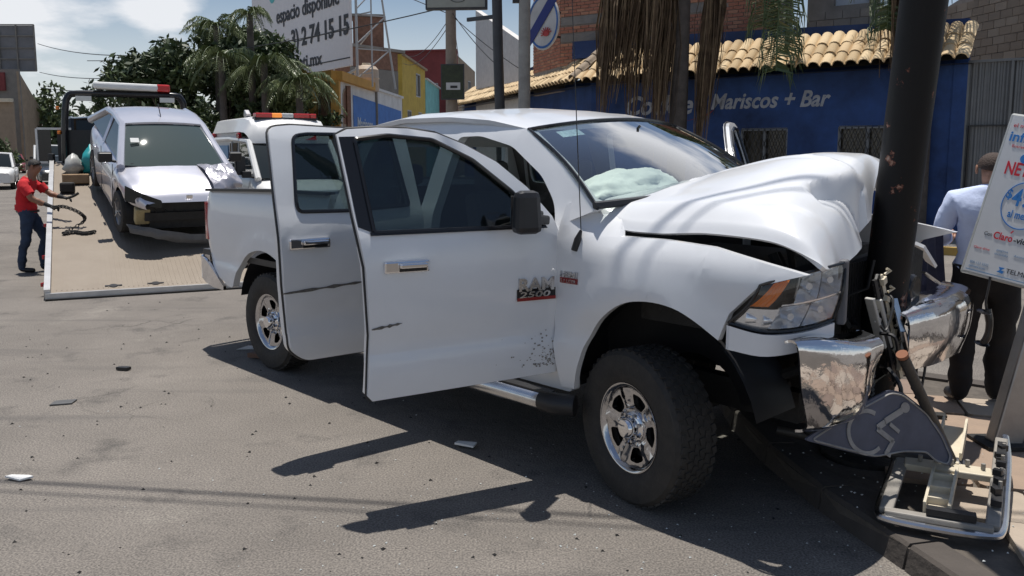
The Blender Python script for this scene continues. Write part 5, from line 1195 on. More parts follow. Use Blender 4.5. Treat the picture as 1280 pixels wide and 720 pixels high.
MB().tube([(0, -.005, .925), (0, -.005, .965)], [.195, .195], 24, cap=False).build('belt', 'shoe', man)
MB().box((.02, -.215, .96), (.07, .04, .10)).build('belt_pouch', mat('brown_pouch', (.08, .05, .035), .6), man, bevel=.01)
# jacket over his left forearm
rows = []
for i in range(11):
    t = i / 10; row = []
    for k in range(9):
        v = k / 8 - .5; row.append(Vector((2.84 + .05 * t + .05 * math.sin(k * 1.9 + t * 2) * t + .03, 5.66 + .30 * v, 1.30 - .80 * t + .03 * math.cos(math.pi * v))))
    rows.append(row)
tag(MB().shell(rows, .05).build('jacket', 'navy', angle=0), 'dark navy jacket hanging over the forearm of the man in the light blue shirt', 'jacket')

# ---------------------------------------------------------------- leaning telephone stand with its advertising panel
sg = thing('advertising_panel', 'leaning white lit-box panel with telephone offer lettering on a steel stand', 'advertising panel', (2.9, 4.75, .13))
sgl = Vector(sg.location)
yaw, lean = R(43), R(14.5)
Hh = Vector((math.cos(yaw), -math.sin(yaw), 0)); b_ = Vector((math.sin(lean), 0, math.cos(lean))); a_ = (Hh - b_ * Hh.dot(b_)).normalized(); n_ = a_.cross(b_)
O_ = Vector((2.66, 4.90, 1.13)) - sgl; PW, PH = .62, .965
def sp_(a, b, o=0.): return O_ + a_ * a + b_ * b + n_ * o
M['panel_face'] = mat('white_panel_print', (.66, .67, .68), .35, var=.06)
M['ad_blue'] = mat('print_blue', (.03, .20, .55), .5); M['ad_red'] = mat('print_red', (.60, .02, .04), .5); M['ad_black'] = mat('print_black', (.03, .03, .035), .5); M['ad_grey'] = mat('print_grey_blue', (.22, .34, .50), .5)
q = Matrix((a_, b_, n_)).transposed()
MB().box(sp_(PW / 2, PH / 2, -.08), (PW, PH, .15), q).build('casing', mat('grey_casing', (.42, .43, .42), .45, metal=.3, var=.15), sg, bevel=.012)
pf = MB().box(sp_(PW / 2, PH / 2, -.002), (PW - .035, PH - .035, .012), q).build('panel_face', 'panel_face', sg)
for (s, m, a, b, h, wd_) in (('la', 'ad_blue', .075, .925, .020, None), ('el mejor precio', 'ad_red', .035, .885, .024, .22), ('infinitum', 'ad_blue', .032, .805, .058, .27), ('Entretenimiento', 'ad_red', .06, .770, .016, .17), ('NETFLIX', 'ad_red', .062, .615, .076, .25),
                             ('$', 'ad_blue', .112, .480, .055, .03), ('499', 'ad_blue', .148, .447, .10, .145), ('al mes', 'ad_blue', .150, .375, .045, .10), ('Con', 'ad_black', .065, .245, .024, .042), ('Claro', 'ad_red', .115, .238, .042, .10), ('-video', 'ad_black', .222, .238, .036, .115),
                             ('Claro drive', 'ad_red', .035, .160, .014, .085), ('pagina', 'ad_grey', .155, .172, .013, .06), ('incluido', 'ad_grey', .15, .148, .013, .07), ('Asistencia', 'ad_grey', .25, .160, .013, .09), ('800 123 2222', 'ad_grey', .04, .070, .015, .10), ('telmex.com', 'ad_grey', .04, .046, .015, .09), ('TELMEX.', 'ad_black', .235, .060, .028, .14)):
    text('print', s, m, pf, sp_(a, b, .0045), a_, b_, h, .0012, .0, .02 if h > .03 else .0, wd_)
MB().lathe([(.138, 0), (.138, .002), (.132, .002), (.132, 0)], 48, 0, lambda x, y, h: tuple(sp_(.215 + x * .82, .452 + y, .0045 + h)), closed=True).build('print_ring', 'ad_blue', pf)
MB().lathe([(.028, 0), (.028, .002), (.0, .002)], 20, 0, lambda x, y, h: tuple(sp_(.15 + x, .715 + y, .0045 + h))).build('print_dot', 'ad_blue', pf)
MB().prism([(.19, .055), (.222, .05), (.226, .065), (.21, .068), (.226, .085), (.195, .085), (.204, .068)], lambda a, b: sp_(a, b, .005), n_ * .001).build('print_emblem', 'ad_blue', pf)
MB().prism([(.20, .285), (.21, .30), (.205, .305), (.195, .288)], lambda a, b: sp_(a, b, .005), n_ * .001).build('print_spark', 'ad_red', pf)
MB().prism([(.03, .028), (PW - .03, .028), (PW - .03, .034), (.03, .034)], lambda a, b: sp_(a, b, .005), n_ * .0006).build('print_line', 'ad_grey', pf)
st = MB().bar(Vector((2.90, 4.74, .12)) - sgl, Vector((3.22, 4.80, 1.45)) - sgl, .17, .10, up=(0, 1, 0)); st.build('stand', mat('brushed_steel', (.36, .35, .34), .4, metal=.8, var=.25, scale=4), sg, bevel=.012)
MB().bar(Vector((3.18, 4.80, 1.30)) - sgl, Vector((3.0, 4.86, 1.5)) - sgl, .08, .08).build('bracket', 'steel', sg)
MB().box(Vector((2.9, 4.74, .135)) - sgl, (.30, .24, .02)).build('base_plate', 'dark', sg)
hs = thing('telephone_handset', 'black telephone handset dangling on its cord below the advertising panel', 'handset', (2.775, 4.78, .85))
MB().tube(catmull([(.02, .02, .33), (.0, 0, .22), (-.012, 0, .12), (0, 0, .06)], 4), .007, 6).build('cord', 'black', hs)
MB().tube(catmull([(-.0, 0, .075), (.012, -.01, .0), (.008, -.01, -.08), (-.01, 0, -.13)], 4), [.022] * 4 + [.020] * 4 + [.022] * 5, 10).build('grip', 'black_gloss', hs)
for z in (.06, -.13): MB().lathe([(.0, -.03), (.034, -.028), (.037, -.005), (.028, .01), (.0, .012)], 16, 0, lambda x, y, h, z=z: (-.015 + x, y * .9 - h - .01, z + y * .3)).build('cap', 'black_gloss', hs)

# ---------------------------------------------------------------- the knocked-down parking sign
ps = thing('parking_sign', 'bent grey-blue disabled parking sign on a snapped black pipe in front of the bumper', 'parking sign', (2.27, 4.10, .12))
pl_ = Vector(ps.location)
sA, sB = Vector((1.285, 3.60, .57)), Vector((2.12, 3.95, .45)); xa = (sB - sA).normalized(); n3 = xa.cross(Vector((0, .18, 1))).normalized(); ya = n3.cross(xa); cA = sA
out2 = [((p - cA).dot(xa), (p - cA).dot(ya)) for p in map(Vector, ((1.314, 3.61, .554), (1.557, 3.734, .644), (1.80, 3.855, .715), (1.876, 3.885, .694), (2.03, 3.933, .579), (2.127, 3.953, .451), (2.184, 3.959, .338), (2.162, 3.942, .30), (2.082, 3.912, .332), (2.024, 3.896, .387), (1.877, 3.835, .413), (1.697, 3.756, .416), (1.508, 3.683, .482)))]
out2 = rounded(out2, .03, 3)
M['sign_blue'] = mat('dull_blue_sign_paint', (.065, .075, .115), .5, var=.3, scale=9); M['sign_pale'] = mat('worn_sign_white', (.30, .29, .28), .6, var=.3, scale=14)
sm = lambda a, b, o=0.: cA + xa * a + ya * b + n3 * o - pl_
plate = MB().prism(out2, lambda a, b: sm(a, b), n3 * -.012).build('sign_plate', 'sign_blue', ps)
ctr2 = Vector((sum(p[0] for p in out2) / len(out2), sum(p[1] for p in out2) / len(out2)))
rim = [sm(*(ctr2 + (Vector(p) - ctr2) * .93), .003) for p in out2]; MB().tube(rim + [rim[0]], .0045, 4, cap=False).build('border_line', 'sign_pale', plate)
hc, hx, hy = sm((Vector((1.72, 3.79, .55)) - cA).dot(xa), (Vector((1.72, 3.79, .55)) - cA).dot(ya), .003), (xa * .97 - ya * .22).normalized(), (ya * .97 + xa * .22).normalized()
def hp_(u, v): return hc + hx * u * 1.35 + hy * v * 1.15
wcs = MB()
ring = [hp_(-.045 + .085 * math.cos(R(a)), -.03 + .085 * math.sin(R(a))) for a in range(75, 330, 12)]
for a, b in zip(ring, ring[1:]): wcs.bar(a, b, .004, .020, up=tuple(n3.cross(b - a)))
def stroke(pts, w):
    for a, b in zip(pts, pts[1:]): wcs.bar(hp_(*a), hp_(*b), .004, w, up=tuple(n3.cross(hp_(*b) - hp_(*a))))
stroke([(.10, .10), (.03, .035)], .030); stroke([(.03, .03), (.0, .0)], .03); stroke([(.055, .03), (.105, .01)], .018); stroke([(.0, -.005), (.085, -.035)], .024); stroke([(.085, -.03), (.065, -.085)], .024); stroke([(.055, -.088), (.085, -.095)], .018)
wcs.prism([(.112 + .022 * math.cos(t), .115 + .022 * math.sin(t)) for t in [2 * math.pi * i / 14 for i in range(14)]], hp_, n3 * .002)
wcs.build('wheelchair_symbol', 'sign_pale', plate)
M['pipe'] = mat('black_pipe_paint', (.022, .021, .021), .5, var=.4, scale=10, bump=.2, dirt=(.09, .08, .07))
jt = Vector((2.27, 4.10, .235))
MB().tube([Vector((1.83, 3.80, .885)) - pl_, jt - pl_], .026, 12).build('pipe', 'pipe', ps)
MB().tube([Vector((1.826, 3.797, .89)) - pl_, Vector((1.817, 3.79, .905)) - pl_], .027, 12).build('pipe_end', mat('rust', (.25, .10, .05), .8), ps)
MB().tube([Vector((1.45, 4.40, .33)) - pl_, Vector((1.9, 4.22, .29)) - pl_, jt - pl_], [.03, .034, .04], 12).build('pipe', 'pipe', ps)
MB().tube([jt - pl_ + Vector((-.06, .03, .0)), jt - pl_ + Vector((.02, -.03, 0))], .055, 16).lathe([(.0, .05), (.03, .04), (.05, .0), (.055, -.02)], 16, 0, lambda x, y, h: tuple(jt - pl_ + Vector((.02 + h * .8, -.03 - h * .55, 0)) + Vector((x * .57, x * .82, y)))).build('clamp_cap', mat('grey_clamp', (.06, .06, .065), .5, var=.3), ps)

# ---------------------------------------------------------------- the torn-off grille lying on the pavement, back side up
gr = thing('car_grille', 'broken chrome grille lying back side up on the paved corner', 'car grille', (2.1, 3.95, .13))
gl = Vector(gr.location); ga = Vector((.53, .85, .10)).normalized(); gw_ = Vector((.90, -.43, .0)).normalized(); g0 = Vector((1.68, 3.66, .165))
def gp(a, b, h=0.): return g0 + gw_ * a + ga * b + Vector((0, 0, h)) - gl
GW, GL_ = .50, 1.02
def gbar(mb, a, b, w, h, up=(0, 0, 1)): mb.bar(gp(*a), gp(*b), w, h, up=up)
rim = MB(); pr = rounded([(0, 0, .09), (GW, 0, .09), (GW, GL_, .02), (GW + .01, GL_, .01)], .05, 6)[:-2]
rim.tube(catmull([gp(-.0, .62, .02), gp(-.005, .3, .0), gp(.0, .06, .0), gp(.05, .0, .0), gp(GW / 2, -.015, .0), gp(GW - .06, .0, .0), gp(GW, .07, .0), gp(GW + .005, .4, .01), gp(GW, .8, .02), gp(GW - .02, GL_, .05)], 6), .019, 10)
rim.build('chrome_rim', 'chrome_dull', gr)
M['grey_plastic'] = mat('dirty_grey_plastic', (.30, .28, .25), .6, var=.35, scale=12, dirt=(.10, .09, .08))
fr_ = MB(); gbar(fr_, (.035, .04, .02), (.035, .62, .03), .06, .03); gbar(fr_, (.03, .035, .02), (GW - .03, .035, .02), .055, .03); gbar(fr_, (GW - .035, .04, .02), (GW - .035, GL_ - .05, .05), .06, .035)
fr_.build('back_frame', 'grey_plastic', gr, bevel=.008)
cb_ = MB(); gbar(cb_, (.05, .55, .035), (GW - .06, .55, .035), .12, .035); gbar(cb_, (.0, .56, .02), (.1, .56, .03), .10, .03)
cb_.build('cross_bar', 'beige_plastic', gr, bevel=.006)
ub = MB(); gbar(ub, (GW * .48, .08, .03), (GW * .48, .50, .03), .095, .025)
for s in (-1, 1): gbar(ub, (GW * .48 + s * .05, .07, .05), (GW * .48 + s * .05, .5, .05), .012, .06); gbar(ub, (GW * .48 + s * .055, .62, .06), (GW * .48 + s * .055, GL_, .09), .012, .08)
gbar(ub, (GW * .48, .60, .045), (GW * .48, GL_ - .02, .075), .10, .015)
for k in (.14, .26, .40): gbar(ub, (GW * .48 - .05, k, .05), (GW * .48 + .05, k, .05), .012, .05)
ub.build('upright_bar', 'beige_plastic', gr)
dk = MB(); gbar(dk, (.20, .045, .055), (GW - .10, .045, .055), .05, .03); gbar(dk, (GW - .03, .18, .07), (GW - .03, .50, .075), .045, .03); gbar(dk, (GW - .03, .62, .085), (GW - .03, .82, .09), .04, .03)
for k in range(6): dk.box(gp(GW - .035 + .01 * (k % 2), .25 + .1 * k, .10), (.03, .04, .03), R(20 * k))
dk.build('black_insert', 'black', gr)
cl = MB()
for k in range(5): MB().tube([gp(.12 + .07 * k, .56 + .02 * (k % 2), .055), gp(.12 + .07 * k, .56 + .02 * (k % 2), .085)], .011, 6).build('clip', 'grey_plastic', gr)
for k in range(4): MB().tube([gp(GW - .02, .3 + .15 * k, .09), gp(GW - .02, .3 + .15 * k, .125)], .009, 6).build('clip', 'grey_plastic', gr)
lf = MB().tube(catmull([gp(.02, .62, .03), gp(-.02, .78, .05), gp(.06, .92, .07)], 5), .014, 8).tube(catmull([gp(.10, .62, .03), gp(.09, .8, .06), gp(.12, .95, .09)], 5), .02, 8); lf.build('bent_frame_piece', 'chrome_dull', gr)

# ---------------------------------------------------------------- litter on the road
def litter(name, label, cat, pts, z, m, rot=0., h=.012, curl=.0):
    cx = sum(p[0] for p in pts) / len(pts); cy = sum(p[1] for p in pts) / len(pts)
    o = MB().prism([(x - cx, y - cy) for x, y in pts], lambda a, b: (a, b, h + curl * abs(a) * 1.5), (0, 0, -h * .8)).build(name, m); o.location = (cx, cy, z); return tag(o, label, cat)
litter('paper_scrap', 'white crumpled paper strip on the asphalt at the left edge', 'paper', [(-2.86, 4.50), (-2.76, 4.47), (-2.70, 4.50), (-2.74, 4.53), (-2.84, 4.53)], 0, 'sky_paper', h=.012, curl=.10)
litter('paper_scrap', 'white folded paper scrap on the road between the door shadows', 'paper', [(-.36, 5.02), (-.24, 4.97), (-.22, 5.03), (-.34, 5.07)], 0, 'sky_paper', h=.015, curl=.15)
litter('metal_plate', 'flat grey rectangular plate lying alone on the asphalt', 'plate', [(-3.36, 5.86), (-3.22, 5.90), (-3.23, 6.00), (-3.37, 5.96)], 0, mat('grey_sheet', (.10, .10, .10), .6, var=.3), h=.012)
litter('broken_part', 'small black broken plastic part on the open asphalt', 'car part', [(-3.34, 6.84), (-3.24, 6.82), (-3.22, 6.86), (-3.27, 6.88), (-3.33, 6.87)], 0, 'black', h=.03)
litter('glass_sheet', 'pale broken glass sheet on the road near the rear wheel', 'glass piece', [(-2.56, 7.55), (-2.28, 7.6), (-2.3, 7.72), (-2.5, 7.70)], 0, mat('pale_broken_glass', (.34, .34, .33), .3, var=.3), h=.01)
litter('broken_part', 'rust brown bent scrap behind the rear wheel of the pickup', 'car part', [(-2.36, 7.25), (-2.20, 7.2), (-2.18, 7.28), (-2.32, 7.32)], 0, mat('brown_scrap', (.16, .09, .06), .8), h=.05)
litter('red_shard', 'small red lens shard on the paving beside the grille', 'shard', [(2.46, 4.72), (2.51, 4.70), (2.53, 4.78), (2.48, 4.79)], .13, 'red_lens', h=.015)
litter('grey_shard', 'grey flat shard on the paving behind the grille', 'shard', [(2.72, 5.2), (2.80, 5.18), (2.82, 5.25), (2.75, 5.27)], .13, 'dark', h=.02)
gsm = MB(); rg_ = random.Random(21)
for k in range(380):
    if k < 230: x, y = rg_.gauss(.2, .9), rg_.gauss(3.5, .7)
    elif k < 270: x, y = rg_.uniform(-3.5, 1), rg_.uniform(3, 8)
    else: x, y = rg_.gauss(2.0, .4), rg_.gauss(3.9, .6)
    z = .137 if inside(x, y, near) else .002
    s = rg_.uniform(.003, .009); a = rg_.random() * 6.28; gsm.add([(x + s * math.cos(a), y + s * math.sin(a), z), (x + s * .8 * math.cos(a + 2), y + s * .8 * math.sin(a + 2), z), (x + s * math.cos(a + 4), y + s * math.sin(a + 4), z + s * .3), (x, y, z + s * .7)], [(0, 1, 3), (1, 2, 3), (2, 0, 3)])
tag(gsm.build('glass_shards', mat('glass_crumbs', (.6, .62, .6), .3)), kind='stuff')
dsm = MB()
for k in range(420):
    x, y = rg_.uniform(-5, 1.5), rg_.uniform(2.8, 10)
    s = rg_.uniform(.004, .016); a = rg_.random() * 6.28; dsm.add([(x + s * math.cos(a), y + s * math.sin(a), .001), (x + s * math.cos(a + 2), y + s * math.sin(a + 2), .001), (x + s * math.cos(a + 4), y + s * math.sin(a + 4), .001), (x, y, s * .8)], [(0, 1, 3), (1, 2, 3), (2, 0, 3)])
tag(dsm.build('gravel_crumbs', 'dark'), kind='stuff')
# ---------------------------------------------------------------- trees and palms
M['bark'] = mat('grey_brown_bark', (.13, .10, .08), .95, var=.4, scale=6, bump=.6, bscale=14)
M['palm_bark'] = mat('palm_bark', (.10, .085, .075), .95, var=.4, scale=5, bump=.6, bscale=12)
M['leaf_dark'] = mat('dark_leaves', (.045, .072, .026), .6, var=.4, scale=2)
M['leaf_mid'] = mat('green_leaves', (.085, .12, .042), .55, var=.35, scale=2)
M['leaf_light'] = mat('yellow_green_leaves', (.12, .15, .055), .5, var=.3, scale=2)
M['palm_leaf'] = mat('palm_leaflets', (.075, .11, .038), .45, var=.35, scale=3)
M['palm_tip'] = mat('pale_palm_leaflets', (.13, .16, .065), .45, var=.3, scale=3)
M['dead_leaf'] = mat('dry_brown_fronds', (.13, .085, .05), .9, var=.5, scale=5)
M['dead_pale'] = mat('dry_tan_fronds', (.22, .155, .09), .9, var=.4, scale=5)
def leaf_mesh(name, clumps, n, size, parent, seed, mats=('leaf_dark', 'leaf_mid', 'leaf_light'), light=.15, kind=None):
    """many small leaf blades scattered through clumps (x, y, z, radius)"""
    r = np.random.default_rng(seed); c = np.array(clumps, float); w = c[:, 3] ** 2; k = r.choice(len(c), n, p=w / w.sum())
    d = r.normal(size=(n, 3)); d /= np.linalg.norm(d, axis=1)[:, None]; rad = c[k, 3] * (r.random(n) ** .45) * r.uniform(.8, 1.15, n)
    P = c[k, :3] + d * rad[:, None] * [1, 1, .85]
    a = r.normal(size=(n, 3)); a /= np.linalg.norm(a, axis=1)[:, None]; b = np.cross(a, r.normal(size=(n, 3))); b /= np.linalg.norm(b, axis=1)[:, None]
    s = size * r.uniform(.6, 1.4, n)[:, None]
    V = np.stack([P - a * s, P + b * s * .42, P + a * s, P - b * s * .42], 1).reshape(-1, 3)
    me = bpy.data.meshes.new(name); me.vertices.add(4 * n); me.vertices.foreach_set('co', V.ravel()); me.loops.add(4 * n); me.loops.foreach_set('vertex_index', np.arange(4 * n)); me.polygons.add(n)
    me.polygons.foreach_set('loop_start', np.arange(0, 4 * n, 4))
    for m in mats: me.materials.append(M[m])
    tone = r.random(len(c))[k] * .6 + r.random(n) * .4
    me.polygons.foreach_set('material_index', np.where(tone > 1 - light, 2, np.where(tone > .5, 1, 0)).astype(np.int32)); me.update()
    o = bpy.data.objects.new(name, me); COL.objects.link(o); o.parent = parent
    if kind: o['kind'] = kind
    return o
def tree(label, x, y, h, r, seed, n=4200, size=.16, trunk=.16, base=.35, group=None, light=.15, cat='tree', name='leafy_tree'):
    rr = random.Random(seed); t = thing(name, label, cat, (x, y, 0), 0, group)
    cl = []
    for i in range(15):
        a = rr.random() * 6.28; q = rr.random() ** .6 * r * .75; z = h * base + (h - h * base) * rr.uniform(.12, .88); k = 1 - abs((z / h - .62) / .6) ** 2; cl.append((q * math.cos(a) * max(.35, k), q * math.sin(a) * max(.35, k), z, r * rr.uniform(.26, .46)))
    tr = MB().tube([(0, 0, 0), (.05, .03, h * .25), (.0, .08, h * .5), (.1, .0, h * .75)], [trunk, trunk * .85, trunk * .6, trunk * .25], 9)
    for c in cl[:9]: tr.tube([(.03, .05, h * .35), (c[0] * .5, c[1] * .5, (h * .35 + c[2]) / 2 + .1), c[:3]], [trunk * .4, trunk * .25, .02], 6)
    tr.build('trunk', 'bark', t); leaf_mesh('crown', cl, n, size, t, seed, light=light); return t
def frond(mb, base, az, ln, rise, droop, seed, w=.5, dens=26, m=(0, 1), sag=.5):
    """arching palm frond: a thin stem and rows of drooping leaflets"""
    rr = random.Random(seed); d = Vector((math.cos(az), math.sin(az), 0)); s = Vector((-d.y, d.x, 0)); pts = []
    for i in range(9):
        t = i / 8; pts.append(Vector(base) + d * ln * (t - .18 * t * t) + Vector((0, 0, rise * t - droop * t * t)))
    mb.tube(pts, [.022 * (1 - .8 * i / 8) + .003 for i in range(9)], 4, m[0], cap=False)
    for i in range(dens):
        t = .12 + .88 * i / dens; f = t * 8; k = min(int(f), 7); p = pts[k].lerp(pts[k + 1], f - k); dr = (pts[k + 1] - pts[k]).normalized()
        for sd in (-1, 1):
            L_ = w * (math.sin(math.pi * (.12 + .84 * t)) ** .7) * rr.uniform(.75, 1.15); o = s * sd * .75 + dr * .45 + Vector((0, 0, rr.uniform(-.3, .15)))
            q1 = p + o * L_ * .5; q2 = p + o * L_ * .85 + Vector((0, 0, -sag * L_)); b = dr * .014 + Vector((0, 0, .008))
            mb.add([p - b, p + b, q1 + b * 1.5, q1 - b * 1.5, q2], [(0, 1, 2, 3), (3, 2, 4)], m[1] if rr.random() > .25 else m[0])
def palm(label, x, y, h, seed, ln=1.9, nf=18, group=None, lean=(0, 0), tr=.14, dens=26, w=.5, mats=('palm_leaf', 'palm_tip')):
    t = thing('palm_tree', label, 'palm tree', (x, y, 0), 0, group); rr = random.Random(seed)
    MB().tube([(0, 0, 0), (lean[0] * .3, lean[1] * .3, h * .5), (lean[0], lean[1], h)], [tr * 1.2, tr, tr * .85], 12).build('trunk', 'palm_bark', t)
    for k in range(nf):
        mb = MB(); az = 2.4 * k + rr.uniform(-.3, .3); up = rr.uniform(-.1, 1.5); frond(mb, (lean[0], lean[1], h), az, ln * rr.uniform(.8, 1.1), up, up * .6 + rr.uniform(.5, 1.3), seed * 50 + k, w, dens)
        mb.build('frond', list(mats), t, angle=0)
    return t
def dead_frond(parent, x, y, zt, zb, w, seed, n=42, lean=(0, 0)):
    rr = random.Random(seed); mb = MB()
    for k in range(n):
        a, b = rr.gauss(0, .30) * w, rr.gauss(0, .5) * w; L_ = (zt - zb) * rr.uniform(.35, 1.0) ** .7; s = rr.uniform(.008, .024); tz = zt - rr.uniform(0, .25) * (zt - zb)
        P = [Vector((x + a * .5, y + b * .4, tz)), Vector((x + a * 1.3 + lean[0] * .3, y + b, tz - L_ * .4)), Vector((x + a * .95 + lean[0] * .7 + rr.uniform(-.04, .04), y + b, tz - L_ * .75)), Vector((x + a * .6 + lean[0] + rr.uniform(-.03, .03), y + b, tz - L_))]
        c = Vector((math.cos(k), math.sin(k), 0)) * s
        for i in range(3): mb.add([P[i] - c * (1 - .25 * i), P[i] + c * (1 - .25 * i), P[i + 1] + c * (.75 - .25 * i), P[i + 1] - c * (.75 - .25 * i)], [(0, 1, 2, 3)], 0 if rr.random() > .3 else 1)
    return mb.build('dead_frond', ['dead_leaf', 'dead_pale'], parent, angle=0)
# tall palms in front of the blue bar, dry fronds hanging low
p1 = thing('palm_tree', 'tall palm with brown dead fronds hanging in front of the blue bar', 'palm tree', (3.48, 17.6, .12))
MB().tube([(-.05, 0, 0), (0, 0, 3), (.02, 0, 7.2)], [.20, .185, .17], 16).build('trunk', 'palm_bark', p1)
for k, (px, zt, zb, w_) in enumerate(((-1.28, 5.6, 3.1, .34), (-1.05, 5.8, 3.4, .36), (-.85, 5.9, 2.6, .34), (-.62, 5.9, 2.9, .36), (-.42, 6.0, 2.3, .30), (-.25, 5.9, 2.2, .26), (-1.5, 5.4, 2.55, .2), (.62, 5.9, 2.3, .24), (.78, 5.7, 2.9, .22), (.5, 5.2, 1.9, .16))):
    dead_frond(p1, px, -.3 + .1 * (k % 3), zt, zb, w_, 60 + k, 120, lean=((-.14 if px < 0 else -.16), 0))
for k in range(9):
    mb = MB(); frond(mb, (0, 0, 6.6), 2.4 * k, 2.1, .9, 2.2, 400 + k, .6, 24); mb.build('frond', ['palm_leaf', 'palm_tip'], p1, angle=0)
def hang_green(parent, x, y, zt, zb, seed):
    mb = MB(); rr = random.Random(seed); pts = catmull([Vector((x - .5, y, zt + .6)), Vector((x - .15, y, zt + .55)), Vector((x + .1, y, zt - .2)), Vector((x + .12, y, zb))], 8); mb.tube(pts, .016, 5, 0)
    for i in range(len(pts) - 1):
        for j in range(7):
            p = pts[i].lerp(pts[i + 1], j / 7)
            for sd in (-1, 1):
                L_ = rr.uniform(.45, .75); q1 = p + Vector((sd * L_ * .42, rr.uniform(-.25, .25), -L_ * .12)); q2 = p + Vector((sd * L_ * .52, rr.uniform(-.3, .3), -L_ * .75)); b = Vector((.012, 0, .012))
                mb.add([p - b, p + b, q1 + b, q1 - b, q2], [(0, 1, 2, 3), (3, 2, 4)], 0 if rr.random() > .3 else 1)
    return mb.build('hanging_frond', ['palm_leaf', 'palm_tip'], parent, angle=0)
hang_green(p1, 1.72, -.5, 6.0, 3.3, 31); hang_green(p1, 1.98, -.2, 5.6, 3.7, 35); hang_green(p1, 1.5, -.3, 5.9, 4.2, 38)
p2 = thing('palm_tree', 'second palm beside the bar mostly hidden by the black pole', 'palm tree', (8.0, 16.4, .12))
MB().tube([(0, 0, 0), (0, 0, 3), (.05, 0, 6.6)], [.17, .15, .14], 16).build('trunk', 'palm_bark', p2)
for k, (px, zt, zb, w_) in enumerate(((-.62, 5.2, 3.0, .2), (-.75, 5.6, 3.4, .24), (-.45, 5.6, 3.2, .24))): dead_frond(p2, px, -.2, zt, zb, w_, 90 + k, 46)
for k in range(9):
    mb = MB(); frond(mb, (0, 0, 6.2), 2.4 * k + .5, 1.9, .7, 2.2, 440 + k, .6, 22); mb.build('frond', ['palm_leaf', 'palm_tip'], p2, angle=0)
hang_green(p2, -1.0, -.2, 5.2, 4.0, 33)
# the clump of trees on the left side of the street
tree('dark round-crowned tree at the left end of the tree clump by the street', -13.6, 33.2, 6.1, 2.1, 3, 8000, .14)
tree('big dark tree behind the tow truck hoop with a lumpy crown', -11.8, 35.0, 6.9, 2.4, 4, 9000, .15)
tree('dense tree behind the ambulance, left of the balcony house', -9.9, 34.0, 6.4, 2.1, 5, 8000, .14, light=.25)
tree('low bushy tree in shade at the foot of the tree clump', -12.4, 31.5, 3.6, 1.7, 6, 3600, .12)
palm('palm with spiky fronds rising above the dark tree clump', -11.6, 33.5, 6.7, 7, 1.6, 20, 'palms in the tree clump', dens=20, w=.4)
palm('thin palm standing in front of the white billboard', -9.7, 31.6, 6.8, 8, 1.25, 13, 'palms in the tree clump', dens=18, w=.35)
palm('palm with long drooping fronds in front of the balcony house', -9.0, 30.8, 5.0, 9, 2.2, 24, 'palms in the tree clump', dens=26, w=.5)
palm('short palm between the drooping palm and the dark trees', -10.6, 31.0, 5.2, 12, 2.0, 22, 'palms in the tree clump', dens=24, w=.5)
for k, (x, y, h, r_) in enumerate(((-46, 82, 7.6, 4), (-40, 86, 8.6, 3.6), (-52, 80, 6.6, 4), (-36, 90, 9.2, 3.2), (-31.5, 84, 6.8, 3.2), (-57, 86, 7.2, 4), (-29, 92, 8.6, 3.4), (-25.5, 90, 7.0, 3.2))):
    tree(('dark street tree below the grey billboard back', 'dark street tree right of the billboard, seen behind the hoop', 'broad low dark tree at the far left edge', 'tall dark tree showing through the tow truck hoop', 'low tree behind the tow truck cab', 'dark tree at the far left behind the maroon car', 'far dark tree behind the silver hatchback roof', 'far dark tree beside the round-crowned street tree')[k], x, y, h, r_, 30 + k, 2600, .30, .22, .2, 'dark trees up the street', .05)
tree('low green bush at the far left kerb above the maroon car', -38.5, 63, 2.9, 2.0, 41, 1600, .2, .1, .1, cat='bush', name='bush', light=.1)
tag(leaf_mesh('distant_wood', [(-330 + 7 * i + 3 * math.sin(i * 2.1), 215, 6 + 3.5 * math.sin(i * 1.3) + 2 * math.sin(i * .6), 8.5) for i in range(90)], 21000, 1.0, None, 77, light=.04), kind='stuff')

tree('leafy tree hiding the lower left corner of the white billboard', -9.3, 32.6, 5.6, 1.8, 15, 5200, .12, light=.3)
palm('palm bending over the balcony house, nearest its corner', -7.7, 30.6, 4.3, 16, 1.9, 24, 'palms in the tree clump', dens=26, w=.5)
# ---------------------------------------------------------------- buildings along the street
def wallmat(name, col, **k): return mat(name, col, .85, var=k.get('var', .2), scale=k.get('scale', 2), bump=.15, bscale=20)
M['ochre'] = wallmat('ochre_paint', (.50, .27, .06)); M['yellow'] = wallmat('yellow_paint', (.50, .36, .07)); M['teal'] = wallmat('teal_paint', (.20, .48, .48)); M['maroon'] = wallmat('maroon_paint', (.20, .045, .045)); M['offwhite'] = wallmat('off_white_paint', (.60, .60, .60)); M['mural_blue'] = wallmat('blue_mural_paint', (.06, .17, .46)); M['tan_wall'] = wallmat('tan_render', (.32, .25, .18)); M['grey_render'] = wallmat('grey_render', (.22, .205, .185)); M['rust_brick'] = wallmat('rusty_brickwork', (.24, .13, .09), var=.4, scale=5)
M['win_dark'] = mat('dark_window_pane', (.03, .035, .04), .1); M['win_frame'] = mat('pale_window_frame', (.35, .35, .35), .5)
def V2(p, z): return Vector((p[0], p[1], z))
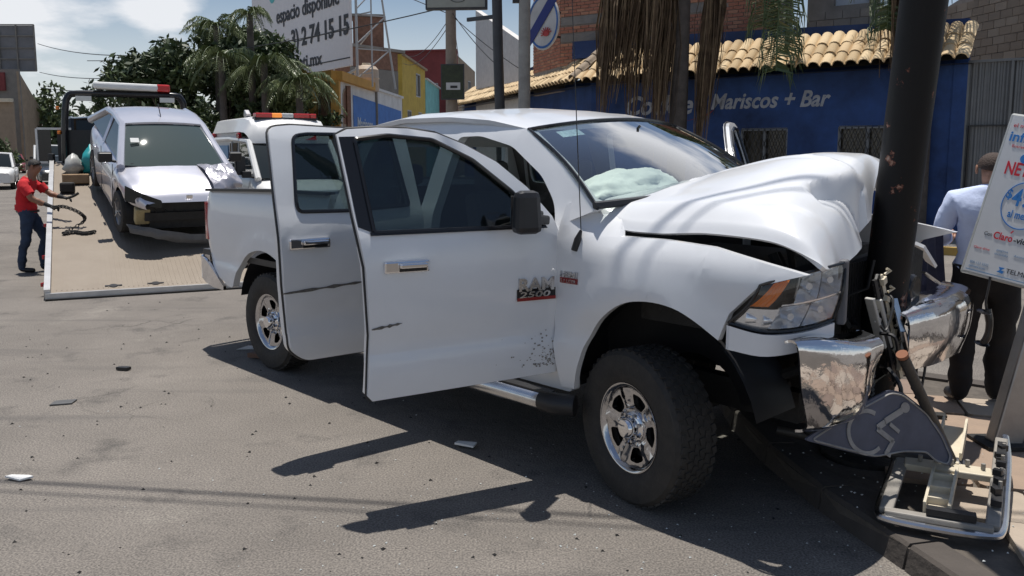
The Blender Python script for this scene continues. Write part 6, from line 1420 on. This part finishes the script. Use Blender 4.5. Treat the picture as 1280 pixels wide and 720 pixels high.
def facade(parent, name, a, b, z0, z1, m, wins=(), holes_m='win_dark', t=.2, z1b=None):
    """a wall from plan point a to b; wins are (s0, s1, z0, z1) openings, each a window part with its pane"""
    a, b = Vector((*a, 0)), Vector((*b, 0)); d = (b - a); L_ = d.length; d.normalize(); n = Vector((-d.y, d.x, 0))
    f = lambda s, z, o=0.: a + d * s + n * o + Vector((0, 0, z))
    panel(name, [(0, z0), (L_, z0), (L_, z1b or z1), (0, z1)], f, n * t, m, parent, [[(s0, q0), (s1, q0), (s1, q1), (s0, q1)] for s0, s1, q0, q1 in wins], 6)
    for s0, s1, q0, q1 in wins:
        mb = MB()
        for u, v in (((s0, q0), (s1, q0)), ((s0, q1), (s1, q1)), ((s0, q0), (s0, q1)), ((s1, q0), (s1, q1)), (((s0 + s1) / 2, q0), ((s0 + s1) / 2, q1))): mb.bar(f(*u, .03), f(*v, .03), .07, .07)
        w_ = mb.build('window', 'win_frame', parent); MB().add([f(s0, q0, .09), f(s1, q0, .09), f(s1, q1, .09), f(s0, q1, .09)], [(0, 1, 2, 3)]).build('pane', holes_m, w_)
    return f
# corner house with the balcony and the blue mural
ho = thing('corner_house', 'ochre corner house with shaded balcony and a blue mural along its side wall', 'building')
cA_, cB_, cC_ = (-10.6, 37.0), (-7.05, 34.0), (-6.25, 48.0)
f1 = facade(ho, 'front_wall', (cA_[0] + .5, cA_[1] + 1.2), (cB_[0] + .15, cB_[1] + 1.35), 0, 4.5, 'rust_brick', [(1.1, 2.4, 2.5, 4.2), (3.0, 3.9, 2.4, 4.3)])
f2 = facade(ho, 'side_wall', cB_, cC_, 0, 4.72, 'offwhite', z1b=4.72)
MB().bar(V2(cA_, 4.78), V2(cB_, 4.78), .5, .42).bar(V2(cB_, 4.80), V2((cB_[0] + .35, cB_[1] + 6), 4.80), .5, .36).build('fascia', 'ochre', ho)
for k in (0.02, .32, .66, .985):
    p = Vector((*cA_, 0)).lerp(Vector((*cB_, 0)), k); MB().bar(p + Vector((0, 0, 0)), p + Vector((0, 0, 4.6)), .34, .34).build('balcony_column', 'ochre', ho)
MB().bar(V2(cA_, 2.1), V2(cB_, 2.1), .4, .55).build('balcony_beam', 'ochre', ho)
br = MB(); a, b = V2(cA_, 0), V2(cB_, 0)
for i in range(40): p = a.lerp(b, i / 39); br.bar(p + Vector((0, 0, 2.35)), p + Vector((0, 0, 3.1)), .03, .03)
br.bar(a + Vector((0, 0, 3.1)), b + Vector((0, 0, 3.1)), .05, .05); tag(br.build('balcony_railing', 'grille', ho), kind='stuff')
leaf_mesh('balcony_plants', [(-8.6 + .5 * i, 34.95 - .42 * i, 2.9 + .15 * (i % 2), .38) for i in range(4)], 500, .1, ho, 5)
ar = [(.95, 2.9), (1.75, 2.9), (1.75, 3.9)] + [(1.35 + .4 * math.cos(t), 3.9 + .4 * math.sin(t)) for t in [math.pi * i / 8 for i in range(1, 8)]] + [(.95, 3.9)]
MB().prism(ar, lambda s, z: f2(s, z, -.02), Vector((.3, .02, 0)) * -.05).build('arched_window', mat('arched_shutter', (.16, .07, .04), .7), ho)
MB().prism([(1.35 + (s - 1.35) * 1.3, 3.6 + (z - 3.6) * 1.15) for s, z in ar], lambda s, z: f2(s, z, -.008), Vector((.3, .02, 0)) * .03).build('arch_surround', 'tan_wall', ho)
MB().prism([(2.6, 1.0), (13.6, 1.0), (13.6, 4.0), (2.6, 4.2)], lambda s, z: f2(s, z, -.012), Vector((.3, 0, 0)) * .03).build('mural', 'mural_blue', ho)
dA = (Vector((*cC_, 0)) - Vector((*cB_, 0))).normalized()
text('mural_lettering', 'Mariscos', mat('worn_white_letter', (.45, .50, .56), .8, var=.3), ho, f2(3.2, 2.75, -.03), dA, (0, 0, 1), .55, .004, .1, .02, 3.0)
MB().bar(f2(7.1, 1.0, -.06), f2(7.1, 4.75, -.06), .12, .1).build('drain_pipe', 'grey_render', ho)
MB().bar(f2(0, 4.78, .05), f2(14, 4.78, .05), .3, .12).build('wall_coping', 'offwhite', ho)
rf = MB().add([V2(cA_, 4.6), V2(cB_, 4.6), V2(cC_, 4.6), V2((-12, 48), 4.6)], [(0, 1, 2, 3)]); rf.build('roof', 'grey_render', ho)
tk = thing('water_tank', 'beige plastic water tank on the roof behind the mural', 'water tank', (-6.95, 40.5, 4.62))
MB().lathe([(.0, 0), (.58, 0), (.60, .1), (.58, .55), (.61, .6), (.58, .65), (.58, 1.0), (.45, 1.16), (.2, 1.22), (.0, 1.22)], 24).build('tank_body', mat('beige_tank', (.46, .36, .27), .6, var=.15), tk); MB().lathe([(.0, 1.2), (.22, 1.2), (.2, 1.32), (.0, 1.33)], 16).build('lid', 'beige_plastic', tk)
# white billboard on its lattice
bl = thing('billboard', 'big white billboard with phone number on a lattice above the corner house', 'billboard')
B0, B1 = Vector((-14.4, 47.4, 0)), Vector((-7.15, 37.6, 0)); bd_ = (B1 - B0).normalized(); BLN = (B1 - B0).length; bn = Vector((bd_.y, -bd_.x, 0))
bf = lambda s, z, o=0.: B0 + bd_ * s + bn * o + Vector((0, 0, z))
M['board_white'] = mat('billboard_sheet', (.74, .71, .71), .6, var=.06)
MB().prism([(0, 5.55), (BLN, 5.55), (BLN, 13.0), (0, 13.0)], lambda s, z: bf(s, z), bn * -.12).build('sheet', 'board_white', bl)
M['bill_black'] = mat('billboard_black', (.03, .03, .035), .6)
text('lettering', 'espacio disponible', 'bill_black', bl, bf(3.6, 8.35, .02), bd_, (0, 0, 1), .74, .01, 0, .02, 7.6)
text('lettering', '3) 2 74 15 15', 'bill_black', bl, bf(5.5, 6.95, .02), bd_, (0, 0, 1), .86, .01, 0, .03, 6.6)
text('lettering', 'anti.mx', 'bill_black', bl, bf(5.9, 5.85, .02), bd_, (0, 0, 1), .62, .01, 0, .02, 3.3)
dp = [(3.1 + .62 * math.cos(t), 10.4 + .95 * math.sin(t)) for t in [math.pi + math.pi * i / 10 for i in range(11)]] + [(3.72, 11.3), (2.48, 11.3)]
MB().prism(dp, lambda s, z: bf(s, z, .015), bn * -.01).build('emblem', mat('turquoise_print', (.10, .45, .47), .6), bl)
for z in (5.9, 7.2): MB().bar(bf(0, z, .012), bf(BLN, z, .012), .01, .05).build('sheet_joint', 'grille', bl)
lt = MB()
for s in (BLN + .05, BLN * .5, .3):
    lt.bar(bf(s, 4.6, -.3), bf(s, 13, -.3), .10, .10); lt.bar(bf(s, 4.6, -2.2), bf(s, 11, -1.2), .08, .08)
    for i in range(5): lt.bar(bf(s, 5 + 1.5 * i, -.3), bf(s, 6.3 + 1.5 * i, -1.9 + .16 * i), .05, .05); lt.bar(bf(s, 6.3 + 1.5 * i, -.3), bf(s, 6.3 + 1.5 * i, -1.9 + .16 * i), .05, .05)
lt.bar(bf(BLN * .6, 5.4, -.3), bf(BLN, 4.7, -.3), .09, .09).bar(bf(BLN * .6, 4.7, -.3), bf(BLN, 5.4, -.3), .09, .09)
for s in (BLN + .9,): lt.bar(bf(s, 4.6, -.6), bf(s, 12.5, -.6), .06, .06)
for i in range(6): lt.bar(bf(BLN, 5.2 + 1.3 * i, -.5), bf(BLN + .9, 5.2 + 1.3 * i + .5 * (i % 2), -.6), .05, .05)
lt.build('lattice', mat('pale_steel_lattice', (.42, .42, .42), .5, metal=.3), bl)
# brick and render house behind, with a rooftop room and dark tank
bk = thing('brick_house', 'grey and brick unfinished house behind the mural wall', 'building')
facade(bk, 'wall', (-8.9, 46.6), (-6.5, 50.0), 0, 6.4, 'grey_render', [(.9, 1.9, 5.0, 6.0)]); facade(bk, 'rear_wall', (-12, 47.5), (-8.9, 46.6), 0, 7.2, 'rust_brick')
facade(bk, 'upper_wall', (-8.9, 46.62), (-6.5, 50.02), 6.42, 7.5, 'rust_brick'); MB().bar((-8.9, 46.6, 7.55), (-6.4, 50.1, 7.55), .3, .16).build('roof_slab', 'cement', bk)
MB().box((-8.3, 49.2, 8.4), (1.7, 1.7, 1.8), .2).build('rooftop_room', 'rust_brick', bk); MB().box((-8.3, 49.2, 9.38), (1.9, 1.9, .14), .2).build('roof_slab', 'cement', bk)
dtk = thing('water_tank', 'black water tank on the brick house roof', 'water tank', (-9.55, 47.6, 7.25)); MB().lathe([(.0, 0), (.6, 0), (.62, .9), (.5, 1.15), (.2, 1.3), (.0, 1.3)], 20).build('tank_body', 'black', dtk); MB().lathe([(.0, 1.28), (.2, 1.28), (.18, 1.38), (.0, 1.4)], 14).build('lid', 'dark', dtk)
# yellow, teal and maroon houses
yh_ = thing('yellow_house', 'narrow yellow two-storey house with tall windows', 'building'); facade(yh_, 'wall', (-6.45, 49.8), (-5.75, 56.0), 0, 7.35, 'yellow', [(1.2, 2.2, 2.9, 4.2), (4.2, 5.2, 2.9, 4.2), (3.6, 4.8, 5.2, 6.6)], z1b=7.0); facade(yh_, 'front_wall', (-6.9, 49.7), (-6.45, 49.8), 0, 7.4, 'yellow')
MB().bar((-6.45, 49.8, 7.38), (-5.72, 56, 7.05), .3, .12).build('coping', 'tan_wall', yh_)
th = thing('teal_house', 'small teal house squeezed between the yellow and maroon houses', 'building'); facade(th, 'wall', (-5.72, 56.2), (-5.25, 61.0), 0, 6.5, 'teal', [(1.0, 1.9, 2.9, 3.9), (2.9, 3.8, 2.8, 3.8)], z1b=6.2); MB().bar((-5.72, 56.2, 6.52), (-5.25, 61, 6.22), .25, .1).build('coping', 'offwhite', th)
mh = thing('maroon_house', 'maroon three-storey house with a tan side at the end of the street', 'building'); facade(mh, 'front_wall', (-8.2, 62), (-3.95, 61.0), 0, 8.9, 'maroon', [(.9, 1.7, 5.6, 6.6), (2.1, 2.9, 5.6, 6.6)]); facade(mh, 'side_wall', (-3.95, 61.0), (-2.9, 66.5), 0, 8.6, 'tan_wall', [(1.3, 2.2, 4.0, 7.0), (3.3, 4.2, 4.0, 7.0)], z1b=7.9); MB().bar((-8.2, 62, 8.95), (-3.95, 61, 8.95), .3, .12).build('coping', 'maroon', mh)
# far left: the back of a billboard over a grey building
gb2 = thing('rear_billboard', 'back of a grey panelled billboard on a mast at the far left', 'billboard'); X0, X1, Y0 = -52.5, -44.2, 79.0
for i in range(5):
    for k in range(2): MB().box((X0 + (X1 - X0) * (i + .5) / 5, Y0, 9.15 + 2.08 * k + 1.0), ((X1 - X0) / 5 - .06, .08, 2.02)).build('panel', mat('grey_billboard_sheet', (.19, .19, .20), .7, var=.25, scale=.8), gb2)
tr_ = MB()
for i in range(6): tr_.bar((X0 + (X1 - X0) * i / 5, Y0 - .15, 9.1), (X0 + (X1 - X0) * i / 5, Y0 - .15, 13.3), .12, .12)
for z in (9.1, 10.2, 11.2, 12.3, 13.3): tr_.bar((X0, Y0 - .12, z), (X1, Y0 - .12, z), .1, .1)
tr_.build('back_frame', 'grey_render', gb2); MB().tube([(-48.8, Y0 + .4, 0), (-48.8, Y0 + .4, 12)], .4, 12).build('mast', 'grey_render', gb2)
gb3 = thing('grey_building', 'grey weathered building under the far left billboard', 'building'); facade(gb3, 'wall', (-55, 76), (-44.2, 76), 0, 9.0, 'grey_render', [(4, 5.4, 5.4, 6.8)]); facade(gb3, 'side_wall', (-44.2, 76), (-45.4, 81), 0, 8.8, 'tan_wall', z1b=6.0); MB().box((-46.6, 75.85, 7.9), (2.4, .2, 1.6)).build('red_panel', 'maroon', gb3)
gb4 = thing('cream_building', 'low cream building at the far left edge under the grey one', 'building'); facade(gb4, 'wall', (-52, 70), (-41.4, 70), 0, 5.8, 'tan_wall', [(3, 4.2, 2.4, 3.8), (6, 7.2, 2.4, 3.8)]); MB().box((-46.7, 69.9, 5.9), (10.6, .5, .3)).build('cornice', 'beige_plastic', gb4)

# ---------------------------------------------------------------- poles, signs and wires by the bar
M['pole_grey'] = mat('weathered_grey_pole', (.30, .29, .27), .6, var=.25, scale=4, bump=.1); M['pole_dark'] = mat('dark_iron_pole', (.045, .048, .055), .5, var=.3, scale=4); M['pole_tan'] = mat('tan_concrete_pole', (.30, .25, .20), .9, var=.2, scale=4)
gp_ = thing('lamp_post', 'pale grey steel post standing before the hip of the tiled roof', 'post', (.28, 19.2, .12)); MB().tube([(0, 0, 0), (0, 0, 4), (.02, 0, 9)], [.145, .135, .12], 20).build('shaft', 'pole_grey', gp_); MB().box((0, 0, .03), (.5, .5, .06)).build('base_plate', 'dark', gp_); MB().box((-.19, 0, 5.05), (.16, .1, .12)).build('lamp_clamp', 'black', gp_)
dpole = thing('sign_post', 'slim dark iron post holding the end of the sign arm', 'post', (-.33, 20.2, .12)); MB().tube([(.12, 0, 0), (0, 0, 4), (-.10, 0, 9)], .12, 16).build('shaft', 'pole_dark', dpole); MB().bar((-.05, 0, 4.85), (-.75, .5, 4.85), .06, .09).build('sign_arm', 'pole_dark', dpole)
tpole = thing('utility_pole', 'tan concrete utility pole behind the hanging signs', 'pole', (-1.72, 24.0, 0)); MB().tube([(.02, 0, 0), (0, 0, 5), (0, 0, 10)], [.2, .15, .12], 16).build('shaft', 'pole_tan', tpole)
s1_ = thing('hanging_sign', 'pale lit-box sign high on the dark post at the top edge', 'sign', (-1.36, 21.0, 5.35)); MB().box((0, 0, .4), (1.52, .18, 1.0), -.08).build('sign_box', 'pole_dark', s1_, bevel=.02); q_ = Matrix.Rotation(-.08, 3, 'Z'); MB().box(q_ @ Vector((0, -.095, .40)), (1.42, .02, .9), q_).build('sign_face', mat('faded_sign_face', (.33, .34, .30), .6, var=.12), s1_)
MB().lathe([(.20, 0), (.20, .01), (.17, .01), (.17, 0)], 30, 0, lambda x, y, h: tuple(q_ @ Vector((.05 + x, -.106 - h, .16 + y * .5))), closed=True).build('sign_ring', 'pole_dark', s1_)
s2_ = thing('poster_board', 'dark green poster board with a white panel fixed to the tan pole', 'sign', (-1.66, 23.7, 3.25)); MB().box((0, 0, .48), (.66, .05, .98), -.1).build('board', 'pole_dark', s2_)
q_ = Matrix.Rotation(-.1, 3, 'Z'); MB().box(q_ @ Vector((0, -.03, .48)), (.60, .012, .92), q_).build('board_print', mat('dark_green_print', (.05, .065, .03), .6, var=.7, scale=9, dirt=(.012, .012, .01)), s2_); MB().box(q_ @ Vector((.02, -.04, .36)), (.40, .01, .20), q_).build('white_panel', 'offwhite', s2_); MB().box(q_ @ Vector((.04, -.047, .34)), (.2, .006, .07), q_).build('emblem', 'black', s2_)
ov = thing('oval_sign', 'oval white and blue sign with a red crab on the bar upper wall', 'sign', (.80, 21.0, 4.95)); q_ = Matrix.Rotation(-.75, 3, 'Z')
def of(x, y, h): return tuple(q_ @ Vector((x, -h, y)))
MB().lathe([(.0, .06), (.62, .06), (.64, .03), (.62, 0), (.0, 0)], 36, 0, lambda x, y, h: of(x * .8, y * 1.05, h)).build('disc', 'offwhite', ov)
MB().lathe([(.60, .062), (.60, .07), (.55, .07), (.55, .062)], 36, 0, lambda x, y, h: of(x * .8, y * 1.05, h), closed=True).build('ring', 'mural_blue', ov)
MB().prism([(-.56, -.42), (.30, .62), (.52, .50), (-.42, -.62)], lambda x, y: of(x, y + .05, .075), Vector(of(0, 0, .012))).build('blue_band', mat('sign_navy', (.02, .035, .2), .5), ov)
cb2 = MB()
for i in range(8): a = math.pi * i / 7 + .3; cb2.bar(of(.12 + .05 * math.cos(a), -.28 + .04 * math.sin(a), .085), of(.12 + .17 * math.cos(a), -.28 + .15 * math.sin(a), .085), .02, .02)
cb2.prism([(.12 + .10 * math.cos(t), -.28 + .07 * math.sin(t)) for t in [2 * math.pi * i / 12 for i in range(12)]], lambda x, y: of(x, y, .08), Vector(of(0, 0, .015))); cb2.build('red_crab', mat('sign_red', (.5, .05, .05), .5), ov)
MB().bar(of(0, .3, -.03), of(0, .3, -.6), .05, .05).bar(of(0, -.3, -.03), of(0, -.3, -.6), .05, .05).build('bracket', 'pole_dark', ov)
def wire(label, pts, r=.012, group='overhead wires'):
    a, b, sag = Vector(pts[0]), Vector(pts[1]), pts[2]
    tag(MB().tube([a.lerp(b, t) + Vector((0, 0, -sag * 4 * t * (1 - t))) for t in [i / 14 for i in range(15)]], r, 5).build('wire', 'black'), label, 'wire', group)
wire('dark wire crossing the white billboard towards the tan pole', ((-1.7, 24, 5.85), (-20, 40, 6.0), .4), .018); wire('thin wire from the tan pole up to the top of the photo', ((-1.7, 24, 5.6), (-9, 24.5, 3.9 + 5), .1), .012)
wire('wire running from the tan pole to the yellow house', ((-1.7, 24, 5.6), (-6.3, 50, 7.4), .5)); wire('lower wire running from the tan pole to the yellow house', ((-1.72, 24, 5.4), (-6.4, 50, 6.9), .5))
wire('wire slanting from the tan pole down to the dark post', ((-1.7, 24, 5.7), (-.3, 20.3, 3.8), .1)); wire('second wire slanting from the tan pole behind the dark post', ((-1.7, 24, 5.6), (.6, 22.6, 3.75), .1)); wire('wire dropping from the tan pole to the maroon house', ((-1.65, 24, 5.6), (-3.6, 61.5, 8.0), .6))
wire('far wire over the road at the left between the billboard back and the trees', ((-44, 79, 11.6), (-17, 42, 6.5), .4), .03); wire('lower far wire over the road at the left', ((-44, 79, 9.0), (-17, 42, 5.6), .4), .03); wire('lowest far wire over the road at the left', ((-44, 79, 7.6), (-17, 42, 5.0), .3), .03)
# two cables above the street, seen only by their shadow on the asphalt
wire('upper cable strung over the street above the camera', ((-15, 7.35, 7.2), (9, 4.10, 7.2), .0), .016, 'street cables'); wire('lower cable strung over the street above the camera', ((-15, 7.10, 7.0), (9, 4.02, 7.0), .0), .009, 'street cables')
